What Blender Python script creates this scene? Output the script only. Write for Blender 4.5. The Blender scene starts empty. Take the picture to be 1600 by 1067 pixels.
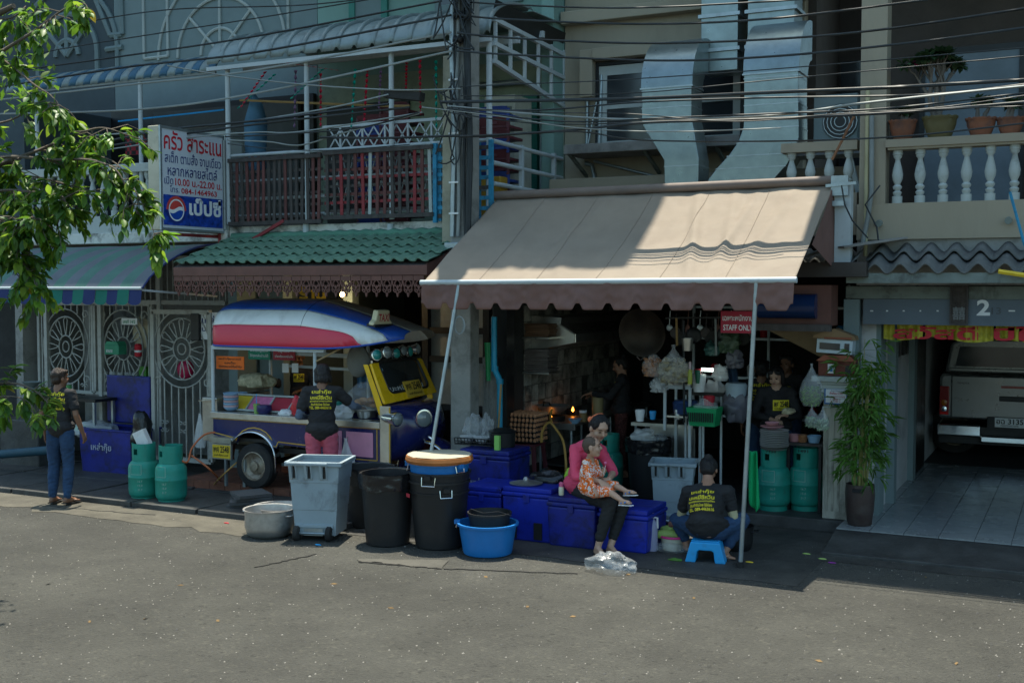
import bpy, bmesh, math, random
from mathutils import Vector, Matrix, noise
from mathutils.bvhtree import BVHTree
random.seed(11)
PI = math.pi
rad = math.radians
V = Vector
SC = bpy.context.scene
COL = SC.collection
# ---- camera, sky, sun, exposure
CAM_H = 2.6
HEAD = math.atan(0.5)
PITCH = math.atan(88 / 1800)
cam = bpy.data.cameras.new('camera')
cam.sensor_width = 36; cam.lens = 40.5; cam.clip_start = 0.1; cam.clip_end = 600
cam_o = bpy.data.objects.new('camera', cam)
cam_o.location = (0, 0, CAM_H); cam_o.rotation_euler = (PI / 2 - PITCH, 0, HEAD)
COL.objects.link(cam_o); SC.camera = cam_o
cam.dof.use_dof = True; cam.dof.focus_distance = 11.6; cam.dof.aperture_fstop = 4.0
SUN_EL, SUN_AZ = rad(78), rad(-22)       # azimuth from +Y (behind the houses), negative = towards -X
world = bpy.data.worlds.new('World'); SC.world = world; world.use_nodes = True
wn = world.node_tree
sky = wn.nodes.new('ShaderNodeTexSky'); sky.sky_type = 'NISHITA'; sky.sun_disc = False
sky.sun_elevation = SUN_EL; sky.sun_rotation = SUN_AZ
sky.air_density = 1.0; sky.dust_density = 1.5; sky.ozone_density = 2.0
tn = wn.nodes.new('ShaderNodeMix'); tn.data_type = 'RGBA'; tn.blend_type = 'MULTIPLY'; tn.inputs['Factor'].default_value = 1; tn.inputs['B'].default_value = (0.93, 1.07, 0.96, 1)   # the photograph's slightly green daylight
wn.links.new(sky.outputs[0], tn.inputs['A']); wn.links.new(tn.outputs['Result'], wn.nodes['Background'].inputs[0])
wn.nodes['Background'].inputs[1].default_value = 0.108
sl = bpy.data.lights.new('sun', 'SUN'); sl.energy = 3.4; sl.angle = rad(0.5); sl.color = (1.0, 0.945, 0.80)
so = bpy.data.objects.new('sun', sl); COL.objects.link(so)
sd = V((math.sin(SUN_AZ) * math.cos(SUN_EL), math.cos(SUN_AZ) * math.cos(SUN_EL), math.sin(SUN_EL)))
so.rotation_euler = sd.to_track_quat('Z', 'Y').to_euler(); so.location = (0, 0, 30)
SC.view_settings.view_transform = 'Standard'; SC.view_settings.look = 'None'
SC.view_settings.exposure = 1.3; SC.view_settings.gamma = 1.0; SC.view_settings.use_curve_mapping = False
SC.render.engine = 'CYCLES'
SC.cycles.max_bounces = 7; SC.cycles.transparent_max_bounces = 12
SC.cycles.use_denoising = True
# ---- measuring: pixel of the photo -> point in the street
_R = V((math.cos(HEAD), math.sin(HEAD), 0)); _F0 = V((-math.sin(HEAD), math.cos(HEAD), 0))
_F = _F0 * math.cos(PITCH) + V((0, 0, -math.sin(PITCH))); _U = _R.cross(_F)
def _ray(u, v): return _F + _R * ((u - 800) / 1800) + _U * ((533.5 - v) / 1800)
def G(u, v, z=0.0):
 d = _ray(u, v); return V((0, 0, CAM_H)) + d * ((z - CAM_H) / d.z)
def P(u, v, y):
 d = _ray(u, v); return V((0, 0, CAM_H)) + d * (y / d.y)
def PX(u, v, x):
 d = _ray(u, v); return V((0, 0, CAM_H)) + d * (x / d.x)
# ---- materials
MATS = {}
def mat(name, col, rough=0.6, metal=0.0, var=0.18, scale=2.5, bump=0.0, bscale=40.0, dirt=0.0,
  dcol=(0.03, 0.027, 0.022), dscale=2.2, dlo=0.5, spec=0.4, stretch=None, coat=0.0, trans=0.0, alpha=1.0, emit=None, estr=0.0, translucent=0.0):
 if name in MATS: return MATS[name]
 m = bpy.data.materials.new(name); m.use_nodes = True; MATS[name] = m
 t = m.node_tree; N = t.nodes; L = t.links
 b = N['Principled BSDF']
 b.inputs['Roughness'].default_value = rough; b.inputs['Metallic'].default_value = metal
 b.inputs['Specular IOR Level'].default_value = spec
 if coat: b.inputs['Coat Weight'].default_value = coat; b.inputs['Coat Roughness'].default_value = 0.108
 tc = N.new('ShaderNodeTexCoord'); oi = N.new('ShaderNodeObjectInfo')
 mp = N.new('ShaderNodeMapping')
 if stretch: mp.inputs['Scale'].default_value = stretch
 ad = N.new('ShaderNodeVectorMath'); ad.operation = 'ADD'
 ml = N.new('ShaderNodeMath'); ml.operation = 'MULTIPLY'; ml.inputs[1].default_value = 23.0
 L.new(oi.outputs['Random'], ml.inputs[0]); L.new(tc.outputs['Object'], mp.inputs['Vector'])
 L.new(mp.outputs[0], ad.inputs[0]); L.new(ml.outputs[0], ad.inputs[1])
 n1 = N.new('ShaderNodeTexNoise'); n1.inputs['Scale'].default_value = scale; n1.inputs['Detail'].default_value = 6
 n1.inputs['Roughness'].default_value = 0.65
 L.new(ad.outputs[0], n1.inputs['Vector'])
 r = N.new('ShaderNodeValToRGB')
 c = V(col)
 r.color_ramp.elements[0].position = 0.3; r.color_ramp.elements[1].position = 0.7
 r.color_ramp.elements[0].color = (*[max(0, x * (1 - var)) for x in c], 1)
 r.color_ramp.elements[1].color = (*[min(1, x * (1 + var)) for x in c], 1)
 L.new(n1.outputs['Fac'], r.inputs['Fac'])
 out = r.outputs['Color']
 if dirt > 0:
  n2 = N.new('ShaderNodeTexNoise'); n2.inputs['Scale'].default_value = dscale; n2.inputs['Detail'].default_value = 8
  n2.inputs['Roughness'].default_value = 0.7; n2.inputs['Distortion'].default_value = 0.4
  L.new(ad.outputs[0], n2.inputs['Vector'])
  mr = N.new('ShaderNodeMapRange'); mr.inputs['From Min'].default_value = dlo; mr.inputs['From Max'].default_value = dlo + 0.18
  mr.inputs['To Max'].default_value = dirt
  L.new(n2.outputs['Fac'], mr.inputs['Value'])
  mx = N.new('ShaderNodeMix'); mx.data_type = 'RGBA'
  L.new(mr.outputs[0], mx.inputs['Factor']); L.new(out, mx.inputs['A']); mx.inputs['B'].default_value = (*dcol, 1)
  out = mx.outputs['Result']
 L.new(out, b.inputs['Base Color'])
 if rough < 0.9 and metal + spec > 0.2:
  rr = N.new('ShaderNodeMapRange'); rr.inputs['To Min'].default_value = max(0.03, rough - 0.1); rr.inputs['To Max'].default_value = min(1, rough + 0.15)
  n4 = N.new('ShaderNodeTexNoise'); n4.inputs['Scale'].default_value = scale * 3; n4.inputs['Detail'].default_value = 4
  L.new(ad.outputs[0], n4.inputs['Vector']); L.new(n4.outputs['Fac'], rr.inputs['Value']); L.new(rr.outputs[0], b.inputs['Roughness'])
 if bump > 0:
  n3 = N.new('ShaderNodeTexNoise'); n3.inputs['Scale'].default_value = bscale; n3.inputs['Detail'].default_value = 5
  L.new(ad.outputs[0], n3.inputs['Vector'])
  bp = N.new('ShaderNodeBump'); bp.inputs['Strength'].default_value = min(1, bump); bp.inputs['Distance'].default_value = 0.01
  L.new(n3.outputs['Fac'], bp.inputs['Height']); L.new(bp.outputs[0], b.inputs['Normal'])
 if trans: b.inputs['Transmission Weight'].default_value = trans
 if emit: b.inputs['Emission Color'].default_value = (*emit, 1); b.inputs['Emission Strength'].default_value = estr
 o = N['Material Output']
 sh = b.outputs[0]
 if translucent:
  tr = N.new('ShaderNodeBsdfTranslucent'); L.new(out, tr.inputs['Color'])
  ms = N.new('ShaderNodeMixShader'); ms.inputs[0].default_value = translucent
  L.new(sh, ms.inputs[1]); L.new(tr.outputs[0], ms.inputs[2]); sh = ms.outputs[0]
 if alpha < 1:
  tp = N.new('ShaderNodeBsdfTransparent'); ms = N.new('ShaderNodeMixShader'); ms.inputs[0].default_value = alpha
  L.new(tp.outputs[0], ms.inputs[1]); L.new(sh, ms.inputs[2]); sh = ms.outputs[0]
 L.new(sh, o.inputs['Surface'])
 return m
# ---- meshes
WM = {}
SPLIT = set('upper_wall pilaster pillar shop_pillar rail_tube rail_post roof_beam leg upright cross_bar window_hood side_wall fascia plate_border post edge_rail bracket fence_frame cowl_side bumper door_frame'.split())
def frame(d):
 d = d.normalized(); a = V((0, 0, 1)) if abs(d.z) < 0.95 else V((1, 0, 0))
 x = d.cross(a).normalized(); y = d.cross(x).normalized(); return x, y
class MB:
 def __init__(s): s.v = []; s.f = []; s.m = []; s.k = 0; s.g = []
 def add(s, vs, fs):
  n = len(s.v); s.v += [tuple(p) for p in vs]; s.g.append((n, len(s.f), len(s.f) + len(fs)))
  for f in fs: s.f.append(tuple(i + n for i in f)); s.m.append(s.k)
  return s
 def box(s, x0, x1, y0, y1, z0, z1):
  vs = [(x, y, z) for x in (x0, x1) for y in (y0, y1) for z in (z0, z1)]
  return s.add(vs, [(0, 1, 3, 2), (4, 6, 7, 5), (0, 4, 5, 1), (2, 3, 7, 6), (0, 2, 6, 4), (1, 5, 7, 3)])
 def obox(s, c, h, M=None):
  c = V(c); vs = []
  for x in (-1, 1):
   for y in (-1, 1):
    for z in (-1, 1):
     p = V((x * h[0], y * h[1], z * h[2]))
     vs.append(c + (M @ p if M else p))
  return s.add(vs, [(0, 1, 3, 2), (4, 6, 7, 5), (0, 4, 5, 1), (2, 3, 7, 6), (0, 2, 6, 4), (1, 5, 7, 3)])
 def bar(s, p, q, w, h=None, up=(0, 0, 1)):
  p, q = V(p), V(q); h = h or w; d = (q - p).normalized(); up = V(up)
  if abs(d.dot(up)) > 0.97: up = V((0, 1, 0)) if abs(d.y) < 0.9 else V((1, 0, 0))
  x = d.cross(up).normalized() * (w / 2); y = x.cross(d).normalized() * (h / 2)
  vs = [a + b for a in (p, q) for b in (-x - y, x - y, x + y, -x + y)]
  return s.add(vs, [(3, 2, 1, 0), (4, 5, 6, 7), (0, 1, 5, 4), (1, 2, 6, 5), (2, 3, 7, 6), (3, 0, 4, 7)])
 def tube(s, pts, r, seg=8, caps=True, closed=False):
  pts = [V(p) for p in pts]; n = len(pts); rs = r if isinstance(r, (list, tuple)) else [r] * n
  vs = []; x = None
  for i, p in enumerate(pts):
   if closed: d = pts[(i + 1) % n] - pts[i - 1]
   else: d = pts[min(i + 1, n - 1)] - pts[max(i - 1, 0)]
   if d.length < 1e-9: d = V((0, 0, 1))
   d.normalize()
   if x is None: x, y = frame(d)
   else:
    x = (x - d * x.dot(d))
    x = x.normalized() if x.length > 1e-6 else frame(d)[0]
   y = d.cross(x)
   for k in range(seg):
    a = 2 * PI * k / seg; vs.append(p + (x * math.cos(a) + y * math.sin(a)) * rs[i])
  fs = []
  for i in range(n if closed else n - 1):
   j = (i + 1) % n
   for k in range(seg):
    l = (k + 1) % seg; fs.append((i * seg + k, i * seg + l, j * seg + l, j * seg + k))
  if caps and not closed:
   fs.append(tuple(range(seg))[::-1]); fs.append(tuple((n - 1) * seg + k for k in range(seg)))
  return s.add(vs, fs)
 def lathe(s, prof, seg=24, c=(0, 0, 0), M=None, sx=1, sy=1, caps=True):
  c = V(c); vs = []
  for r, z in prof:
   for k in range(seg):
    a = 2 * PI * k / seg; p = V((r * math.cos(a) * sx, r * math.sin(a) * sy, z))
    vs.append(c + (M @ p if M else p))
  fs = [(i * seg + k, i * seg + (k + 1) % seg, (i + 1) * seg + (k + 1) % seg, (i + 1) * seg + k) for i in range(len(prof) - 1) for k in range(seg)]
  if caps:
   if prof[0][0] > 1e-4: fs.append(tuple(range(seg))[::-1])
   if prof[-1][0] > 1e-4: fs.append(tuple((len(prof) - 1) * seg + k for k in range(seg)))
  return s.add(vs, fs)
 def sheet(s, fn, nu, nv):
  vs = [fn(i / nu, j / nv) for j in range(nv + 1) for i in range(nu + 1)]
  w = nu + 1
  return s.add(vs, [(j * w + i, j * w + i + 1, (j + 1) * w + i + 1, (j + 1) * w + i) for j in range(nv) for i in range(nu)])
 def prism(s, poly, o, u, v, d):
  o, u, v, d = V(o), V(u), V(v), V(d); n = len(poly)
  a = [o + u * x + v * y for x, y in poly]
  vs = a + [p + d for p in a]
  fs = [tuple(range(n)), tuple(range(2 * n - 1, n - 1, -1))] + [((i + 1) % n, i, n + i, n + (i + 1) % n) for i in range(n)]
  return s.add(vs, fs)
 def ell(s, c, r, seg=12, rings=8, M=None):
  prof = [(math.sin(PI * i / rings), -math.cos(PI * i / rings)) for i in range(rings + 1)]
  c = V(c); vs = []
  for q, z in prof:
   for k in range(seg):
    a = 2 * PI * k / seg; p = V((q * math.cos(a) * r[0], q * math.sin(a) * r[1], z * r[2]))
    vs.append(c + (M @ p if M else p))
  return s.add(vs, [(i * seg + k, i * seg + (k + 1) % seg, (i + 1) * seg + (k + 1) % seg, (i + 1) * seg + k) for i in range(rings) for k in range(seg)])
 def disp(s, fn): s.v = [tuple(fn(V(p))) for p in s.v]; return s
 def mesh(s, name='part', mats=None, inv=None, smooth=0):
  me = bpy.data.meshes.new(name)
  vs = [tuple(inv @ V(p)) for p in s.v] if inv else s.v
  me.from_pydata(vs, [], s.f)
  if isinstance(mats, (list, tuple)):
   for m in mats: me.materials.append(m)
   me.polygons.foreach_set('material_index', s.m)
  elif mats: me.materials.append(mats)
  bm = bmesh.new(); bm.from_mesh(me)
  bmesh.ops.remove_doubles(bm, verts=bm.verts, dist=1e-5)
  bmesh.ops.recalc_face_normals(bm, faces=bm.faces)
  bm.to_mesh(me); bm.free()
  if smooth:
   me.polygons.foreach_set('use_smooth', [True] * len(me.polygons)); me.set_sharp_from_angle(angle=rad(smooth))
  me.update(); return me
 def build(s, name, mats=None, parent=None, smooth=0, bevel=0, solid=0, kind=None, world=False, subd=0):
  if name in SPLIT and len(s.g) > 1:
   for i, (n, f0, f1) in enumerate(s.g):
    e = s.g[i + 1][0] if i + 1 < len(s.g) else len(s.v); q = MB(); q.add(s.v[n:e], [tuple(j - n for j in f) for f in s.f[f0:f1]]); r_ = q.build(name, mats, parent, smooth, bevel, solid, kind)
   return r_
  inv = WM[parent.name].inverted() if parent is not None else None
  me = s.mesh(name, mats, inv, smooth)
  o = bpy.data.objects.new(name, me); COL.objects.link(o)
  if parent is not None: o.parent = parent
  WM[o.name] = WM[parent.name].copy() if parent is not None else Matrix.Identity(4)
  if solid: md = o.modifiers.new('s', 'SOLIDIFY'); md.thickness = solid; md.offset = 0
  if bevel:
   md = o.modifiers.new('b', 'BEVEL'); md.width = bevel; md.segments = 2; md.limit_method = 'ANGLE'; md.angle_limit = rad(50)
   md.harden_normals = False
  if subd: md = o.modifiers.new('sd', 'SUBSURF'); md.levels = subd; md.render_levels = subd
  if kind: o['kind'] = kind
  return o
def thing(name, label, cat, loc=(0, 0, 0), rz=0, group=None):
 o = bpy.data.objects.new(name, None); COL.objects.link(o); o.empty_display_size = 0.1
 o.location = loc; o.rotation_euler = (0, 0, rz); o['label'] = label; o['category'] = cat
 if group: o['group'] = group
 WM[o.name] = Matrix.Translation(V(loc)) @ Matrix.Rotation(rz, 4, 'Z')
 return o
def tag(o, label, cat, group=None):
 o['label'] = label; o['category'] = cat
 if group: o['group'] = group
 return o
def struct(mb, name, m, **k): return mb.build(name, m, kind='structure', **k)
def move(o, loc, rz=0):
 o.location = loc; o.rotation_euler = (0, 0, rz); WM[o.name] = Matrix.Translation(V(loc)) @ Matrix.Rotation(rz, 4, 'Z'); return o
def dup(root, loc, rz, label, group=None):
 def cp(o, par):
  c = o.copy(); COL.objects.link(c)
  if par is not None: c.parent = par
  for k in list(o.children): cp(k, c)
  return c
 r = cp(root, None); move(r, loc, rz); r['label'] = label
 if group: r['group'] = group
 return r
# one object from a mesh that is shared
def inst(name, me, parent, M):
 o = bpy.data.objects.new(name, me); COL.objects.link(o)
 if parent is not None: o.parent = parent; o.matrix_local = WM[parent.name].inverted() @ M
 else: o.matrix_world = M
 WM[o.name] = M
 return o
# ---- lettering
_TC = {}
def textgeo(body, bold=0.0):
 k = (body, bold)
 if k in _TC: return _TC[k]
 c = bpy.data.curves.new('lettering', 'FONT'); c.body = body; c.size = 1; c.offset = bold; c.align_x = 'LEFT'; c.resolution_u = 3
 o = bpy.data.objects.new('lettering', c)
 me = bpy.data.meshes.new_from_object(o)
 vs = [V((p.co.x, p.co.y)) for p in me.vertices]; fs = [tuple(p.vertices) for p in me.polygons]
 bpy.data.objects.remove(o); bpy.data.meshes.remove(me); bpy.data.curves.remove(c)
 if not vs: vs = [V((0, 0)), V((1, 0)), V((1, 1))]; fs = [(0, 1, 2)]
 x0 = min(p.x for p in vs); x1 = max(p.x for p in vs); y0 = min(p.y for p in vs); y1 = max(p.y for p in vs)
 vs = [((p.x - x0) / (x1 - x0), (p.y - y0) / (y1 - y0)) for p in vs]
 _TC[k] = (vs, fs, (x1 - x0) / (y1 - y0)); return _TC[k]
def lettering(lines, m, parent, o, u, v, W, H, lift=0.002, bold=0.015, name='lettering', bvh=None, nrm=None, mb=None):
 """lines: (text, x0, y0, x1, y1) in fractions of the W x H panel whose lower left corner is o"""
 u = V(u).normalized(); v = V(v).normalized(); n = nrm or u.cross(v); own = mb is None
 mb = mb or MB()
 for t, x0, y0, x1, y1 in lines:
  vs, fs, asp = textgeo(t, bold)
  pts = []
  for a, b in vs:
   p = V(o) + u * ((x0 + (x1 - x0) * a) * W) + v * ((y0 + (y1 - y0) * b) * H)
   if bvh:
    h = bvh.ray_cast(p + n * 0.4, -n)
    if h[0] is not None: p = h[0]
   pts.append(p + n * lift)
  mb.add(pts, fs)
 return mb.build(name, m, parent) if own else mb
# ================================================================= materials used widely
M = {}
M['asphalt'] = mat('asphalt', (0.064, 0.062, 0.053), 0.92, var=0.3, scale=0.8, bump=1.0, bscale=60, dirt=0.7, dcol=(0.05, 0.048, 0.042), dscale=0.9, dlo=0.5)
def asphalt_extra():
 t = M['asphalt'].node_tree; N = t.nodes; L = t.links; b = N['Principled BSDF']
 bp = [n for n in N if n.type == 'BUMP'][0]; bp.inputs['Distance'].default_value = 0.02
 tc = [n for n in N if n.type == 'TEX_COORD'][0]
 vo = N.new('ShaderNodeTexVoronoi'); vo.inputs['Scale'].default_value = 55
 nz = N.new('ShaderNodeTexNoise'); nz.inputs['Scale'].default_value = 9; nz.inputs['Detail'].default_value = 9; nz.inputs['Roughness'].default_value = 0.75
 L.new(tc.outputs['Object'], vo.inputs['Vector']); L.new(tc.outputs['Object'], nz.inputs['Vector'])
 m1 = N.new('ShaderNodeMath'); m1.operation = 'MULTIPLY_ADD'; m1.inputs[1].default_value = 1.6
 L.new(nz.outputs['Fac'], m1.inputs[0]); L.new(vo.outputs['Distance'], m1.inputs[2]); L.new(m1.outputs[0], bp.inputs['Height'])
 # pale and dark single stones
 src = b.inputs['Base Color'].links[0].from_socket
 v2 = N.new('ShaderNodeTexVoronoi'); v2.inputs['Scale'].default_value = 38; L.new(tc.outputs['Object'], v2.inputs['Vector'])
 cr = N.new('ShaderNodeValToRGB'); cr.color_ramp.interpolation = 'CONSTANT'
 cr.color_ramp.elements[0].color = (0.55, 0.55, 0.55, 1); cr.color_ramp.elements[1].position = 0.12; cr.color_ramp.elements[1].color = (1, 1, 1, 1)
 e = cr.color_ramp.elements.new(0.82); e.color = (1.35, 1.33, 1.28, 1); e = cr.color_ramp.elements.new(0.95); e.color = (1.7, 1.68, 1.6, 1)
 L.new(v2.outputs['Color'], cr.inputs['Fac'])
 mx = N.new('ShaderNodeMix'); mx.data_type = 'RGBA'; mx.blend_type = 'MULTIPLY'; mx.inputs['Factor'].default_value = 0.75
 L.new(src, mx.inputs['A']); L.new(cr.outputs['Color'], mx.inputs['B']); L.new(mx.outputs['Result'], b.inputs['Base Color'])
asphalt_extra()
M['conc'] = mat('concrete', (0.24, 0.235, 0.22), 0.85, var=0.2, scale=2, bump=0.5, bscale=30, dirt=0.6, dscale=1.5, dlo=0.5)
M['dconc'] = mat('wet_dark_concrete', (0.06, 0.06, 0.057), 0.55, var=0.35, scale=3, bump=0.6, bscale=30, dirt=0.6, dcol=(0.025, 0.024, 0.022), dscale=2, dlo=0.48)
M['mint'] = mat('mint_paint', (0.21, 0.34, 0.30), 0.75, var=0.07, scale=1.5, bump=0.15, dirt=0.35, dcol=(0.12, 0.15, 0.13), dscale=1.2, dlo=0.55, stretch=(1, 1, 0.3))
M['green'] = mat('deep_green_paint', (0.03, 0.19, 0.15), 0.5, var=0.15, bump=0.1)
M['beige'] = mat('beige_paint', (0.33, 0.285, 0.21), 0.8, var=0.08, scale=1.2, bump=0.2, dirt=0.45, dcol=(0.2, 0.18, 0.14), dscale=1.3, dlo=0.55, stretch=(1, 1, 0.25))
M['pale'] = mat('pale_grey_paint', (0.18, 0.235, 0.24), 0.8, var=0.07, bump=0.15, dirt=0.4, dcol=(0.17, 0.18, 0.17), dscale=1.2, dlo=0.56)
M['slate'] = mat('slate_paint', (0.055, 0.075, 0.085), 0.8, var=0.1, bump=0.15)
M['white'] = mat('white_plaster', (0.42, 0.46, 0.44), 0.75, var=0.07, bump=0.2, dirt=0.65, dcol=(0.07, 0.07, 0.06), dscale=3.0, dlo=0.57)
M['stain'] = mat('stained_white_plaster', (0.62, 0.63, 0.58), 0.8, var=0.1, bump=0.3, dirt=0.92, dcol=(0.045, 0.042, 0.033), dscale=3.2, dlo=0.47)
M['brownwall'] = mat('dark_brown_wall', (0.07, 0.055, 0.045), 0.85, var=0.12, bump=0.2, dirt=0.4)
M['gravel_wall'] = mat('grey_plaster', (0.3, 0.3, 0.28), 0.85, var=0.12, bump=0.3, dirt=0.6)
M['dark'] = mat('dark_wall', (0.035, 0.035, 0.033), 0.85, var=0.3, bump=0.3)  # near-black coat for inner walls, ceilings and backs of rooms
M['whitemetal'] = mat('white_painted_steel', (0.46, 0.51, 0.52), 0.45, var=0.08, dirt=0.5, dcol=(0.16, 0.12, 0.09), dscale=7, dlo=0.6)
M['greymetal'] = mat('grey_galvanised_steel', (0.36, 0.41, 0.43), 0.38, metal=0.75, var=0.18, scale=6, bump=0.15, bscale=14, dirt=0.3, dcol=(0.13, 0.13, 0.12), dscale=3)
M['steel'] = mat('stainless_steel', (0.55, 0.54, 0.50), 0.3, metal=0.9, var=0.12, scale=4, dirt=0.3, dcol=(0.15, 0.13, 0.11), dscale=5)
M['chrome'] = mat('chrome', (0.75, 0.77, 0.78), 0.12, metal=1.0, var=0.05, dirt=0.25, dcol=(0.25, 0.22, 0.2), dscale=6, dlo=0.58)
M['alu'] = mat('aluminium', (0.50, 0.50, 0.49), 0.42, metal=0.85, var=0.12, scale=8, bump=0.1, dirt=0.4, dcol=(0.15, 0.14, 0.13), dscale=4)
M['black'] = mat('black_plastic', (0.016, 0.016, 0.017), 0.45, var=0.3, bump=0.1, dirt=0.35, dcol=(0.06, 0.057, 0.052), dscale=4, dlo=0.55)
M['blackmetal'] = mat('black_painted_metal', (0.013, 0.014, 0.015), 0.4, var=0.3)
M['rubber'] = mat('rubber', (0.02, 0.02, 0.02), 0.85, var=0.3, bump=0.3, dirt=0.5, dcol=(0.07, 0.065, 0.055))
M['cable'] = mat('cable_rubber', (0.02, 0.024, 0.026), 0.5, var=0.3)
M['cablegrey'] = mat('grey_cable', (0.22, 0.24, 0.23), 0.5, var=0.2)
M['bluecool'] = mat('blue_moulded_plastic', (0.012, 0.02, 0.22), 0.4, var=0.25, bump=0.2, bscale=12, dirt=0.85, dcol=(0.012, 0.013, 0.04), dscale=4.5, dlo=0.46)
M['bluecool2'] = mat('bright_blue_moulded_plastic', (0.012, 0.028, 0.36), 0.38, var=0.2, bump=0.2, bscale=12, dirt=0.75, dcol=(0.012, 0.014, 0.07), dscale=5, dlo=0.5)
M['bluetub'] = mat('blue_tub_plastic', (0.015, 0.17, 0.48), 0.35, var=0.12, bump=0.1, dirt=0.4, dcol=(0.05, 0.09, 0.12), dlo=0.55)
M['skyblue'] = mat('light_blue_plastic', (0.02, 0.32, 0.68), 0.4, var=0.1, dirt=0.4, dcol=(0.04, 0.12, 0.2), dscale=9, dlo=0.55)
M['greybin'] = mat('grey_bin_plastic', (0.30, 0.37, 0.41), 0.5, var=0.08, bump=0.15, bscale=15, dirt=0.65, dcol=(0.09, 0.09, 0.085), dscale=3.2, dlo=0.55)
M['gasgreen'] = mat('gas_bottle_green', (0.015, 0.25, 0.19), 0.45, var=0.15, scale=5, bump=0.2, dirt=0.6, dcol=(0.07, 0.06, 0.045), dscale=9, dlo=0.57)
M['white_pl'] = mat('white_plastic', (0.72, 0.73, 0.72), 0.4, var=0.05, dirt=0.25, dscale=6, dcol=(0.3, 0.29, 0.26))
M['brown'] = mat('reddish_brown_paint', (0.15, 0.065, 0.05), 0.6, var=0.2, bump=0.25, dirt=0.3)
M['wooddk'] = mat('weathered_dark_wood', (0.07, 0.062, 0.058), 0.8, var=0.35, bump=0.5, stretch=(6, 6, 1))
M['woodrd'] = mat('red_brown_wood', (0.13, 0.05, 0.045), 0.75, var=0.35, bump=0.4, stretch=(6, 6, 1))
M['redwood'] = mat('faded_red_wood', (0.25, 0.035, 0.04), 0.7, var=0.3, bump=0.3)
M['cyanwood'] = mat('blue_painted_wood', (0.03, 0.25, 0.42), 0.65, var=0.25, bump=0.3, dirt=0.6, dcol=(0.03, 0.04, 0.045), dscale=8)
M['yellow'] = mat('yellow_enamel', (0.85, 0.50, 0.012), 0.25, var=0.06, coat=0.5, dirt=0.2, dcol=(0.3, 0.17, 0.03), dscale=4)
M['yprint'] = mat('yellow_print', (0.72, 0.60, 0.03), 0.7, var=0.1)
M['plateyellow'] = mat('number_plate_yellow', (0.72, 0.50, 0.03), 0.45, var=0.08, dirt=0.2)
M['ink'] = mat('black_ink', (0.01, 0.01, 0.012), 0.6, var=0.1)
M['navyink'] = mat('navy_ink', (0.015, 0.03, 0.16), 0.6, var=0.1)
M['redink'] = mat('red_ink', (0.5, 0.015, 0.03), 0.6, var=0.1)
M['whiteink'] = mat('white_ink', (0.75, 0.77, 0.78), 0.6, var=0.05)
M['glass'] = mat('dark_glass', (0.03, 0.035, 0.04), 0.06, var=0.1, spec=0.8)
M['orangehose'] = mat('orange_hose', (0.5, 0.14, 0.05), 0.5, var=0.1)
M['yellowhose'] = mat('ochre_hose', (0.42, 0.24, 0.06), 0.5, var=0.1)
def plastic_film():
 m = mat('clear_plastic_film', (0.7, 0.74, 0.76), 0.14, var=0.03, alpha=0.18, bump=0.8, bscale=18, spec=.9); return m
M['film'] = plastic_film()
M['film2'] = mat('milky_plastic_film', (0.78, 0.80, 0.80), 0.25, var=0.05, alpha=0.5, bump=0.5, bscale=25)
M['blackfilm'] = mat('black_bin_liner', (0.012, 0.012, 0.014), 0.22, var=0.2, bump=0.7, bscale=22, spec=0.6)
# ================================================================= ground
b = MB(); b.add([(-120, -40, 0), (120, -40, 0), (120, 80, 0), (-120, 80, 0)], [(0, 1, 2, 3)])
struct(b, 'street', M['asphalt'])
# darker ground strips along the shop fronts
def strip(pts, z, th=None):
 m = MB(); n = len(pts); m.add([(x, y, z) for x, y in pts], [tuple(range(n))]); return m
def wob(x0, x1, n, y, amp, seed):
 return [(x0 + (x1 - x0) * i / n, y + noise.noise(V((i * 0.9 + seed, seed, 0))) * amp) for i in range(n + 1)]
M['patch'] = mat('dark_asphalt', (0.058, 0.056, 0.05), 0.65, var=0.4, scale=3, bump=1.0, bscale=60, dirt=0.5, dcol=(0.02, 0.02, 0.02), dscale=1.4, dlo=0.48)
struct(strip(wob(-6.9, -2.2, 24, 9.9, 0.12, 3) + [(-2.2, 12.2), (-6.9, 12.2)], 0.004), 'awning_shade_ground', M['patch'])  # dark sheet with the awning's shade put into its colour
struct(strip(wob(-2.2, 5, 24, 10.95, 0.06, 5) + [(5, 11.4), (-2.2, 11.4)], 0.004), 'gutter_strip', M['patch'])
# left pavement: slabs with open joints
pv = struct(MB().box(-17, -7.0, 10.05, 12.6, -0.05, 0.018), 'pavement', M['dconc'])
k = 0
for i in range(7):
 for j in range(2):
  x0 = -14.0 + i; y0 = 10.0 + j * 1.05
  s_ = MB().obox((x0 + 0.49 + 0.02 * random.random(), y0 + 0.5, 0.02 + 0.012 * random.random()), (0.485, 0.505, 0.03), Matrix.Rotation(rad(random.uniform(-0.6, 0.6)), 3, 'X'))
  s_.build('slab', M['dconc'], pv, bevel=0.006)
M['earth'] = mat('sandy_dirt', (0.088, 0.08, 0.062), 0.95, var=0.3, scale=3, bump=1, bscale=25, dirt=0.4, dcol=(0.05, 0.045, 0.04))
struct(strip(wob(-12.5, -7.6, 20, 9.35, 0.25, 9)[:] + [(-7.6, 9.95), (-12.5, 9.95)], 0.004), 'sunlit_dirt_verge', M['earth'])  # sandy dirt, with the sunlit patch put into its paler colour
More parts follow.
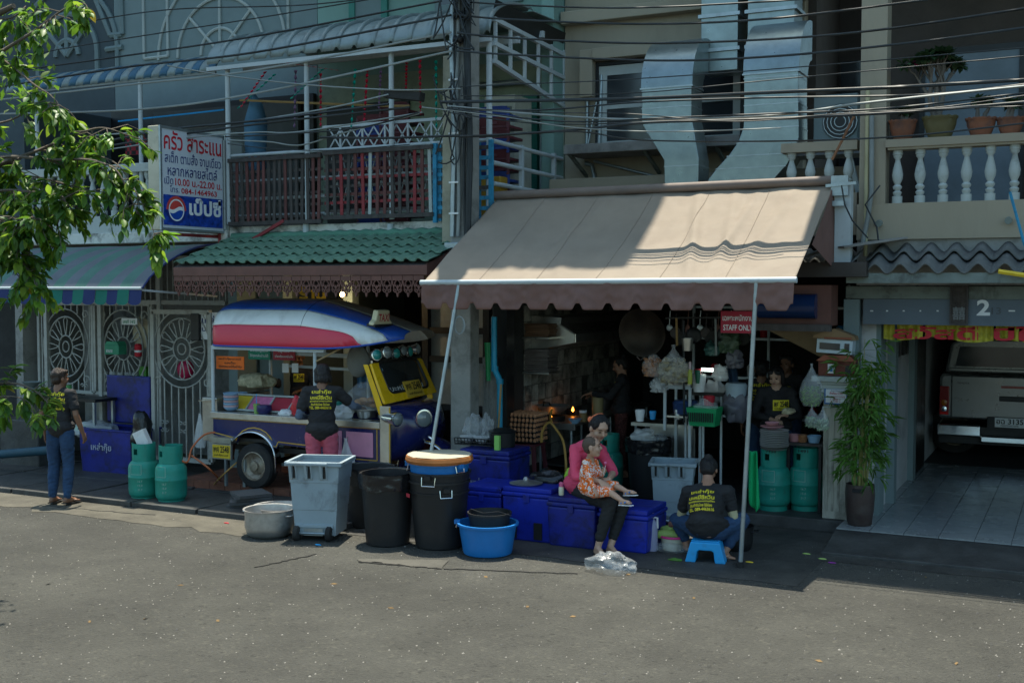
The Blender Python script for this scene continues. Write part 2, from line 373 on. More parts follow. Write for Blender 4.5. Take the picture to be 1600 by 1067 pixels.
# cracks and a ragged slab edge in front of the bins
crk = MB()
def crack(pts, w):
 for a, c in zip(pts[:-1], pts[1:]):
  crk.bar(V((*a, 0.0035)), V((*c, 0.0035)), w * random.uniform(0.6, 1.5), 0.006)
def jag(a, c, n, amp):
 return [(a[0] + (c[0] - a[0]) * i / n + random.uniform(-amp, amp), a[1] + (c[1] - a[1]) * i / n + random.uniform(-amp, amp)) for i in range(n + 1)]
g = lambda u, v: tuple(G(u, v)[:2])
crack(jag(g(400, 886), g(495, 866), 16, 0.015), 0.018)
crack(jag(g(560, 878), g(690, 889), 18, 0.02), 0.022)
crack(jag(g(690, 889), g(905, 897), 24, 0.02), 0.018)
crack(jag(g(60, 790), g(240, 805), 20, 0.02), 0.02)
crk.build('ground_crack', mat('crack_dirt', (0.02, 0.019, 0.017), 0.95), kind='stuff')
M['slabc'] = mat('pale_broken_concrete', (0.12, 0.115, 0.098), 0.9, var=0.2, bump=0.8, bscale=40, dirt=0.5, dcol=(0.1, 0.09, 0.07))
sl_ = MB()
top = jag(g(560, 874), g(700, 876), 12, 0.02) + jag(g(700, 876), g(690, 889), 3, 0.01)[1:]
bot = jag(g(690, 889), g(560, 877), 16, 0.03)[1:]
n_ = len(top + bot); sl_.add([(x, y, 0.008) for x, y in top + bot], [tuple(range(n_))]); struct(sl_, 'broken_concrete_edge', mat('worn_concrete_scrap', (0.075, 0.071, 0.06), 0.9, var=.3, bump=1, bscale=40))
for i in range(16):
 p_ = G(random.uniform(40, 1560), random.uniform(880, 1050)); q_ = Matrix.Rotation(random.random() * 6, 3, 'Z')
 o_ = MB().add([p_ + q_ @ V(v_) for v_ in ((-.03, 0, .004), (0, -.012, .012), (.035, 0, .006), (0, .014, .003))], [(0, 1, 2, 3)]).build('fallen_leaf', mat('dry_leaf', (.16, .10, .04), .8, var=.5)); o_['label'] = 'dry brown leaf lying on the street'; o_['category'] = 'leaf'; o_['group'] = 'dry leaves on the street'
# loose grit on the road
gr = MB()
for i in range(5200):
 y = 3.4 + 8.2 * random.random() ** 0.8; x = y * random.uniform(-1.25, 0.05); r = random.uniform(0.003, 0.009) * (1.5 if random.random() < 0.06 else 1)
 a = random.random() * 6; c, s2 = math.cos(a) * r, math.sin(a) * r
 gr.add([(x - c, y - s2, 0.001), (x + s2, y - c, 0.001), (x + c * 0.8, y + s2, 0.001), (x - s2, y + c, 0.001), (x + r * .2, y, r * 0.9)], [(0, 1, 4), (1, 2, 4), (2, 3, 4), (3, 0, 4)])
 gr.m[-4:] = [i % 3 > 1] * 4
gr.build('road_grit', [mat('grit_dark', (0.10, 0.095, 0.09), 0.9), mat('grit_pale', (0.34, 0.31, 0.27), 0.9)], kind='stuff')
# kitchen floor step, garage ramp and tiled garage floor
kf = struct(MB().box(-6.2, -2.26, 12.3, 17.2, -0.05, 0.12), 'kitchen_floor', M['dconc'], bevel=0.01)
rm = MB(); rm.add([(-2.26, 11.22, 0.0), (4, 11.22, 0.0), (4, 11.9, 0.105), (-2.26, 11.9, 0.105), (-2.26, 11.9, 0), (4, 11.9, 0)], [(0, 1, 2, 3), (3, 2, 5, 4), (0, 3, 4)])
rp = struct(rm, 'garage_ramp', M['dconc'])
MB().box(-2.26, 4, 11.2, 11.24, -0.02, 0.03).build('ramp_kerb', M['dconc'], rp, bevel=0.008)
gf = struct(MB().box(-2.26, 4, 11.9, 22.6, -0.05, 0.11), 'garage_floor', mat('dark_grout', (0.03, 0.03, 0.03), 0.9))
M['gtile'] = mat('grey_ceramic_tile', (0.27, 0.29, 0.29), 0.22, var=0.06, scale=1.5, dirt=0.35, dcol=(0.12, 0.13, 0.13), dscale=2)
tm = MB().box(0.003, 0.327, 0.003, 0.327, 0.0, 0.012).mesh('tile', M['gtile'])
for i in range(19):
 for j in range(15):
  inst('tile', tm, gf, Matrix.Translation((-2.26 + i * 0.33, 11.93 + j * 0.33, 0.109 + random.uniform(0, 0.0015))))
# terracotta platform below the food cart
M['terra'] = mat('terracotta_tile', (0.20, 0.075, 0.045), 0.6, var=0.25, scale=4, bump=0.25, dirt=0.6, dcol=(0.05, 0.04, 0.033), dscale=3)
pf = struct(MB().box(-10.3, -6.55, 11.13, 13.2, 0, 0.14), 'terracotta_platform', M['dconc'])
t1 = MB().box(0.004, 0.246, 0, 0.242, 0, 0.012).mesh('tile', M['terra']); t2 = MB().box(0.004, 0.246, -0.012, 0, 0.01, 0.138).mesh('tile', M['terra'])
for i in range(15):
 inst('tile', t2, pf, Matrix.Translation((-10.3 + i * 0.25, 11.13, 0)))
 for j in range(6): inst('tile', t1, pf, Matrix.Translation((-10.3 + i * 0.25, 11.128 + j * 0.25, 0.139)))
# ================================================================= house with garage (right)
balus_prof = [(0.052, 0), (0.052, 0.09), (0.03, 0.092), (0.042, 0.12), (0.046, 0.14), (0.026, 0.16), (0.045, 0.19), (0.047, 0.21), (0.028, 0.235), (0.05, 0.30), (0.056, 0.36), (0.044, 0.44), (0.027, 0.52), (0.025, 0.55), (0.043, 0.575), (0.043, 0.60), (0.05, 0.605), (0.05, 0.66)]
bal_me = MB().lathe(balus_prof, 12).mesh('baluster', M['white'], smooth=40)
gh = thing('garage_house', 'beige house above the garage with grey number beam and balustrade balcony', 'house', (0, 12.4, 0))
MB().box(-2.18, 4, 12.4, 12.55, 3.07, 3.44).box(-2.18, 4, 12.55, 14.2, 3.06, 3.12).build('balcony_parapet', M['beige'], gh)
MB().box(-1.9, 4, 12.38, 12.6, 4.01, 4.09).box(-1.88, 4, 12.40, 12.58, 3.985, 4.009).build('balcony_rail', M['beige'], gh)
for i in range(24): inst('baluster', bal_me, gh, Matrix.Translation((-1.79 + i * 0.222, 12.48, 3.44)) @ Matrix.Scale(0.826, 4, (0, 0, 1)))
MB().box(-2.16, -1.9, 12.4, 12.66, 3.441, 6.6).build('column', M['beige'], gh)
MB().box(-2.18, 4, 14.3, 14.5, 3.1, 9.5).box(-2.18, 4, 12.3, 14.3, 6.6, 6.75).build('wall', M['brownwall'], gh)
MB().box(-2.95, 4, 12.25, 18, 9.52, 9.7).build('roof_slab', M['beige'], gh)  # unseen roof, run out past the house side to shade the street
MB().box(-2.18, 4, 12.3, 12.45, 6.76, 9.29).build('upper_wall', M['beige'], gh)
d_ = MB().box(-1.75, -0.75, 14.24, 14.28, 3.2, 5.25).build('door', mat('grey_blue_door', (0.16, 0.20, 0.23), 0.6), gh)
MB().box(-1.81, -1.75, 14.22, 14.29, 3.2, 5.32).box(-0.75, -0.69, 14.22, 14.29, 3.2, 5.32).box(-1.75, -0.75, 14.22, 14.29, 5.25, 5.32).build('door_frame', M['blackmetal'], d_)
MB().box(-0.5, 0.7, 14.24, 14.28, 3.2, 5.0).build('sliding_door', M['glass'], gh)
# garage walls
MB().box(-2.2, -2.02, 12.75, 22.6, 0.12, 3.1).build('side_wall', mat('white_garage_wall', (0.50, 0.51, 0.52), 0.7, var=0.08, dirt=0.6, dcol=(0.10, 0.10, 0.10), dscale=1.4, dlo=0.5), gh)
MB().box(-2.02, -1.93, 13.55, 13.75, 0.12, 3.0).box(-2.02, -1.95, 15.3, 15.55, 0.12, 3.0).box(-2.02, -1.97, 12.76, 13.1, 0.12, 3.0).build('pilaster', M['pale'], gh)
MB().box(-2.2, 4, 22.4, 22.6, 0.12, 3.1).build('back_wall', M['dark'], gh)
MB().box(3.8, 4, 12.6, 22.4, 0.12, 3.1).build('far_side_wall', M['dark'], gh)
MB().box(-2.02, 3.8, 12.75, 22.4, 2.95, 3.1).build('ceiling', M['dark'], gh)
for y in (13.9, 14.2, 14.6, 14.9): MB().box(-2.018, -1.99, y, y + 0.16, 1.75, 2.15).build('wall_slot', M['blackmetal'], gh)
MB().box(-2.018, -1.98, 15.8, 16.7, 0.12, 2.1).build('side_door', M['blackmetal'], gh)
# beam with number
M['beam'] = mat('blue_grey_beam_paint', (0.10, 0.13, 0.16), 0.5, var=0.1, dirt=0.4, dcol=(0.2, 0.2, 0.19), dscale=9, dlo=0.66)
M['oldgreen'] = mat('weathered_green_grey_paint', (0.17, 0.20, 0.18), 0.8, var=0.2, bump=0.4, dirt=0.8, dcol=(0.04, 0.035, 0.03), dscale=3, dlo=0.5)
bm_ = MB().box(-2.12, 4, 12.52, 12.66, 2.19, 2.455).build('beam', M['beam'], gh)
pz = P(1525, 495, 12.52); lettering([('2', 0, 0, 1, 1)], M['whiteink'], bm_, (P(1526, 493, 12.52).x, 12.52, P(1526, 493, 12.52).z), (1, 0, 0), (0, 0, 1), 0.125, 0.16, bold=0.03)
lettering([('13', 0, 0, 1, 1)], mat('ghost_grey_ink', (0.07, 0.08, 0.09), 0.6), bm_, (P(1549, 491, 12.52).x, 12.52, P(1549, 491, 12.52).z), (1, 0, 0), (0, 0, 1), 0.09, 0.07)
MB().box(-2.3, 4, 12.50, 12.68, 2.457, 2.59).build('lintel', M['oldgreen'], gh, bevel=0.006)
cp = MB().box(-1.26, -1.085, 12.47, 12.50, 2.20, 2.60).build('carved_plate', mat('dark_carved_wood', (0.06, 0.05, 0.045), 0.8, var=0.5, scale=14, bump=1, bscale=50), gh)
lettering([('囍', 0, 0, 1, 1)], mat('worn_grey_ink', (0.2, 0.21, 0.21), 0.7), cp, (-1.23, 12.468, 2.25), (1, 0, 0), (0, 0, 1), 0.12, 0.13)
fr = MB()
for i in range(9):
 fr.box(-1.26 + i * 0.0195, -1.25 + i * 0.0195, 12.462, 12.47, 2.57, 2.60)
fr.box(-1.26, -1.245, 12.462, 12.47, 2.2, 2.57).box(-1.10, -1.085, 12.462, 12.47, 2.2, 2.57).box(-1.245, -1.10, 12.462, 12.47, 2.2, 2.215)
fr.build('plate_border', M['wooddk'], cp)
for u_, w_ in ((1362, .03), (1386, .02), (1412, .02), (1438, .015), (1465, .02), (1581, .06)):
 p = P(u_, 486, 12.515); MB().box(p.x - w_ / 2, p.x + w_ / 2, 12.512, 12.519, p.z - 0.005, p.z + 0.008).build('tape_scrap', M['white_pl'], bm_)
MB().box(-2.18, 4, 12.45, 12.7, 2.6, 3.069).build('fascia', M['gravel_wall'], gh)
for x_ in (-1.95, -0.72): MB().tube([(x_, 12.40, 3.24), (x_, 12.33, 3.23)], 0.035, 12).build('drain_spout', M['oldgreen'], gh)
# grey fibre-cement roof sheets: two courses
M['fibre'] = mat('grey_fibre_cement', (0.13, 0.135, 0.13), 0.9, var=0.25, scale=4, bump=0.5, dirt=0.5, dcol=(0.045, 0.05, 0.035), dscale=4)
gr_ = thing('lean_to_roof', 'grey corrugated fibre cement lean-to roof above the garage beam', 'roof', (0, 12.0, 2.8))
def wave_sheet(x0, x1, y0, z0, y1, z1, per, amp, nu, parent, name, m, ph=0):
 mb = MB().sheet(lambda u, v: V((x0 + (x1 - x0) * u, y0 + (y1 - y0) * v, z0 + (z1 - z0) * v + amp * math.cos(2 * PI * ((x0 + (x1 - x0) * u) / per) + ph))), nu, 2)
 return mb.build(name, m, parent, smooth=60, solid=0.014)
for i in range(5):
 wave_sheet(-2.05 + i * 1.2, -0.8 + i * 1.2, 11.95, 2.76, 12.33, 2.90, 0.24, 0.048, 50, gr_, 'roof_sheet', M['fibre'])
 wave_sheet(-2.05 + i * 1.2, -0.8 + i * 1.2, 12.2, 2.895, 12.44, 2.98, 0.24, 0.048, 50, gr_, 'roof_sheet', M['fibre'])
MB().bar((-2.2, 12.0, 2.67), (4, 12.0, 2.67), 0.05, 0.1).build('roof_batten', M['oldgreen'], gr_)
MB().bar((-2.3, 11.98, 2.98), (-1.75, 12.4, 3.08), 0.32, 0.02).build('flashing', M['conc'], gr_)
# left piece with its bronze gutter
gl = thing('gutter_roof', 'short corrugated roof piece with brown metal gutter beside the brown awning', 'roof', (-2.5, 12.0, 2.8))
wave_sheet(-3.2, -2.1, 11.97, 2.84, 12.4, 2.96, 0.14, 0.028, 50, gl, 'roof_sheet', M['fibre'])
MB().box(-3.3, -1.98, 11.84, 11.97, 2.68, 2.83).build('gutter', mat('bronze_gutter', (0.06, 0.052, 0.048), 0.4, metal=0.5, dirt=0.4), gl, bevel=0.006)
# ================================================================= beige house with kitchen
bh = thing('beige_shophouse', 'beige shophouse above the open kitchen with window and metal ducts', 'house', (-4, 14, 0))
MB().box(-6.22, -3.1, 14.0, 14.2, 2.9, 9.3).build('wall', M['beige'], bh)
MB().box(-6.22, -3.05, 13.84, 13.998, 5.98, 6.14).build('cornice', M['beige'], bh, bevel=0.01)
MB().box(-6.22, -2.2, 13.5, 13.998, 3.62, 3.95).build('floor_beam', M['beige'], bh, bevel=0.01)
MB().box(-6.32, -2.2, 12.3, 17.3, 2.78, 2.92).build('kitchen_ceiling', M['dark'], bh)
MB().box(-6.22, -2.22, 13.3, 18, 9.3, 9.5).build('roof_slab', M['beige'], bh)
# window bay
X0, X1, Z0, Z1 = -5.72, -3.85, 4.38, 5.42
MB().box(X0 - .22, X0 - .04, 13.82, 13.998, 5.02, 5.62).box(X0 - .03, X1 + .2, 13.78, 13.998, 5.48, 5.62).build('window_hood', M['beige'], bh, bevel=0.008)
wf = MB(); w_h = M['blackmetal']
wf.box(X0 - .04, X0, 13.93, 13.997, Z0, Z1 + .04).box(X1, X1 + .04, 13.93, 13.997, Z0, Z1 + .04).box(X0, X1, 13.93, 13.997, Z1, Z1 + .04).box(X0 + 0.93, X0 + 0.97, 13.93, 13.997, Z0, Z1)
win = wf.build('window', w_h, bh)
for (a, c) in ((X0 + 0.005, X0 + 0.925), (X0 + 0.975, X1 - 0.005)):
 f = MB().box(a, a + .11, 13.94, 13.985, Z0, Z1 - .01).box(c - .09, c, 13.94, 13.985, Z0, Z1 - .01).box(a + .11, c - .09, 13.94, 13.985, Z1 - .13, Z1 - .01).box(a + .11, c - .09, 13.94, 13.985, Z0, Z0 + .07).box(a + .11, c - .09, 13.94, 13.985, 4.86, 4.92)
 f.build('window_frame', M['white'], win)
 MB().box(a + .11, c - .09, 13.955, 13.96, Z0 + .07, Z1 - .13).build('pane', M['glass'], win)
MB().box(-5.95, -3.7, 13.35, 13.998, 4.24, 4.36).build('window_shelf', M['conc'], bh, bevel=0.01)
MB().bar((-5.9, 13.4, 4.26), (-5.9, 13.98, 4.02), .04).bar((-4.9, 13.4, 4.26), (-4.9, 13.98, 4.02), .04).bar((-4.0, 13.4, 4.26), (-4.0, 13.98, 4.02), .04).build('shelf_bracket', M['oldgreen'], bh)
for (pts, r) in (([P(915, 255, 13.95), P(925, 258, 13.95), P(930, 285, 13.95)], 0.03), ([P(918, 130, 13.95), P(917, 240, 13.95)], 0.025), ([P(928, 252, 13.95), P(1050, 282, 13.95)], 0.018), ([P(940, 118, 13.95), P(936, 235, 13.93)], 0.03), ([P(932, 160, 13.93), P(917, 235, 13.90)], 0.015)):
 MB().tube(pts, r, 8).build('pipe', M['greymetal'], bh, smooth=50)
MB().bar(P(921, 91, 13.97), P(979, 85, 13.97), 0.03, 0.06).build('old_wire_moulding', M['conc'], bh)
# poster strip beside the duct
MB().box(-3.78, -3.2, 13.9, 13.96, 4.55, 5.3).build('louvre_window', M['white'], bh)
for i in range(8): MB().box(-3.76 + i * .07, -3.73 + i * .07, 13.86, 13.9, 4.6, 5.25).build('window_bar', M['blackmetal'], bh)
MB().box(-3.5, -3.4, 13.85, 13.858, 5.0, 5.22).build('poster', M['redink'], bh); MB().box(-3.5, -3.4, 13.85, 13.858, 4.85, 4.998).build('poster', M['plateyellow'], bh)
# dark balcony bay on the right
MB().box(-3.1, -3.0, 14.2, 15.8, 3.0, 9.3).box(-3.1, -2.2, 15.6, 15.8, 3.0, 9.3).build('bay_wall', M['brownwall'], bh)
MB().box(-3.1, -2.2, 12.6, 15.6, 3.0, 3.12).build('balcony_floor', M['dark'], bh)
MB().box(-3.0, -2.2, 12.5, 12.62, 3.13, 3.57).build('balcony_parapet', M['beige'], bh)
MB().box(-3.0, -2.2, 12.48, 12.64, 4.02, 4.12).build('balcony_rail', M['beige'], bh)
for i in range(4): inst('baluster', bal_me, bh, Matrix.Translation((-2.9 + i * 0.2, 12.56, 3.57)) @ Matrix.Scale(0.68, 4, (0, 0, 1)))
MB().box(-2.95, -2.25, 15.5, 15.58, 3.6, 5.5).build('bay_window', M['glass'], bh)
# kitchen walls
M['wtile'] = mat('greasy_white_tile', (0.46, 0.44, 0.38), 0.35, var=0.15, dirt=0.85, dcol=(0.018, 0.017, 0.015), dscale=1.6, dlo=0.42)
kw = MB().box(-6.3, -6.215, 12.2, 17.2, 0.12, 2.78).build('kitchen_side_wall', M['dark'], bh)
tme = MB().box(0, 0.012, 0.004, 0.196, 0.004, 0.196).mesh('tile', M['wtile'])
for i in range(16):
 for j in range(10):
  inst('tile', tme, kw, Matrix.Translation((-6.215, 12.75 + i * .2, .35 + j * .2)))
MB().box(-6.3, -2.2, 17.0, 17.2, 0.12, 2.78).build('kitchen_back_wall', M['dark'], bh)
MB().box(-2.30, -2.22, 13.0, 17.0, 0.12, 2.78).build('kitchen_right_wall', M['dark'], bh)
MB().box(-6.3, -6.12, 12.1, 12.3, 0.05, 2.78).build('front_post', M['blackmetal'], bh)
# dark blue rolled shutter and brown boards at the right end under the awning
MB().box(-3.2, -2.36, 12.05, 12.4, 2.18, 2.6).build('shutter_box', M['brown'], bh)
MB().tube([(-3.1, 12.02, 2.38), (-2.5, 12.02, 2.38)], 0.13, 16).build('rolled_shutter', mat('glossy_blue_roll', (0.01, 0.03, 0.10), 0.2, var=0.1), bh, smooth=40)
MB().bar((-3.2, 12.0, 2.16), (-2.35, 12.0, 2.16), .1, .07).build('fascia_board', M['wooddk'], bh)
tr = MB().add([(-3.3, 12.75, 2.16), (-2.5, 12.75, 2.16), (-2.5, 12.75, 1.78), (-3.3, 12.77, 2.15), (-2.5, 12.77, 2.15), (-2.5, 12.77, 1.76)], [(0, 1, 2), (5, 4, 3), (0, 2, 5, 3)])
tr.build('tan_board', mat('tan_board', (0.22, 0.16, 0.09), 0.8), bh)
# ================================================================= mint house
mh = thing('mint_shophouse', 'mint green shophouse with lattice balcony above the food cart', 'house', (-8.2, 14, 0))
MB().box(-10.18, -6.24, 14.0, 14.2, 5.6, 9.3).box(-6.42, -6.24, 12.9, 13.999, 3.2, 3.21).build('upper_wall', M['mint'], mh)
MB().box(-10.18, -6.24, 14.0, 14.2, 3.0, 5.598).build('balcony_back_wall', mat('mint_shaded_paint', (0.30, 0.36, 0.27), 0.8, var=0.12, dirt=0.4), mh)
MB().box(-6.42, -6.245, 13.7, 13.998, 3.35, 9.3).build('corner_pier', M['mint'], mh)
MB().box(-10.18, -4.93, 12.75, 18, 9.5, 13.9).box(-10.18, -6.24, 12.75, 13.99, 7.5, 9.49).build('upper_storeys', M['mint'], mh)  # unseen storeys, run out past the house side to shade the awning
for i in range(3): MB().box(-9.6 + i * 1.6, -8.7 + i * 1.6, 12.7, 12.76, 10.6, 12.2).build('upper_window', M['glass'], mh)
wn_ = MB()
def wframe(mb, x0, x1, z0, z1, y, w=.1, d=.05):
 mb.box(x0 - w, x0, y - d, y, z0 - w, z1 + w).box(x1, x1 + w, y - d, y, z0 - w, z1 + w).box(x0, x1, y - d, y, z1, z1 + w).box(x0, x1, y - d, y, z0 - w, z0); return mb
w1 = wframe(MB(), -9.5, -9.05, 6.35, 7.4, 13.998).build('window', M['green'], mh); MB().box(-9.5, -9.05, 13.97, 13.99, 6.35, 7.4).build('pane', M['pale'], w1)
w2 = wframe(MB(), -8.1, -6.9, 6.45, 7.4, 13.998, .07).build('window', M['pale'], mh); MB().box(-8.1, -6.9, 13.97, 13.99, 6.45, 7.4).build('pane', M['glass'], w2)
w3 = wframe(MB(), -7.75, -6.75, 3.3, 4.95, 13.998, .16, .08).build('balcony_door', M['green'], mh); MB().box(-7.75, -6.75, 13.95, 13.985, 3.2, 4.95).build('door_panel', M['dark'], w3)
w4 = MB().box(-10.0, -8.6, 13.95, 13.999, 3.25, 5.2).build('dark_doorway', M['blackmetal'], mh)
MB().box(-10.18, -6.24, 12.0, 12.18, 3.02, 3.37).build('balcony_beam', M['stain'], mh, bevel=0.01)
MB().box(-10.18, -6.24, 12.18, 14.0, 3.05, 3.18).build('balcony_floor', M['dconc'], mh)
for u_ in (480, 612): MB().tube([P(u_ - 2, 350, 11.97), P(u_ - 2, 376, 11.97)], .04, 10).build('downpipe', M['whitemetal'], mh)
# ground floor interior
MB().box(-10.3, -10.15, 12.1, 16.5, 0.12, 3.0).build('side_wall', M['pale'], mh)
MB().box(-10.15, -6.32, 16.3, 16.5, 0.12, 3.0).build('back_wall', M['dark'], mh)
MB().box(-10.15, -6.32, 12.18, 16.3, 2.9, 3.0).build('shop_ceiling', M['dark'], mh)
MB().box(-10.15, -6.32, 13.2, 16.3, 0.05, 0.14).build('shop_floor', M['dconc'], mh)
M['greyboard'] = mat('pale_grey_board', (0.33, 0.36, 0.36), 0.6, var=0.1, dirt=0.3)
MB().box(-7.9, -6.35, 13.3, 13.36, 1.0, 2.65).build('partition_panel', M['greyboard'], mh)
pf_ = MB()
for x_ in (-7.9, -7.42, -6.98, -6.45): pf_.box(x_ - .045, x_ + .045, 13.2, 13.29, 0.15, 2.8)
for z_ in (0.98, 1.62, 2.0, 2.66): pf_.box(-7.9, -6.4, 13.22, 13.285, z_ - .04, z_ + .04)
pf_.build('partition_frame', M['blackmetal'], mh)
MB().box(-10.1, -9.7, 12.5, 12.7, 0.14, 2.8).box(-9.0, -8.85, 12.9, 13.05, .14, 2.8).build('pillar', M['pale'], mh)
# ================================================================= pale house on the left
lh = thing('pale_shophouse', 'pale grey shophouse with arched mouldings and balustrade left of the signboard', 'house', (-12.2, 14, 0))
MB().box(-14.2, -10.19, 14.0, 14.2, 3.0, 9.3).build('upper_wall', M['pale'], lh)
MB().box(-14.2, -10.19, 12.75, 18, 9.31, 13.6).build('upper_storeys', M['pale'], lh)
MB().box(-14.2, -10.19, 12.0, 12.15, 3.33, 3.57).build('balcony_parapet', M['white'], lh)
MB().box(-14.2, -10.19, 11.96, 12.2, 3.18, 3.328).build('balcony_ledge', M['stain'], lh, bevel=0.01)
MB().box(-14.2, -10.5, 11.99, 12.16, 4.16, 4.28).build('balcony_rail', M['white'], lh, bevel=0.01)
MB().box(-10.52, -10.2, 11.95, 12.3, 3.33, 4.5).build('corner_pier', M['white'], lh)
MB().box(-14.2, -10.19, 12.2, 14.0, 3.1, 3.2).build('balcony_floor', M['dconc'], lh)
for i in range(17): inst('baluster', bal_me, lh, Matrix.Translation((-13.95 + i * 0.208, 12.07, 3.57)) @ Matrix.Scale(0.89, 4, (0, 0, 1)))
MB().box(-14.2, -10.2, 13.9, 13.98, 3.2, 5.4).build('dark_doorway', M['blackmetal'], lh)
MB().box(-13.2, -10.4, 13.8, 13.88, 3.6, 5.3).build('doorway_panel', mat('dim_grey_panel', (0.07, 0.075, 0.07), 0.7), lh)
MB().box(-14.2, -10.3, 13.5, 13.7, 0.02, 3.1).build('shop_back_wall', M['gravel_wall'], lh)
MB().box(-14.25, -14.1, 12.0, 13.5, 0.02, 3.1).box(-13.5, -13.2, 12.6, 12.9, 0.02, 3.1).build('shop_pillar', M['gravel_wall'], lh)
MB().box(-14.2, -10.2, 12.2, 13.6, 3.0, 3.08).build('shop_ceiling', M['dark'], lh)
def arc(c, r, a0, a1, n=20, sx=1.0):
 return [V((c[0] + r * sx * math.cos(rad(a0 + (a1 - a0) * i / n)), c[1], c[2] + r * math.sin(rad(a0 + (a1 - a0) * i / n)))) for i in range(n + 1)]
def moulding(parent, m, paths, w=.07, d=.05):
 for pth in paths:
  mb = MB()
  for a, c in zip(pth[:-1], pth[1:]):
   pass
  mb.tube(pth, w * .5, 6)
  mb.build('moulding', m, parent)
y = 13.985
c0 = V((-12.0, y, 6.15))
moulding(lh, M['white'], [arc(c0, 1.25, 0, 180), arc(c0, 0.85, 0, 180), arc(c0, 0.38, 0, 180), [c0, c0 + V((0, 0, .85))], [c0, c0 + V((.6, 0, .6))], [c0, c0 + V((-.6, 0, .6))],
 [V((-13.55, y, 6.2)), V((-13.55, y, 7.5))], [V((-13.05, y, 6.2)), V((-13.05, y, 7.5))], [V((-13.55, y, 6.2)), V((-13.05, y, 6.2))], [V((-10.7, y, 6.0)), V((-10.7, y, 7.5))]], .05, .03)
fh = thing('slate_shophouse', 'dark slate shophouse with white arched moulding at the far left', 'house', (-16.2, 14, 0))
MB().box(-20, -14.21, 14.0, 14.2, 3.0, 9.3).build('upper_wall', M['slate'], fh)
MB().box(-20, -14.21, 12.75, 18, 9.31, 13.2).build('upper_storeys', M['slate'], fh)
MB().box(-20, -14.25, 13.2, 13.4, 0.0, 3.1).build('ground_wall', M['dark'], fh)
MB().box(-20, -14.25, 12.1, 14.0, 3.1, 3.3).build('balcony_slab', M['dark'], fh)
MB().box(-14.26, -14.215, 12.2, 13.99, 3.2, 5.3).build('party_wall', M['slate'], fh)
c1 = P(105, 88, y)
moulding(fh, M['pale'], [arc(c1, 1.13, 0, 180), arc(c1, 0.68, 0, 180), arc(c1, 0.26, 0, 180), [c1, c1 + V((0, 0, .66))], [c1, c1 + V((.48, 0, .48))], [c1, c1 + V((-.48, 0, .48))], [P(166, 78, y), P(192, 74, y)], [c1 + V((.68, 0, 0)), c1 + V((.68, 0, -.5))], [c1 + V((-.68, 0, 0)), c1 + V((-.68, 0, -.5))],
 [c1 + V((1.13, 0, 0)), c1 + V((1.13, 0, -.3))], [P(173, 56, y), P(191, 54, y)], [P(192, 54, y), P(190, 0, y)], [P(173, 56, y), P(150, 0, y)]], .09, .04)
# ================================================================= upper canopies
M['canopy'] = mat('grey_ribbed_sheet', (0.22, 0.27, 0.27), 0.45, metal=0.3, var=0.12, scale=4, bump=0.15, dirt=0.55, dcol=(0.13, 0.12, 0.10), dscale=5, dlo=0.53)
def barrel(x, t, y0, y1, z0, z1):
 a = t * PI / 2 * 0.96; return V((x, y1 - (y1 - y0) * math.sin(a) ** 0.9 if a > 0 else y1, z0 + (z1 - z0) * math.cos(a) ** 0.8))
gc = thing('ribbed_canopy', 'grey ribbed metal canopy curving over the lattice balcony', 'canopy', (-8.3, 12.5, 5.4))
for i in range(16):
 x0 = -10.4 + i * 0.262; x1 = x0 + 0.262
 mb = MB().sheet(lambda u, v: barrel(x0 + (x1 - x0) * u, v, 11.85, 13.0, 5.42, 5.98) + V((0, 0, 0.045 * max(0, math.sin(PI * min(1, max(0, (u - .7) / .3)))))), 10, 12)
 mb.build('canopy_sheet', M['canopy'], gc, smooth=50, solid=0.006)
MB().bar((-10.4, 11.87, 5.42), (-6.2, 11.87, 5.42), .05, .05).bar((-10.4, 12.6, 5.55), (-6.2, 12.6, 5.55), .05, .08).bar((-10.4, 13.3, 5.75), (-6.2, 13.3, 5.75), .05, .08).build('edge_rail', M['whitemetal'], gc)
MB().add([(-10.4, 13.0, 5.97), (-6.2, 13.0, 5.97), (-6.2, 14.0, 6.0), (-10.4, 14, 6.0)], [(0, 1, 2, 3)]).build('top_sheet', M['canopy'], gc, solid=.01)
for u_ in (357, 480, 612):
 p = P(u_, 240, 11.95); MB().tube([(p.x, 11.95, 3.4), (p.x, 11.95, 5.45)], .033, 10).build('post', M['whitemetal'], gc, smooth=50)
p = P(765, 240, 11.95); MB().tube([(-6.27, 11.95, 3.4), (-6.27, 11.95, 5.45)], .035, 10).build('post', M['whitemetal'], gc, smooth=50)
# side truss of the canopy and the sloped side railing
tr = thing('side_truss', 'white steel truss with rusty bottom bar closing the right end of the grey canopy', 'truss', (-6.24, 13, 5))
t_ = MB().bar((-6.24, 12, 5.68), (-6.24, 14, 5.62), .05).bar((-6.24, 12, 5.40), (-6.24, 14, 5.32), .05).bar((-6.24, 12.0, 5.2), (-6.24, 14, 4.95), .05)
for i in range(6): t_.bar((-6.24, 12.05 + i * .39, 5.68), (-6.24, 12.05 + i * .39, 5.17 - i * .035), .035)
t_.build('truss_frame', M['whitemetal'], tr)
MB().add([(-6.27, 12, 5.7), (-6.27, 14, 5.66), (-6.21, 14, 5.9), (-6.21, 12.0, 5.9)], [(0, 1, 2, 3)]).build('side_sheet', M['blackmetal'], tr)
sr = thing('side_railing', 'white tubular railing stepping back from the blue lattice to the green corner', 'railing', (-6.22, 13, 3.7))
for z_ in (4.27, 4.02, 3.78, 3.55): MB().tube([(-6.22, 11.95, z_), (-6.22, 13.9, z_ - 0.02)], .028, 8).build('rail_tube', M['whitemetal'], sr, smooth=50)
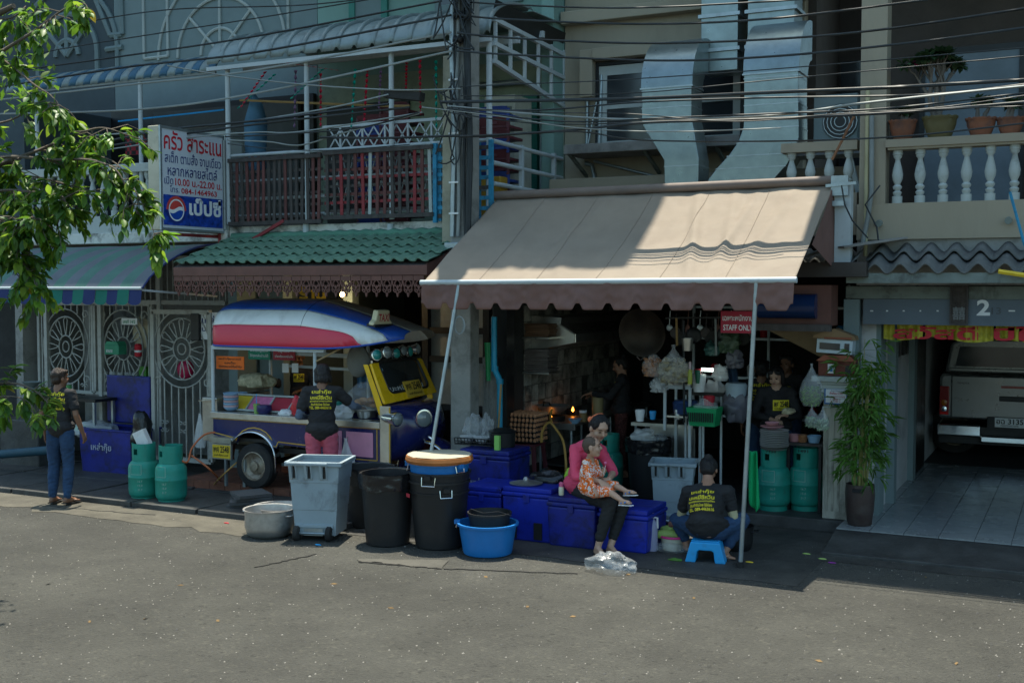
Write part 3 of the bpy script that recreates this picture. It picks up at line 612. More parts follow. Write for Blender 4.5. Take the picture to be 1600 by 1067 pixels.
for y_ in (12.7, 13.65): MB().bar((-6.22, y_, 3.35), (-6.22, y_, 4.3), .05).build('rail_post', M['whitemetal'], sr)
# blue striped canopy far left
bc = thing('blue_striped_canopy', 'blue and white striped metal canopy over the upper left balcony', 'canopy', (-12.3, 12, 5.5))
M['cblue'] = mat('canopy_blue_sheet', (0.03, 0.10, 0.16), 0.5, metal=0.2, var=0.1, dirt=0.3); M['cwhite'] = mat('canopy_pale_sheet', (0.20, 0.25, 0.25), 0.5, metal=0.2, var=0.1, dirt=0.5, dcol=(0.1, 0.09, 0.08))
for i in range(28):
 x0 = -14.35 + i * 0.142; x1 = x0 + 0.142
 MB().sheet(lambda u, v: V((x0 + (x1 - x0) * u, 12.0 + 0.95 * (1 - math.cos(v * 1.4)) , 5.42 + 0.34 * math.sin(v * 1.55) + 0.012 * math.sin(PI * u))), 4, 8).build('canopy_sheet', M['cblue'] if i % 2 else M['cwhite'], bc, smooth=50, solid=.004)
for u_ in (58, 220): p = P(u_, 200, 12.05); MB().tube([(p.x, 12.05, 3.4), (p.x, 12.05, 5.45)], .03, 8).build('post', M['whitemetal'], bc, smooth=50)
MB().bar((-14.35, 12.03, 5.41), (-10.4, 12.03, 5.41), .03).build('edge_rail', M['cablegrey'], bc)
# things on the left balcony
ac0 = thing('air_conditioner', 'pale air conditioner unit partly hidden behind the signboard top', 'air conditioner', (-11.2, 12.9, 4.2))
MB().box(-11.6, -10.75, 12.7, 13.05, 3.9, 4.75).build('housing', M['white'], ac0, bevel=.015)
for i in range(7): MB().box(-11.55 + i * .11, -11.48 + i * .11, 12.69, 12.702, 4.45, 4.68).build('grille_bar', M['greymetal'], ac0)
ck = MB().sheet(lambda u, v: V((-12.3 + 0.38 * u, 12.3 + .02 * math.sin(u * 14), 4.78 - .34 * v)), 12, 6)
M['check'] = mat('red_check_cloth', (0.28, 0.02, 0.03), 0.9); nt = M['check'].node_tree
def checker(m, c1, c2, sc):
 t = m.node_tree; b = t.nodes['Principled BSDF']; ch = t.nodes.new('ShaderNodeTexChecker'); ch.inputs['Scale'].default_value = sc
 ch.inputs['Color1'].default_value = (*c1, 1); ch.inputs['Color2'].default_value = (*c2, 1); tc = [n for n in t.nodes if n.type == 'TEX_COORD'][0]
 t.links.new(tc.outputs['Object'], ch.inputs['Vector']); t.links.new(ch.outputs[0], b.inputs['Base Color'])
checker(M['check'], (0.25, 0.02, 0.03), (0.02, 0.02, 0.02), 18)
tag(ck.build('hanging_cloth', M['check'], solid=.004), 'red and black checked cloth hung over the left balcony line', 'cloth')
tag(MB().tube([P(185, 190, 12.35), P(350, 172, 12.35)], .012, 6).build('clothes_pole', M['skyblue']), 'thin blue clothes pole over the left balcony', 'pole')
# ================================================================= projecting signboard
sg = thing('signboard', 'white Thai signboard with red and navy lettering and blue soft drink panel', 'sign', (-10.25, 11.4, 3.3))
yn, yf = 10.8, 11.98
MB().box(-10.43, -10.25, yn, yf, 3.28, 4.56).build('case', mat('sign_case_cream', (0.50, 0.47, 0.36), 0.6, dirt=0.4), sg, bevel=.01)
MB().box(-10.25, -10.235, yn + .012, yf - .012, 3.30, 4.54).build('sign_face', mat('sign_face_white', (0.55, 0.59, 0.64), 0.35, var=0.03), sg)
fr = MB().box(-10.25, -10.225, yn, yn + .03, 3.28, 4.56).box(-10.25, -10.225, yf - .03, yf, 3.28, 4.56).box(-10.25, -10.225, yn + .03, yf - .03, 4.53, 4.56).box(-10.25, -10.225, yn + .03, yf - .03, 3.28, 3.31)
fr.build('sign_frame', M['greymetal'], sg)
W_, H_ = yf - yn, 1.28
o_ = V((-10.234, yn, 3.28)); U_, Vv = V((0, 1, 0)), V((0, 0, 1))
lettering([('ครัว สาระแน', .06, .78, .95, .965)], M['redink'], sg, o_, U_, Vv, W_, H_, bold=.014)
lettering([('สเต็ก ตามสั่ง จานเดียว', .07, .655, .94, .765), ('หลากหลายสไตล์', .11, .53, .88, .645), ('เปิด', .06, .445, .19, .52), ('โทร.', .14, .37, .28, .435)], M['navyink'], sg, o_, U_, Vv, W_, H_, bold=.008)
lettering([('10.00 น.-22.00 น.', .22, .44, .95, .51), ('084-1464963', .31, .365, .87, .42)], M['redink'], sg, o_, U_, Vv, W_, H_, bold=.018)
bpn = MB().box(-10.235, -10.229, yn + .05, yf - .05, 3.345, 3.72).build('drink_panel', mat('drink_panel_blue', (0.012, 0.05, 0.30), 0.3, var=0.75, scale=12), sg)
lettering([('เป๊ปซี่', .42, .16, .93, .335)], M['whiteink'], bpn, o_ + V((.006, 0, 0)), U_, Vv, W_, H_, bold=.035)
lc = V((-10.2285, yn + .27, 3.535))
def disc(mb, c, r0, r1, a0, a1, n=24):
 vs = []
 for i in range(n + 1):
  a = rad(a0 + (a1 - a0) * i / n)
  for r in (r0, r1): vs.append(c + V((0, r * math.cos(a), r * math.sin(a))))
 mb.add(vs, [(2 * i, 2 * i + 1, 2 * i + 3, 2 * i + 2) for i in range(n)]); return mb
disc(MB(), lc, .135, .175, 0, 180).build('logo_ring_top', mat('logo_red', (0.55, 0.06, 0.05), 0.4), bpn)
disc(MB(), lc, .135, .175, 180, 360).build('logo_ring_bottom', mat('logo_dark_blue', (0.01, 0.03, 0.2), 0.4), bpn)
disc(MB(), lc + V((.002, 0, 0)), .12, .137, 0, 360, 40).build('logo_white_ring', M['whiteink'], bpn)
def wave_fill(z0f, z1f, m, nm, lift):
 mb = MB(); n = 24; R_ = .12
 for i in range(n):
  q = []
  for j in (i, i + 1):
   yy = -R_ + 2 * R_ * j / n; lim = math.sqrt(max(0, R_ * R_ - yy * yy))
   q.append((yy, max(-lim, min(lim, z0f(yy))), max(-lim, min(lim, z1f(yy)))))
  (a, b0, b1), (c, d0, d1) = q
  mb.add([lc + V((lift, a, b0)), lc + V((lift, c, d0)), lc + V((lift, c, d1)), lc + V((lift, a, b1))], [(0, 1, 2, 3)])
 mb.build(nm, m, bpn)
wv = lambda yy: 0.022 * math.sin(yy / .12 * 2.6)
wave_fill(lambda t: wv(t) + .025, lambda t: 1, MATS['logo_red'], 'logo_red_field', .001)
wave_fill(lambda t: wv(t) - .02, lambda t: wv(t) + .025, M['whiteink'], 'logo_wave', .001)
wave_fill(lambda t: -1, lambda t: wv(t) - .02, mat('logo_blue', (0.01, 0.07, 0.4), 0.4), 'logo_blue_field', .001)
MB().bar((-10.35, 10.9, 3.24), (-10.35, 12.0, 3.24), .03, .04).bar((-10.3, 11.95, 3.05), (-10.3, 11.95, 3.3), .03).bar((-9.9, 11.9, 3.1), (-9.2, 11.9, 3.42), .04).build('bracket', M['redwood'], sg)
# ================================================================= striped fabric awning (left)
M['fgreen'] = mat('awning_green_fabric', (0.085, 0.19, 0.16), 0.85, var=0.12, scale=3, translucent=.15); M['fblue'] = mat('awning_blue_grey_fabric', (0.14, 0.16, 0.19), 0.85, var=0.12, scale=3, translucent=.15)
M['vgreen'] = mat('valance_green_fabric', (0.02, 0.19, 0.14), 0.8, var=0.1, translucent=.2); M['vblue'] = mat('valance_blue_fabric', (0.03, 0.045, 0.15), 0.8, var=0.1, translucent=.2)
sa = thing('striped_awning', 'green and blue striped fabric awning below the left balustrade', 'awning', (-12.3, 11.3, 2.8))
ax0, ax1 = -13.6, -10.34
def aw(x, t):
 return V((x, 12.0 - 1.43 * t, 2.56 + 0.58 * (math.cos(t * PI / 2) ** 0.75 if t < 1 else 0) + 0.02 * math.sin(x * 7) * math.sin(t * PI)))
ns = 17
for i in range(ns):
 x0 = ax0 + (ax1 - ax0) * i / ns; x1 = ax0 + (ax1 - ax0) * (i + 1) / ns
 MB().sheet(lambda u, v: aw(x0 + (x1 - x0) * u, v), 2, 16).build('stripe', M['fgreen'] if i % 2 else M['fblue'], sa, smooth=50)
 MB().sheet(lambda u, v: V((x0 + (x1 - x0) * u, 10.57 - .03 * v + .012 * math.sin(x0 * 9 + u), 2.555 - .20 * v + (0.03 * abs(2 * u - 1) ** 3 if v > .99 else 0))), 6, 4).build('valance_flap', M['vgreen'] if i % 2 else M['vblue'], sa, smooth=50)
MB().tube([(ax0, 10.57, 2.56), (ax1, 10.57, 2.56)], .02, 8).build('front_bar', M['whitemetal'], sa, smooth=50)
MB().tube([aw(ax1 + .01, t / 12) for t in range(13)], .012, 6).build('edge_piping', M['vblue'], sa)
for x_ in (ax0 + .05, ax1 - .05): MB().bar((x_, 10.6, 2.54), (x_, 11.98, 2.45), .025).build('arm', M['whitemetal'], sa)
# ================================================================= green tile roof with carved fascia
gt = thing('green_tile_roof', 'green glazed tile lean-to roof with carved brown fascia above the food cart', 'roof', (-8.3, 11.4, 2.9))
M['gtl'] = mat('green_glazed_tile', (0.11, 0.215, 0.155), 0.55, var=0.25, scale=3, bump=0.15, dirt=0.5, dcol=(0.06, 0.09, 0.07), dscale=5, dlo=0.55)
M['gtm'] = mat('green_mortar', (0.10, 0.24, 0.17), 0.9, var=0.2, bump=0.8)
R0, R1 = V((-10.1, 10.88, 2.83)), V((-10.1, 12.0, 3.2)); sl_len = (R1 - R0).length; dr = (R1 - R0).normalized(); nr = V((1, 0, 0)).cross(dr)
tw = 0.158; tl = sl_len / 4 + .05
tmb = MB().sheet(lambda u, v: V((tw * 1.1 * u, tl * v, 0.026 * math.sin(PI * min(1, u / .5)) if u < .5 else -0.009 * math.sin(PI * (u - .5) / .5) + 0.0)), 12, 1)
tmb.v = [(x, y, z + 0.032 * (1 - y / tl)) for x, y, z in tmb.v]
tme = MB(); tme.v = tmb.v + [(x, y, z - .012) for x, y, z in tmb.v]; n_ = len(tmb.v)
tme.f = list(tmb.f) + [tuple(i + n_ for i in f[::-1]) for f in tmb.f] + [(i, i + n_, i + 1 + n_, i + 1) for i in range(12)] + [(13 + i, 13 + i + 1, 13 + i + 1 + n_, 13 + i + n_) for i in range(12)]; tme.m = [0] * len(tme.f)
tile = tme.mesh('tile', M['gtl'], smooth=45)
ang = math.atan2(dr.z, dr.y)
for r in range(4):
 for c in range(23):
  off = 0
  p = R0 + V((c * tw + off, 0, 0)) + dr * (r * sl_len / 4) + nr * 0.02
  inst('tile', tile, gt, Matrix.Translation(p) @ Matrix.Rotation(ang + rad(random.uniform(-.8, .8)), 4, 'X') @ Matrix.Rotation(rad(random.uniform(-.6, .6)), 4, 'Z'))
MB().tube([R1 + V((x * .1, -.03 + .01 * math.sin(x * 2), .03 + .012 * math.sin(x * 3.1))) for x in range(37)], .055, 8).build('mortar_ridge', M['gtm'], gt, smooth=60)
MB().add([R0 + V((0, 0, -.02)), R0 + V((3.6, 0, -.02)), R1 + V((3.6, 0, -.02)), R1 + V((0, 0, -.02))], [(0, 1, 2, 3)]).build('roof_deck', M['wooddk'], gt, solid=.03)
MB().box(-10.1, -6.47, 10.86, 10.90, 2.71, 2.82).build('fascia_board', M['brown'], gt, bevel=.004)
MB().bar((-6.5, 10.9, 2.76), (-6.5, 12, 3.1), .03, .14).build('side_board', M['brown'], gt)
# carved drop: one scalloped piece with pierced scrolls
dw = 0.138
def drop():
 mb = MB()
 mb.box(.003, dw - .003, -.012, .012, -.055, 0)
 c = dw / 2
 def b_(pts, w=.011):
  for a, q in zip(pts[:-1], pts[1:]): mb.bar((a[0], 0, a[1]), (q[0], 0, q[1]), w, .02, up=(0, 1, 0))
 for s_ in (1, -1):
  f = lambda x: c + s_ * x
  b_([(f(.066), -.05), (f(.06), -.10), (f(.045), -.135), (f(.052), -.165), (f(.03), -.185)])
  b_([(f(.01), -.05), (f(.04), -.085), (f(.022), -.115), (f(.002), -.135)])
  b_([(f(.03), -.185), (f(.012), -.17), (f(.028), -.15), (f(.04), -.16)])
  b_([(f(.055), -.10), (f(.03), -.12)])
  b_([(f(.012), -.185), (f(0), -.235)], .013)
 mb.prism([(c - .014, -.13), (c, -.10), (c + .014, -.13), (c, -.175)], (0, -.01, 0), (1, 0, 0), (0, 0, 1), (0, .02, 0))
 return mb.mesh('carved_drop', M['brown'])
dme = drop()
for i in range(26): inst('carved_drop', dme, gt, Matrix.Translation((-10.1 + i * dw, 10.88, 2.705)))
# lamp glow under the eave and hanging letters
lb = thing('ceiling_bulb', 'small glowing yellow bulb under the carved eave', 'lamp', tuple(P(535, 460, 12.6)))
lp = P(535, 460, 12.6)
MB().ell(lp, (.03, .03, .035)).build('bulb', mat('bulb_glow', (1, .8, .4), .5, emit=(1, .62, .22), estr=18), lb); MB().ell(lp + V((0, 0, .06)), (.02, .02, .04)).build('cap', M['blackmetal'], lb)
bl = bpy.data.lights.new('bulb_light', 'POINT'); bl.energy = 5; bl.color = (1, .7, .35); bl.shadow_soft_size = .04
blo = bpy.data.objects.new('bulb_light', bl); blo.location = lp + V((0, -.08, -.06)); COL.objects.link(blo)
hs = thing('hanging_shop_sign', 'dark hanging board with yellow letters under the carved eave', 'sign', tuple(P(483, 452, 12.2)))
q = P(465, 468, 12.2); MB().box(q.x, q.x + .62, 12.2, 12.23, q.z, q.z + .25).build('board', M['blackmetal'], hs)
lettering([('ร้าน', .05, .0, .9, .75)], M['plateyellow'], hs, (q.x, 12.198, q.z), (1, 0, 0), (0, 0, 1), .5, .25, bold=.04)
# ================================================================= lattice fences on the mint balcony
def slat_fence(name, label, u0, u1, zt, zb, y, mv, mh, n, nh, red=(), pale=(), frame_m=None):
 t = thing(name, label, 'fence', (P(u0, 300, y).x, y, zb)); x0, x1 = P(u0, 300, y).x, P(u1, 300, y).x
 for k in range(n):
  x = x0 + (x1 - x0) * (k + .5) / n; tilt = random.uniform(-.012, .012)
  m = M['redwood'] if k in red else (M['white'] if k in pale else mv[random.randrange(len(mv))])
  MB().bar((x + tilt, y, zb - .0), (x - tilt, y, zt + random.uniform(-.015, .01)), .042, .014, up=(0, 1, 0)).build('slat', m, t)
 for k in range(nh):
  z = zb + .1 + (zt - zb - .14) * k / (nh - 1)
  MB().bar((x0, y + .02, z), (x1, y + .02, z + random.uniform(-.01, .01)), .035, .014, up=(0, 1, 0)).build('cross_slat', mh[k % len(mh)], t)
 fm = frame_m or M['wooddk']
 MB().bar((x0, y - .005, zb + .02), (x1, y - .005, zb + .02), .05, .05).bar((x0, y - .005, zt - .03), (x1, y - .005, zt - .03), .05, .05).build('fence_frame', fm, t)
 return t
slat_fence('slat_fence', 'weathered dark brown slat fence right of the signboard', 358, 503, 4.25, 3.38, 11.92, [M['wooddk'], M['woodrd'], M['wooddk']], [M['wooddk']], 17, 6)
slat_fence('slat_fence', 'dark slat fence with red cross slats next to the blue lattice', 506, 678, 4.27, 3.42, 11.90, [M['wooddk'], M['woodrd'], M['wooddk']], [M['wooddk'], M['redwood'], M['woodrd']], 15, 8, red=(2, 5, 12), pale=(6, 14))
def lattice(label, u0, u1, zt, zb, y, nv, nh):
 t = thing('blue_lattice', label, 'lattice', (P(u0, 300, y).x, y, zb)); x0, x1 = P(u0, 300, y).x, P(u1, 300, y).x
 for k in range(nv):
  x = x0 + (x1 - x0) * (k + .5) / nv; MB().bar((x, y + .012, zb), (x, y + .012, zt), .04, .012, up=(0, 1, 0)).build('upright_slat', M['cyanwood'], t)
 for k in range(nh):
  z = zb + .06 + (zt - zb - .12) * k / (nh - 1)
  MB().bar((x0, y, z), (x1, y, z + random.uniform(-.008, .008)), .045, .012, up=(0, 1, 0)).build('cross_slat', M['cyanwood'] if k % 4 else M['wooddk'], t)
 MB().bar((x0, y - .01, zb - .02), (x0, y - .01, zt + .02), .05, .04, up=(0, 1, 0)).bar((x1, y - .01, zb - .02), (x1, y - .01, zt + .02), .05, .04, up=(0, 1, 0)).build('lattice_frame', M['cyanwood'], t)
lattice('blue painted wooden lattice left of the utility pole', 681, 716, 4.26, 3.36, 11.92, 3, 9)
lattice('blue painted wooden lattice right of the utility pole', 742, 768, 4.26, 3.2, 11.92, 2, 9)
br = thing('balcony_railing', 'white tube railing with crossed bars behind the slat fences', 'railing', (-8.3, 12, 3.4))
for z_, y_ in ((4.29, 11.98), (3.95, 12.0), (3.72, 12.0), (3.5, 12.0)): MB().tube([(-10.15, y_, z_), (-6.25, y_, z_)], .024, 8).build('rail_tube', M['whitemetal'], br, smooth=50)
xb = MB(); xa, xe = P(515, 200, 12.02).x, P(712, 200, 12.02).x
nX = 11
for i in range(nX):
 a = xa + (xe - xa) * i / nX; c = xa + (xe - xa) * (i + 1) / nX
 xb.bar((a, 12.02, 4.31), (c, 12.02, 4.55), .014).bar((a, 12.02, 4.55), (c, 12.02, 4.31), .014)
 if i % 2: xb.bar((a, 12.02, 4.3), (a, 12.02, 4.58), .022)
 xb.bar((a, 12.06, 3.6), (c, 12.06, 4.2), .012).bar((a, 12.06, 4.2), (c, 12.06, 3.6), .012)
xb.bar((xa - .1, 12.02, 4.58), (xe, 12.02, 4.58), .035); xb.build('crossed_bars', M['whitemetal'], br)
# stacked plastic chairs behind the railing
def chair_stack(label, x, y, z, n, mt):
 t = thing('chair_stack', label, 'stacked chairs', (x, y, z), 0, 'chair stacks on the balcony')
 for k in range(n):
  zz = z + k * .13; mb = MB()
  mb.box(x - .2, x + .2, y - .2, y + .2, zz, zz + .035)
  mb.sheet(lambda u, v: V((x - .2 + .4 * u, y - .2 - .03 * v, zz + .02 + .10 * v + .01 * math.sin(u * PI))), 4, 1)
  for s_ in (-1, 1): mb.bar((x + s_ * .2, y - .21, zz - .05), (x + s_ * .2, y - .2, zz + .1), .035);
  mb.box(x - .05, x + .05, y - .215, y - .2, zz + .04, zz + .12)
  mb.build('stacked_chair', mt[k % len(mt)], t, bevel=.006)
M['chred'] = mat('dark_red_plastic', (0.10, 0.022, 0.028), 0.5, var=0.15); M['chblue'] = mat('blue_chair_plastic', (0.02, 0.05, 0.22), 0.5, var=0.1)
for lab, u_, y_, n, mt in (('stack of red and blue plastic chairs behind the crossed railing', 594, 12.6, 12, [M['chred'], M['chblue'], M['chred']]), ('stack of dark red plastic chairs right of the red and blue stack', 630, 12.6, 13, [M['chred']]),
                           ('stack of red and blue chairs right of the right blue lattice', 783, 12.7, 12, [M['chred'], M['chred'], M['chblue']])):
 q = P(u_, 300, y_); chair_stack(lab, q.x, y_, 3.2, n, mt)
crt = MB().box(-6.75, -6.3, 12.3, 12.5, 3.2, 3.9); tag(crt.build('yellow_crate', mat('ochre_plastic', (0.38, 0.22, 0.02), .5), bevel=.02), 'ochre yellow crate behind the right blue lattice', 'crate')
tag(MB().tube([P(398, 185, 12.5), P(404, 180, 12.5)], .02, 6).build('hook', M['blackmetal']), 'small hook holding the blue bundle', 'hook')
umb = MB().lathe([(.02, 0), (.13, .1), (.15, .3), (.15, .7), (.10, .95), (.02, 1.1)], 12, tuple(P(400, 245, 12.5) + V((0, 0, -.25)))); umb.disp(lambda p: p + V((noise.noise(p * 7) * .05, noise.noise(p * 5) * .05, 0)))
tag(umb.build('folded_parasol', mat('faded_blue_cloth', (0.10, 0.22, 0.33), .9, var=.3, translucent=.2), smooth=60), 'faded blue cloth bundle hanging behind the balcony wires', 'parasol')
tag(MB().tube([P(375, 157, 12.3), P(600, 166, 12.3), P(640, 166, 12.3)], .016, 6).build('bamboo_pole', mat('bamboo', (0.35, 0.22, 0.08), .6)), 'horizontal yellow bamboo pole across the balcony', 'pole')
# cabinet behind right lattice
cb = thing('steel_cabinet', 'pale beige outdoor cabinet on the balcony right of the pole', 'cabinet', (-6.6, 13.3, 3.2)); a, c = P(768, 200, 13.3).x, P(815, 200, 13.3).x
MB().box(a, c, 13.1, 13.6, 3.2, 5.0).build('housing', mat('cream_steel', (0.45, 0.44, 0.36), .5, dirt=.4, dcol=(.2, .19, .15)), cb, bevel=.01)
MB().box(c - .12, c - .04, 13.09, 13.10, 4.75, 4.85).build('label_plate', M['oldgreen'], cb)
MB().tube([(-6.5, 13.9, 3.3), (-6.5, 13.9, 5.2), (-6.8, 13.9, 5.3), (-7.6, 13.9, 5.3)], .04, 10).build('duct_pipe', M['greymetal'], cb, smooth=50)
# streamers
def streamer(u0, v0, u1, v1, y, m, lab):
 a, c = P(u0, v0, y), P(u1, v1, y); n = 40; mb = MB(); vs = []
 for i in range(n + 1):
  p = a + (c - a) * (i / n); ph = i * .75; w = .02 * (1 - .3 * i / n)
  e = V((math.cos(ph) * w, math.sin(ph) * w, 0)); vs += [p - e, p + e]
 mb.add(vs, [(2 * i, 2 * i + 1, 2 * i + 3, 2 * i + 2) for i in range(n)])
 tag(mb.build('streamer', m), lab, 'streamer', 'spiral foil streamers on the balcony')
M['stred'] = mat('red_foil', (0.5, 0.02, 0.05), .25, metal=.4); M['stgreen'] = mat('green_foil', (0.0, 0.30, 0.22), .25, metal=.4); M['stpurple'] = mat('purple_foil', (0.22, 0.13, 0.22), .3, metal=.4)
for a in ((415, 112, 376, 168, 11.7, 'stred', 'red foil streamer slanting left of the others'), (430, 116, 371, 170, 11.75, 'stgreen', 'green foil streamer slanting beside the leftmost red one'), (505, 108, 454, 155, 11.7, 'stgreen', 'green foil streamer slanting down from the canopy edge'),
          (448, 99, 532, 111, 11.75, 'stred', 'red foil streamer blown nearly level under the canopy'), (462, 110, 460, 200, 12.0, 'stpurple', 'purple streamer hanging left of the first post'), (501, 115, 501, 198, 12.0, 'stred', 'dark red streamer hanging right of the first post'),
          (555, 108, 549, 200, 12.0, 'stgreen', 'green streamer hanging midway between the posts'), (574, 108, 569, 190, 12.0, 'stred', 'red streamer hanging just left of the second post'), (595, 105, 592, 170, 12.0, 'stpurple', 'purple streamer hanging against the second post'),
          (635, 98, 634, 150, 12.0, 'stred', 'red streamer hanging left of the brightest pink one'), (656, 94, 657, 180, 12.0, 'stred', 'pink red streamer hanging right of the second post'), (681, 95, 682, 200, 12.0, 'stgreen', 'green streamer hanging nearest to the utility pole')):
 streamer(*a[:5], M[a[5]], a[6])
# ================================================================= utility pole, meter, cables
up = thing('utility_pole', 'grey concrete utility pole wrapped with conduits at the corner of the kitchen', 'utility pole', (-6.4, 11.6, 0))
M['poleconc'] = mat('pole_concrete', (0.27, 0.27, 0.25), .85, var=.15, bump=.4, dirt=.5, dscale=3)
pb, ptp = P(726, 700, 11.6), P(745, 0, 11.6); px = pb.x
MB().bar((px, 11.6, 0), (px + .03, 11.6, 9.0), .26, .22, up=(0, 1, 0)).build('shaft', M['poleconc'], up, bevel=.015)
MB().bar((px - .17, 11.55, 3.0), (px - .15, 11.55, 5.2), .13, .1, up=(0, 1, 0)).build('side_post', mat('yellowed_concrete', (.33, .31, .23), .85, dirt=.5), up)
for dx, r, m in ((-.06, .03, 'greymetal'), (.0, .022, 'cablegrey'), (.14, .03, 'cable'), (.16, .02, 'cable'), (.09, .018, 'cable')):
 pts = [V((px + dx + .015 * math.sin(i * 1.3 + dx * 30), 11.455, 3.15 + i * .42)) for i in range(12)]; MB().tube(pts, r, 8).build('conduit', M[m], up, smooth=50)
for z_ in (3.4, 3.75, 4.3, 4.9, 5.3): MB().box(px - .1, px + .02, 11.42, 11.44, z_, z_ + .02).build('clip', M['white_pl'], up)
MB().box(px - .14, px + .12, 11.38, 11.49, 2.78, 3.08).build('meter_box', M['greymetal'], up, bevel=.01)
for z_ in (5.35, 5.62, 5.9, 6.15): MB().lathe([(.0, 0), (.05, .01), (.03, .04), (.05, .07), (.03, .1), (0, .11)], 10, (px - .02, 11.42, z_), Matrix.Rotation(rad(90), 3, 'Y')).build('insulator', M['blackmetal'], up, smooth=60)
for i in range(14):
 z0 = random.uniform(4.2, 6.0); pts = [V((px + random.uniform(-.25, .3), 11.4 + random.uniform(-.1, .05), z0 + random.uniform(-.5, .5))) for k in range(5)]
 sm = []
 for k in range(len(pts) - 3 + 2):
  a, c = pts[max(0, k)], pts[min(len(pts) - 1, k + 1)]
  sm += [a.lerp(c, t / 5) + V((0, 0, -.06 * math.sin(PI * t / 5))) for t in range(5)]
 MB().tube(sm, .009, 5).build('loose_wire', M['cable'], up)
lamp_arm = MB().bar(P(603, 147, 11.4), P(660, 152, 11.4), .12, .1); tag(lamp_arm.build('cable_bar', mat('charred_timber', (.03, .03, .028), .9, var=.4, bump=1), bevel=.01), 'charred black timber bar holding the cable bundle left of the pole', 'bar')
def cable(pts, y, r, m, lab, grp='overhead cables across the street front'):
 q = [P(u, v, yy) for (u, v), yy in zip(pts, y if isinstance(y, (list, tuple)) else [y] * len(pts))]
 # Catmull-Rom
 s_ = []
 for i in range(len(q) - 1):
  p0, p1, p2, p3 = q[max(0, i - 1)], q[i], q[i + 1], q[min(len(q) - 1, i + 2)]
  for t in range(10):
   t /= 10; s_.append(.5 * ((2 * p1) + (p2 - p0) * t + (2 * p0 - 5 * p1 + 4 * p2 - p3) * t * t + (3 * p1 - p0 - 3 * p2 + p3) * t ** 3))
 s_.append(q[-1])
 # run on past the frame
 s_.insert(0, s_[0] + (s_[0] - s_[2]).normalized() * 4 if pts[0][0] < 60 else s_[0] + V((0, .01, .01)))
 if pts[-1][0] > 1560: s_.append(s_[-1] + (s_[-1] - s_[-3]).normalized() * 5)
 tag(MB().tube(s_, r, 6).build('overhead_cable', m, smooth=60), lab, 'cable', grp)
K_, G_ = M['cable'], M['cablegrey']
Lc = [([(10, 98), (95, 77), (400, 29), (575, 0)], .008, K_, 'thin black cable rising from the leaves to the top edge above the arches'),
      ([(18, 112), (200, 87), (400, 57), (690, 2)], .012, K_, 'black cable over the arched mouldings reaching the pole top'),
      ([(20, 133), (200, 105), (400, 82), (705, 24)], .014, K_, 'black cable crossing the ribs of the grey canopy'),
      ([(20, 154), (200, 133), (400, 110), (705, 51)], .013, G_, 'pale cable along the lower edge of the grey canopy'),
      ([(18, 178), (220, 171), (400, 146), (707, 80)], .013, G_, 'pale cable dropping from the pole below the canopy edge'),
      ([(105, 40), (260, 16), (480, 8), (640, -12)], .008, K_, 'slack thin wire across the top left mouldings'),
      ([(262, 103), (350, 118), (480, 133), (620, 141), (720, 139)], .010, G_, 'thin pale wire crossing the two posts below the canopy'),
      ([(150, 212), (340, 196), (500, 172), (607, 148)], .010, G_, 'wire from the leaves to the charred bar, highest of the lower group'),
      ([(150, 225), (260, 203), (400, 189), (607, 163)], .016, K_, 'thick twisted cable ending at the charred bar'),
      ([(140, 233), (300, 208), (430, 191), (640, 168)], .014, K_, 'twisted black cable below the thick one left of the pole'),
      ([(130, 240), (300, 215), (400, 207), (470, 206), (660, 176)], .010, G_, 'pale sagging wire right of the signboard top'),
      ([(355, 219), (420, 222), (470, 227), (540, 207), (655, 178)], .009, G_, 'lowest pale wire drooping over the lattice posts'),
      ([(352, 214), (440, 210), (560, 200), (655, 176)], .009, K_, 'black wire from the sign corner to the cable hub'),
      ([(356, 225), (430, 233), (520, 235), (640, 226)], .006, K_, 'very thin wire grazing the slat fence top'),
      ([(500, 215), (600, 216), (700, 213), (780, 213)], .014, K_, 'black cable running level in front of the crossed railing')]
for i, (pts, r, m, lab) in enumerate(Lc): cable(pts, 11.40 - .012 * i, r, m, lab)
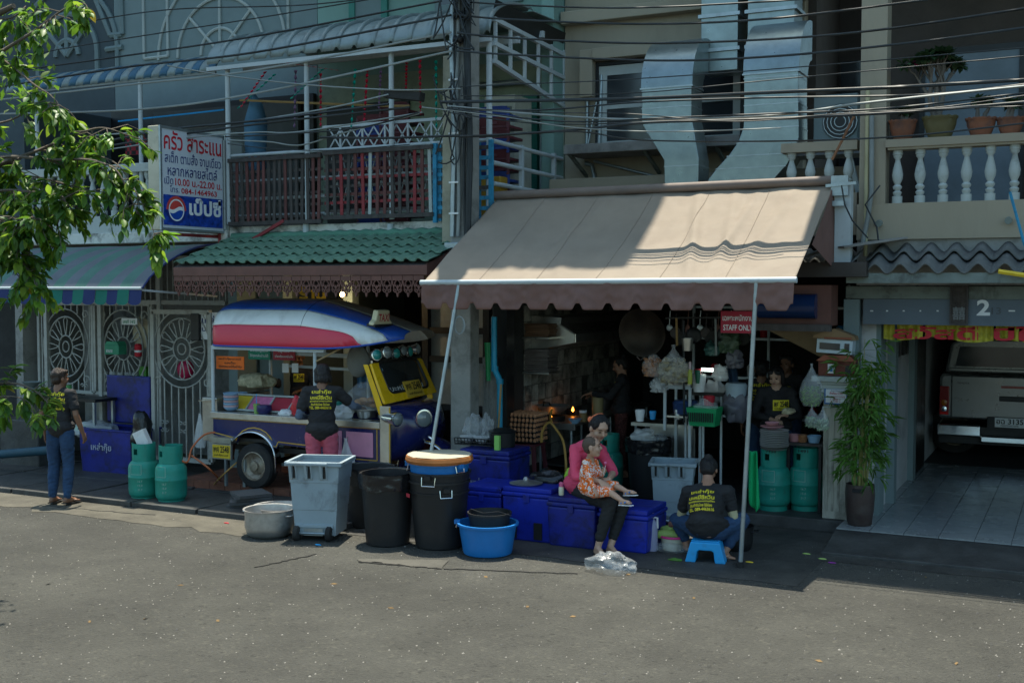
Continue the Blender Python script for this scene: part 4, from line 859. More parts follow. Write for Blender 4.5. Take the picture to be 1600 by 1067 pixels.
Rc = [([(735, 4), (800, 8), (975, 13), (1200, 3), (1300, -6)], .012, K_, 'topmost black cable right of the pole'),
      ([(715, 24), (800, 31), (1000, 38), (1200, 30), (1450, 0)], .015, K_, 'second black cable right of the pole crossing the cornice'),
      ([(715, 52), (800, 60), (1000, 68), (1200, 62), (1375, 47), (1600, 14)], .015, K_, 'third black cable right of the pole reaching the right edge'),
      ([(715, 80), (800, 86), (1025, 95), (1200, 89), (1400, 70), (1600, 44)], .015, K_, 'fourth black cable passing above the beige window'),
      ([(720, 136), (800, 132), (950, 126), (1200, 109), (1600, 75)], .007, K_, 'thin wire across the upper window frame'),
      ([(720, 150), (800, 150), (1000, 145), (1200, 126), (1600, 88)], .007, K_, 'thin wire under the upper window frame'),
      ([(690, 160), (800, 158), (1000, 154), (1200, 145), (1412, 136), (1600, 125)], .022, K_, 'thickest black cable across window and flower balcony'),
      ([(720, 172), (850, 172), (1000, 160), (1200, 153), (1450, 148), (1600, 132)], .012, K_, 'black cable hugging the underside of the thickest one'),
      ([(700, 166), (850, 180), (1000, 187), (1200, 181), (1362, 160), (1600, 135)], .016, G_, 'pale cable swinging below the duct elbow'),
      ([(700, 170), (880, 190), (1050, 184), (1200, 178), (1380, 170), (1600, 146)], .012, K_, 'black cable twisted with the pale one by the ducts'),
      ([(700, 176), (850, 194), (1050, 190), (1240, 186), (1450, 170), (1600, 150)], .009, K_, 'thin black wire just above the flower pots'),
      ([(720, 214), (800, 210), (900, 203), (1010, 192), (1200, 186), (1420, 175), (1600, 160)], .017, K_, 'heavy cable climbing from the blue lattice to the ducts'),
      ([(760, 212), (900, 206), (1000, 219), (1200, 221), (1400, 214), (1600, 193)], .010, K_, 'lowest black cable in front of the balcony rail'),
      ([(660, 168), (780, 182), (900, 200), (1050, 206), (1220, 200)], .008, G_, 'thin pale wire sagging past the corner of the beige house'),
      ([(705, 168), (850, 176), (980, 178), (1150, 190), (1340, 176), (1600, 166)], .007, K_, 'thin wire weaving through the bundle at the ducts')]
for i, (pts, r, m, lab) in enumerate(Rc): cable(pts, 11.42 - .035 * i, r * .8, m, lab)
# ================================================================= galvanised ducts
def loft(mb, secs):
 """secs: list of (centre, half x vector, half y vector)"""
 vs = []
 for c, a, b_ in secs:
  c, a, b_ = V(c), V(a), V(b_); vs += [c - a - b_, c + a - b_, c + a + b_, c - a + b_]
 fs = [(3, 2, 1, 0)] + [(4 * i + k, 4 * i + (k + 1) % 4, 4 * i + 4 + (k + 1) % 4, 4 * i + 4 + k) for i in range(len(secs) - 1) for k in range(4)]
 n = 4 * (len(secs) - 1); fs.append((n, n + 1, n + 2, n + 3)); return mb.add(vs, fs)
M['duct'] = mat('galvanised_duct', (0.25, 0.30, 0.30), .3, metal=.7, var=.14, scale=5, bump=.04, bscale=8, dirt=.2, dcol=(.16, .18, .18), dscale=4)
def duct(label, low, up_, y, hd, wu):
 t = thing('exhaust_duct', label, 'duct', tuple(P(*low[0][:2], y)), 0, 'kitchen exhaust ducts')
 secs = []
 for (u, v, wpx) in low:
  c = P(u, v, y); w = wpx / 2 * (c - V((0, 0, CAM_H))).length / 1850; secs.append((c, (w, 0, 0), (0, hd, 0)))
 loft(MB(), secs).build('lower_duct', M['duct'], t, bevel=.008)
 for s0, s1 in zip(secs[:-1], secs[1:]):
  for t_ in (.8,):
   if (s1[0] - s0[0]).length > .12: loft(MB(), [(s0[0].lerp(s1[0], t_) + V((0, 0, dz)), V(s0[1]).lerp(V(s1[1]), t_) * 1.012, V((0, hd * 1.015, 0))) for dz in (0, .012)]).build('seam', M['greymetal'], t)
 c = secs[-1][0]; w = secs[-1][1][0]; es = []
 for i in range(9):
  a = i / 8 * PI / 2; rr = .42
  es.append((V((c.x, y + rr - (rr) * math.cos(a), c.z + .004 + rr * math.sin(a))), (w * (1.03), 0, 0), V((0, math.cos(a), -math.sin(a))) * hd))
 loft(MB(), es).build('elbow', M['duct'], t, smooth=50)
 for s in (secs[-1], secs[0]): loft(MB(), [(s[0] + V((0, 0, -.015)), V(s[1]) * 1.06, V((0, hd * 1.06, 0))), (s[0] + V((0, 0, .003)), V(s[1]) * 1.06, V((0, hd * 1.06, 0)))]).build('flange', M['greymetal'], t)
 x, wv_ = up_; e = es[-1][0]
 zz = e.z - hd * .9; prev = zz
 for z2 in (5.35, 5.75, 6.2, 6.9, 7.8, 9.2):
  if z2 <= prev + .1: continue
  MB().box(x - wv_, x + wv_, e.y + .02, e.y + .42, prev + .004, z2 - .004).build('riser', M['duct'], t, bevel=.006)
  MB().box(x - wv_ - .03, x + wv_ + .03, e.y - .01, e.y + .45, z2 - .02, z2 + .02).build('flange', M['greymetal'], t)
  prev = z2
 return t
a = P(1128, 60, 13.4); duct('exhaust duct with round elbow beside the beige window', [(1073, 305, 54), (1073, 252, 56), (1052, 198, 80), (1050, 190, 80), (1050, 168, 80), (1050, 140, 80)], (a.x, .22), 12.85, .2, 0)
a = P(1208, 60, 13.4); duct('wider exhaust duct with S shaped bend near the dark balcony', [(1150, 310, 98), (1168, 280, 106), (1183, 262, 108), (1198, 242, 100), (1208, 222, 92), (1212, 200, 84), (1212, 160, 82), (1212, 118, 82)], (a.x, .27), 12.85, .22, 0)
# ================================================================= brown awning over the kitchen
M['awn'] = mat('brown_awning_canvas', (0.26, 0.212, 0.165), .8, var=.08, scale=2, bump=.12, bscale=180, dirt=.4, dcol=(.2, .155, .12), dscale=1.4, dlo=.5)
M['val'] = mat('shaded_awning_canvas', (0.20, 0.105, 0.085), .75, var=.1, scale=2.5, bump=.12, bscale=120, translucent=.08, dirt=.4, dcol=(.10, .06, .05), dscale=3)  # same canvas as the top; its shade is put into this darker colour
ba = thing('brown_awning', 'large brown canvas awning with scalloped valance over the open kitchen', 'awning', (-4.25, 11.2, 2.7))
XA, XB, YA, YB, ZA, ZB = -6.19, -2.34, 10.3, 12.0, 2.625, 3.60
def fold(x, t):
 s_ = 0
 for xc, k, amp, w in ((-5.6, .35, .03, .09), (-5.15, .5, .022, .07), (-4.75, -.4, .014, .05), (-3.75, .42, .04, .06), (-3.1, -.1, .025, .05), (-3.35, .3, .022, .05), (-2.7, -.25, .02, .06)):
  xx = xc + k * (1 - t) ; s_ += amp * math.exp(-((x - xx) / w) ** 2) * math.sin(PI * min(1, t * .95 + .05)) ** .6
 s_ += .012 * noise.noise(V((x * 3, t * 4, 3))) + .003 * noise.noise(V((x * 11 + t * 8, t * 10, 7)))
 return s_
def canvas(u, v):
 x = XA + (XB - XA) * u; p = V((x, YA + (YB - YA) * v, ZA + (ZB - ZA) * v + .02 * u))
 sag = -.05 * math.sin(PI * v) * math.sin(PI * u) ** .5
 return p + V((0, -.4, .85)) * (1.15 * fold(x, v) + sag)
MB().sheet(canvas, 150, 46).build('canvas', M['awn'], ba, smooth=60, solid=.004)
for k in range(1, 6): MB().tube([canvas(k / 6, t / 30) + V((0, -.002, .004)) for t in range(31)], .0035, 4).build('canvas_seam', M['awn'], ba)
NV = 13
def valance(u, v):
 x = XA + (XB - XA) * u; ph = (u * NV) % 1
 cut = 1 - .24 * math.exp(-((min(ph, 1 - ph)) / .15) ** 4)
 d = .262 * v * cut
 rip = .028 * math.sin(u * 41 + 2 * math.sin(u * 9)) * v + .016 * noise.noise(V((u * 40, v * 3, 1)))
 return V((x, YA - .012 + rip - .02 * v, ZA - .012 + .02 * u - d))
MB().sheet(valance, 416, 14).build('valance', M['val'], ba, smooth=60, solid=.003)
MB().tube([(XA - .02, YA, ZA), (XB + .02, YA, ZA + .02)], .028, 12).build('front_bar', M['whitemetal'], ba, smooth=50)
MB().tube([(XA - .03, YB - .02, ZB + .04), (XB + .03, YB - .02, ZB + .06)], .05, 16).build('roller_case', mat('roller_brown', (.17, .13, .11), .6), ba, smooth=50)
MB().add([(XB, YB, ZB + .04), (XB + .02, YB + .02, 2.75), (XB, 11.0, 2.98), (XB, 11.5, 3.28)], [(0, 1, 2, 3)]).build('side_flap', M['val'], ba, solid=.004)
MB().tube([(XA + .1, YB - .1, 2.95), (XA + .5, 11.2, 2.72), (XA + .1, YA + .05, 2.6)], .02, 8).build('folding_arm', M['greymetal'], ba); MB().tube([(XB - .1, YB - .1, 2.95), (XB - .5, 11.2, 2.72), (XB - .1, YA + .05, 2.62)], .02, 8).build('folding_arm', M['greymetal'], ba)
MB().box(-2.32, -2.16, 11.96, 12.08, 2.8, 3.62).build('mounting_post', M['whitemetal'], ba)
MB().box(-2.35, -2.18, 11.9, 11.95, 3.5, 3.7).bar((-2.33, 11.9, 3.42), (-2.2, 11.9, 3.42), .05).bar((-2.4, 11.9, 3.60), (-2.1, 11.9, 3.62), .03).build('bracket', M['greymetal'], ba)
pt = P(1182, 492, 10.32); pbm = G(1157, 887)
MB().tube([pbm + V((0, 0, .02)), V((pt.x, 10.3, 2.62))], .021, 10).build('support_pole', M['greymetal'], ba, smooth=50)
MB().tube([pbm, pbm + V((0, 0, .06))], .03, 10).bar(pbm + V((-.07, 0, .03)), pbm + V((.0, 0, .03)), .02).build('pole_foot', M['rubber'], ba)
pt2 = P(717, 492, 10.3); pb2 = P(679, 697, 10.1)
MB().tube([pb2 + (pb2 - pt2) * .9, V((pt2.x, 10.3, 2.6))], .02, 10).build('support_pole', M['greymetal'], ba, smooth=50)
cl = MB(); cc = P(716, 496, 10.3)
for i in range(5): cl.tube([cc + V((math.cos(a / 12 * 2 * PI) * .06 + .01 * i, -.01 * i, -.08 + math.sin(a / 12 * 2 * PI) * .09)) for a in range(12)], .006, 5, closed=True)
tag(cl.build('rope_coil', M['cablegrey']), 'coil of pale rope hanging below the left awning corner', 'rope')
# conduits and pipe by the awning post
tag(MB().tube([(-2.08, 12.36, 2.9), (-2.08, 12.36, 4.6)], .022, 8).build('pvc_pipe', mat('yellowed_pvc', (.42, .38, .22), .5), smooth=50), 'yellowed vertical pipe between the two balconies', 'pipe')
tag(MB().tube([P(1348, 380, 12.3), P(1356, 340, 12.3), P(1362, 300, 12.35), P(1362, 180, 12.35)], .025, 8).build('service_conduit', M['cablegrey'], smooth=50), 'grey conduit bent onto the lean-to roof', 'pipe')
tag(MB().tube([P(1375, 290, 12.3), P(1352, 320, 12.2), P(1370, 355, 12.25), P(1373, 380, 12.2)], .009, 5).build('loose_wire', M['cable']), 'black loose wire drooping beside the right balcony', 'cable')
tag(MB().tube([P(1315, 290, 11.8), P(1320, 320, 11.8), P(1332, 345, 11.8), P(1356, 372, 11.9)], .008, 5).build('loose_wire', M['cable']), 'black loose wire from the awning bracket to the roof', 'cable')
tag(MB().tube([P(1578, 300, 12.1), P(1600, 380, 12.1), P(1640, 480, 12.1)], .015, 6).build('blue_rope', M['cyanwood']), 'blue rope slanting down at the right edge', 'rope')
tag(MB().tube([P(1560, 424, 11.9), P(1600, 430, 11.9), P(1660, 445, 11.9)], .025, 6).build('yellow_pipe', M['plateyellow']), 'yellow pipe under the corrugated roof at the right edge', 'pipe')
tag(MB().tube([P(1336, 178, 11.6), P(1318, 215, 11.6), P(1300, 250, 11.6)], .014, 5).build('bamboo_stick', mat('brown_stick', (.22, .1, .05), .7)), 'brown stick caught in the cables by the second duct', 'stick')
# air conditioner outside the dark balcony
ac = thing('air_conditioner', 'air conditioner condenser with round fan on the dark balcony', 'air conditioner', (-2.7, 13.0, 4.3))
q = P(1322, 190, 12.9)
MB().box(q.x - .35, q.x + .12, 12.9, 13.2, q.z - .3, q.z + .3).build('housing', M['pale'], ac, bevel=.01)
f_ = MB()
for r in (.06, .1, .14, .18): f_.tube([q + V((math.cos(a / 16 * 2 * PI) * r - .06, -.02, math.sin(a / 16 * 2 * PI) * r)) for a in range(16)], .006, 5, closed=True)
f_.build('fan_guard', M['greymetal'], ac); MB().lathe([(.19, 0), (.19, .01)], 24, q + V((-.06, -.01, 0)), Matrix.Rotation(rad(90), 3, 'X')).build('fan_disc', M['blackmetal'], ac)
MB().box(q.x - .6, q.x + .3, 12.8, 13.25, q.z - .36, q.z - .31).bar((q.x + .05, 12.85, q.z - .35), (q.x + .15, 12.85, 3.6), .05).build('bracket', M['greymetal'], ac)
# yellow greeting banner in the garage opening
bn = thing('greeting_banner', 'torn yellow greeting banner with red Thai letters under the number beam', 'banner', (-1.2, 12.7, 2.1))
M['ban'] = mat('yellow_foil_banner', (.62, .55, .05), .4, var=.35, scale=20, translucent=.35)
q0 = P(1381, 501, 12.72)
def bann(u, v):
 x = q0.x + 2.4 * u; return V((x, 12.72 + .012 * math.sin(u * 160) + .02 * math.sin(u * 30), 2.195 - .165 * v * (1 + .12 * math.sin(u * 22)) + .01 * math.sin(u * 9)))
mb = MB(); n_ = 200
for i in range(n_):
 if i in (9, 10, 33, 34, 90, 91, 110, 111, 112): continue
 mb.sheet(lambda u, v: bann((i + u) / n_, v), 1, 3)
mb.build('banner_sheet', M['ban'], bn)
lettering([('สวัสดี ปีใหม่', 0, 0, 1, 1)], M['redink'], bn, (q0.x + .1, 12.695, 2.035), (1, 0, 0), (0, 0, 1), 1.75, .15, bold=.03)
# ================================================================= tuk-tuk food cart
M['navy'] = mat('navy_enamel', (0.012, 0.018, 0.10), .22, var=.1, coat=.6, dirt=.15, dcol=(.05, .05, .06)); M['pinkp'] = mat('pink_door_panel', (.62, .26, .38), .5, var=.08, dirt=.25, dcol=(.3, .14, .16), dscale=4)
M['gold'] = mat('gold_pinstripe', (.55, .32, .04), .4); M['rred'] = mat('roof_red', (.62, .035, .07), .4, var=.12, stretch=(.3, 1, 1), coat=.2); M['rwhite'] = mat('roof_white', (.74, .77, .74), .4, var=.06, coat=.2, dirt=.45, dcol=(.3, .3, .28), dscale=1.6)
M['rblue'] = mat('roof_blue', (.015, .085, .40), .4, var=.2, coat=.2, dirt=.3, dcol=(.1, .14, .24), dscale=2); M['rgrey'] = mat('roof_grey', (.24, .23, .20), .6, dirt=.3)
ct = thing('food_cart', 'navy and yellow three-wheeled taxi food cart with red white and blue roof', 'food cart', (-8.6, 11.6, .14))
Y0, Y1 = 11.0, 12.2
XR, XF, ZC = -9.62, -7.17, 1.045
# body tub with arch
def arch_poly():
 pts = [(XR, ZC - .06), (XR, .76)]
 cx = -8.98
 pts += [(cx - .33, .72)]
 for i in range(11):
  a = PI - PI * i / 10; pts.append((cx + .30 * math.cos(a), .60 + .25 * math.sin(a) + .0))
 pts[3] = (cx - .30, .68); pts += [(cx + .36, .70), (-8.05, .68), (-8.0, .57), (XF, .57), (XF, ZC - .06)]
 return pts
ap = arch_poly()
MB().prism(ap, (0, Y0, 0), (1, 0, 0), (0, 0, 1), (0, .03, 0)).build('side_panel', M['navy'], ct)
MB().prism(ap, (0, Y1 - .03, 0), (1, 0, 0), (0, 0, 1), (0, .03, 0)).build('far_side_panel', M['navy'], ct)
MB().box(XR, XF, Y0 + .03, Y1 - .03, .70, .74).build('cart_floor', M['black'], ct)
st = [(p[0], p[1] + (.025 if i in (1, 2) else .03)) for i, p in enumerate(ap[1:])][:-1]
ps = MB()
for a, c in zip(st[:-2], st[1:-1]): ps.bar((a[0], Y0 - .003, a[1]), (c[0], Y0 - .003, c[1]), .012, .004, up=(0, 1, 0))
ps.bar((XR, Y0 - .003, .965), (XF, Y0 - .003, .965), .012, .004, up=(0, 1, 0)).bar((-7.22, Y0 - .003, .96), (-7.22, Y0 - .003, .60), .012, .004, up=(0, 1, 0)).bar((-8.0, Y0 - .003, .60), (-7.22, Y0 - .003, .60), .012, .004, up=(0, 1, 0))
ps.build('pinstripe', M['gold'], ct)
MB().box(XR - .02, XF, Y0 - .03, Y0 + .0, ZC - .075, ZC).box(XR - .02, XF, Y0, Y0 + .16, ZC - .012, ZC).box(XR, XF, Y1 - .2, Y1, ZC - .02, ZC + .0).build('counter_rim', M['steel'], ct, bevel=.005)
MB().box(XR + .02, XF - .02, Y0 + .16, Y1 - .2, ZC - .22, ZC - .20).build('counter_well', M['steel'], ct)
for (a, c) in ((-7.96, -7.70), (-7.64, -7.27)):
 d_ = MB().box(a, c, Y0 - .012, Y0 - .001, .63, .915).build('cupboard_door', M['pinkp'], ct, bevel=.004)
 MB().tube([(a + .035 if a > -7.7 else c - .035, Y0 - .03, .70), (a + .035 if a > -7.7 else c - .035, Y0 - .03, .86)], .007, 6).build('door_handle', M['chrome'], d_)
# chrome mudguard and wheel
cx = -8.98
mg = MB().sheet(lambda u, v: V((cx + .36 * math.cos(PI * (1.04 - 1.08 * u)), Y0 - .07 + .12 * v, .50 + .33 * math.sin(PI * (1.04 - 1.08 * u)) + .02 * math.sin(PI * v) - (.10 * max(0, u - .85) / .15))), 24, 5)
mg.build('mudguard', M['chrome'], ct, smooth=60, solid=.006)
def wheel(parent, c, r, w, m=None):
 Mx = Matrix.Rotation(rad(90), 3, 'X')
 ty = MB().lathe([(r * .62, -w / 2), (r * .93, -w / 2), (r, -w * .33), (r, w * .33), (r * .93, w / 2), (r * .62, w / 2), (r * .6, 0), (r * .62, -w / 2)], 36, c, Mx, caps=False).build('wheel', M['rubber'], parent, smooth=35)
 MB().lathe([(r * .62, -w / 2 + .005), (r * .64, w / 2), (r * .60, w / 2 + .004), (r * .56, w / 2 - .03), (r * .40, w / 2 - .06), (r * .22, w / 2 - .035), (r * .2, w / 2 - .01), (0, w / 2)], 30, c, Mx).build('rim', mat('rusty_rim', (.30, .26, .20), .5, metal=.5, dirt=.8, dcol=(.10, .05, .03), dscale=9, dlo=.48), ty, smooth=35)
 nb = MB()
 for k in range(5): a = k * 2 * PI / 5; nb.lathe([(.011, 0), (.011, .015), (0, .018)], 6, V(c) + V((math.cos(a) * r * .3, -w / 2 + .035, math.sin(a) * r * .3)), Mx)
 return ty
# lathe axis: local z -> world -y after rotating about X by +90
wheel(ct, (cx, Y0 + .05, .415), .275, .16); wheel(ct, (cx, Y1 - .1, .415), .275, .16); wheel(ct, (-6.86, 11.6, .37), .235, .12)
MB().tube([(cx, Y0 + .1, .415), (cx, Y1 - .1, .415)], .035, 8).bar((XR, 11.2, .60), (XF, 11.2, .60), .06).bar((XR, 12.0, .60), (XF, 12.0, .60), .06).build('chassis', M['blackmetal'], ct)
# rear steel box and plate
MB().box(-9.88, -9.64, Y0 + .1, Y1, .66, 1.2).build('rear_box', M['steel'], ct, bevel=.006)
MB().add([(-9.9, Y0 + .05, 1.16), (-9.64, Y0 + .02, 1.18), (-9.64, Y1, 1.24), (-9.9, Y1, 1.24)], [(0, 1, 2, 3)]).build('rear_tray', M['steel'], ct, solid=.01)
q = C_ = P(348, 717, 10.95)
MB().box(q.x - .15, q.x + .15, 10.93, 10.96, q.z, q.z + .19).build('plate_holder', M['alu'], ct)
MB().box(q.x - .17, q.x + .17, 10.9, 11.2, q.z + .2, q.z + .27).build('holder_hood', M['steel'], ct)
pl = MB().box(q.x - .135, q.x + .135, 10.922, 10.93, q.z + .015, q.z + .175).build('number_plate', M['plateyellow'], ct)
lettering([('พศ 2548', .06, .42, .95, .92), ('เหล่ากุ๊ยบะหมี่', .1, .12, .9, .32)], M['ink'], pl, (q.x - .135, 10.921, q.z + .015), (1, 0, 0), (0, 0, 1), .27, .16, bold=.02)
MB().bar((q.x + .05, 10.95, .15), (q.x + .05, 10.95, q.z), .03).bar((q.x + .3, 11.0, .15), (q.x + .3, 11.0, .6), .04).build('support_leg', M['greymetal'], ct)
# roof shell
def roof_sec(s):
 w = .66 * (1 if s > .12 else .55 + .45 * math.sin(s / .12 * PI / 2)); fr_ = max(0, (s - .5) / .5)
 if s > .72: w = .66 * math.sqrt(max(.0, 1 - (((s - .72) / .28) ** 2.4) * .72))
 zr = 2.43 - .36 * max(0, (s - .55) / .45) ** 1.15 - .14 * (1 - min(1, s / .18)) ** 2
 ze = 1.86 + .13 * fr_ ** 3 + .04 * (1 - min(1, s / .15)) ** 2
 return w, zr, ze
def roofp(s, a):
 w, zr, ze = roof_sec(s); t = a * 2 - 1
 x = -9.86 + 2.84 * s
 sgn = 1 if t >= 0 else -1; th = abs(t) * PI / 2
 yy = w * math.sin(th) ** .85
 if s > .72: yy = min(.66 * math.sin(th) ** .85, w); th = math.asin(min(1, (yy / w) ** (1 / .85)))
 return V((x + (.1 * abs(t) ** 3 * (1 - min(1, s / .12))), 11.62 + sgn * yy, ze + (zr - ze) * max(0, math.cos(th)) ** .72))
bands = [(0, .11, 'rred'), (.11, .25, 'rwhite'), (.25, .42, 'rblue'), (.42, .62, 'rgrey'), (.62, .8, 'rgrey'), (.8, 1, 'rwhite')]
for a0, a1, m in bands: MB().sheet(lambda u, v: roofp(u, a0 + (a1 - a0) * v), 44, 8).build('roof_panel', M[m], ct, smooth=60, solid=.008)
MB().tube([roofp(i / 44, 0) for i in range(45)], .012, 6).build('roof_piping', mat('blue_piping', (.02, .08, .4), .4), ct)
MB().tube([roofp(.56, i / 30) + V((0, 0, .004)) for i in range(31)], .004, 5).build('roof_seam', M['ink'], ct)
MB().bar((-9.62, 11.02, 1.84), (-7.95, 11.02, 1.84), .05, .05).build('roof_rail', M['whitemetal'], ct)
for x_ in (-9.64, -8.1): MB().tube([(x_, Y0 + .03, ZC), (x_, Y0 + .03, 1.86)], .022, 10).build('roof_post', M['whitemetal'], ct, smooth=50); MB().tube([(x_, Y1 - .05, ZC), (x_, Y1 - .05, 1.9)], .022, 10).build('roof_post', M['whitemetal'], ct, smooth=50)
MB().bar((-8.1, Y0 + .03, 1.7), (-7.7, Y0 + .1, 1.9), .02).build('roof_brace', mat('tan_wood', (.35, .25, .13), .7), ct)
# taxi lamp
tc_ = roofp(.90, .30); tcx, tcy, tcz = tc_.x, tc_.y + .0, tc_.z + .02
Mt = Matrix.Rotation(rad(-8), 3, 'X') @ Matrix.Rotation(rad(12), 3, 'Y')
tb = MB(); poly = [(-.2, 0), (.2, 0), (.185, .035), (.145, .06), (.12, .17), (-.12, .17), (-.145, .06), (-.185, .035)]
tl_ = thing('taxi_sign', 'cream roof lamp lettered TAXI on the front of the striped cart roof', 'roof sign', (tcx, tcy, tcz))
fy = V((.02, 0, 0))
tb.prism(poly, (tcx - .03, tcy, tcz + .02), (0.0, 1, 0), (.12, 0, .99), (.07, 0, -.01)).build('lamp_shell', mat('cream_plastic', (.66, .60, .38), .4, var=.05), tl_, bevel=.012)
MB().obox((tcx, tcy, tcz + .01), (.06, .19, .015), Matrix.Rotation(rad(7), 3, 'Y')).build('lamp_base', M['black'], tl_, bevel=.006)
lettering([('TAXI', 0, 0, 1, 1)], M['redink'], tl_, (tcx + .043, tcy - .1, tcz + .05), (0, 1, 0), (.12, 0, .99), .22, .09, bold=.02, lift=.004)
# cab: leaning yellow screen, navy nose
def lerp(a, c, t): return V(a).lerp(V(c), t)
BL, BR, TL, TR = V((-7.15, 11.03, 1.235)), V((-7.13, 12.17, 1.25)), V((-7.36, 11.03, 1.69)), V((-7.36, 12.17, 1.69))
def scr(u, v): return lerp(lerp(BL, BR, u), lerp(TL, TR, u), v)
def rrect(u0, u1, v0, v1, r, n=5):
 out = []
 for cu, cv, a0 in ((u1 - r, v1 - r, 0), (u0 + r, v1 - r, 90), (u0 + r, v0 + r, 180), (u1 - r, v0 + r, 270)):
  for i in range(n + 1): a = rad(a0 + 90 * i / n); out.append((cu + r * math.cos(a), cv + r * math.sin(a) * 2))
 return out
inn = rrect(.15, .90, .30, .95, .07); outr = []
for (u, v) in inn:
 du, dv = u - .5, v - .55; k = 1e9
 for lim, d_ in (((1 - .5) if du > 0 else .5, abs(du)), ((1 - .55) if dv > 0 else .55, abs(dv))):
  if d_ > 1e-6: k = min(k, lim / d_)
 outr.append((.5 + du * k, .55 + dv * k))
yf_ = MB(); n_ = len(inn); nrm = (BR - BL).cross(TL - BL).normalized()
if nrm.x < 0: nrm = -nrm
lo = [scr(*p) for p in inn] + [scr(*p) for p in outr]
yf_.add(lo + [p + nrm * .035 for p in lo], [(i, (i + 1) % n_, n_ + (i + 1) % n_, n_ + i) for i in range(n_)] + [(2 * n_ + i, 3 * n_ + i, 3 * n_ + (i + 1) % n_, 2 * n_ + (i + 1) % n_) for i in range(n_)] + [(i, 2 * n_ + i, 2 * n_ + (i + 1) % n_, (i + 1) % n_) for i in range(n_)] + [(n_ + (i + 1) % n_, 3 * n_ + (i + 1) % n_, 3 * n_ + i, n_ + i) for i in range(n_)])
ws = yf_.build('screen_frame', M['yellow'], ct, bevel=.006)
MB().add([scr(*p) + nrm * .022 for p in inn], [tuple(range(n_))]).build('windscreen', mat('windscreen_glass', (.03, .035, .035), .05, spec=.9, alpha=.8), ct)
MB().tube([scr(*p) + nrm * .03 for p in inn], .017, 6, closed=True).build('rubber_seal', M['black'], ct)
lettering([('บะหมี่ซีหวิน', .18, .27, .80, .42)], mat('pale_screen_ink', (.4, .42, .4), .6), ws, BL + nrm * .024, (BR - BL), (TL - BL), (BR - BL).length, (TL - BL).length)
dp = [(.16 + .035 * math.cos(a), .83 + .06 * math.sin(a)) for a in [i * PI / 6 for i in range(12)]]; MB().add([scr(*p) + nrm * .026 for p in dp], [tuple(range(12))]).build('round_sticker', mat('blue_sticker', (.25, .5, .65), .4), ws)
po = scr(.42, .05) + nrm * .04; pu = (BR - BL).normalized(); pvv = (TL - BL).normalized()
pl2 = MB().prism([(0, 0), (.36, 0), (.36, .20), (0, .20)], po, pu, pvv, nrm * .008).build('number_plate', mat('gold_number_plate', (.62, .40, .05), .4, var=.1), ct)
lettering([('พศ 2548', .07, .42, .94, .9), ('เหล่ากุ๊ยบะหมี่', .12, .1, .9, .3)], M['ink'], pl2, po + nrm * .009, pu, pvv, .36, .20, bold=.02)
# side of yellow cowl
MB().add([(-7.17, 11.03, 1.235), (-7.36, 11.03, 1.69), (-7.42, 11.03, 1.69), (-7.20, 11.03, 1.1), (-7.17, 12.17, 1.235), (-7.36, 12.17, 1.69), (-7.42, 12.17, 1.69), (-7.20, 12.17, 1.1)], [(0, 1, 2, 3), (4, 5, 6, 7)]).build('cowl_side', M['yellow'], ct, solid=.01)
# nose loft: from the cab face forward, narrowing
def sec(x, w, z0, z1, rr):
 out = []
 for i in range(24):
  a = 2 * PI * i / 24; cz = math.copysign(abs(math.cos(a)) ** rr, math.cos(a)); sz = math.copysign(abs(math.sin(a)) ** rr, math.sin(a))
  out.append(V((x, 11.6 + w * cz, (z0 + z1) / 2 + (z1 - z0) / 2 * sz)))
 return out
secs = [sec(-7.17, .60, .56, 1.235, .25), sec(-7.08, .59, .58, 1.23, .35), sec(-6.98, .50, .62, 1.21, .5), sec(-6.88, .36, .72, 1.16, .7), sec(-6.80, .24, .80, 1.08, .85), sec(-6.76, .05, .9, .98, 1)]
nb = MB(); nb.add([p for s in secs for p in s], [(i * 24 + k, i * 24 + (k + 1) % 24, (i + 1) * 24 + (k + 1) % 24, (i + 1) * 24 + k) for i in range(5) for k in range(24)])
nb.build('nose', M['navy'], ct, smooth=60)
MB().box(-7.17, -7.03, 10.985, 10.998, .56, 1.23).build('steel_strip', M['steel'], ct); MB().box(-7.045, -7.03, 10.975, 10.984, .58, 1.22).build('strip_pinstripe', M['gold'], ct)
# front fender
def fend(u, v):
 a = rad(200 - 195 * u); r = .36
 return V((-6.86 + r * 1.0 * math.cos(a), 11.6 + (v - .5) * .34, .42 + r * math.sin(a) + .05 * math.sin(PI * v)))
MB().sheet(fend, 24, 8).build('front_fender', M['navy'], ct, smooth=60, solid=.01)
MB().tube([fend(i / 24, 0) for i in range(25)], .012, 6).build('fender_trim', M['chrome'], ct); MB().tube([fend(i / 24, 0) + V((0, -.004, .022)) for i in range(25)], .005, 5).build('fender_pinstripe', M['gold'], ct)
MB().sheet(lambda u, v: V((-6.95 + .22 * u, 11.42 + .05 * v, .93 - .12 * u + .02 * math.sin(PI * v))), 6, 4).build('nose_badge', M['chrome'], ct, solid=.006)
def lamp(parent, c, d, r, L_, name, col='chrome', lens=None):
 d = V(d).normalized(); q = d.to_track_quat('Z', 'Y').to_matrix()
 o = MB().lathe([(r * .35, -L_), (r * .75, -L_ * .7), (r * .98, -L_ * .15), (r * 1.08, -.01), (r * 1.08, .01), (r * .92, .012)], 20, c, q).build(name, M[col], parent, smooth=40)
 MB().lathe([(r * .9, .012), (r * .6, .03), (0, .04)], 20, c, q).build('lens', lens or mat('lamp_lens', (.2, .23, .23), .06, spec=.8), o, smooth=60); return o
lamp(ct, (-6.93, 10.97, 1.09), (1, -.3, -.05), .075, .30, 'side_lamp')
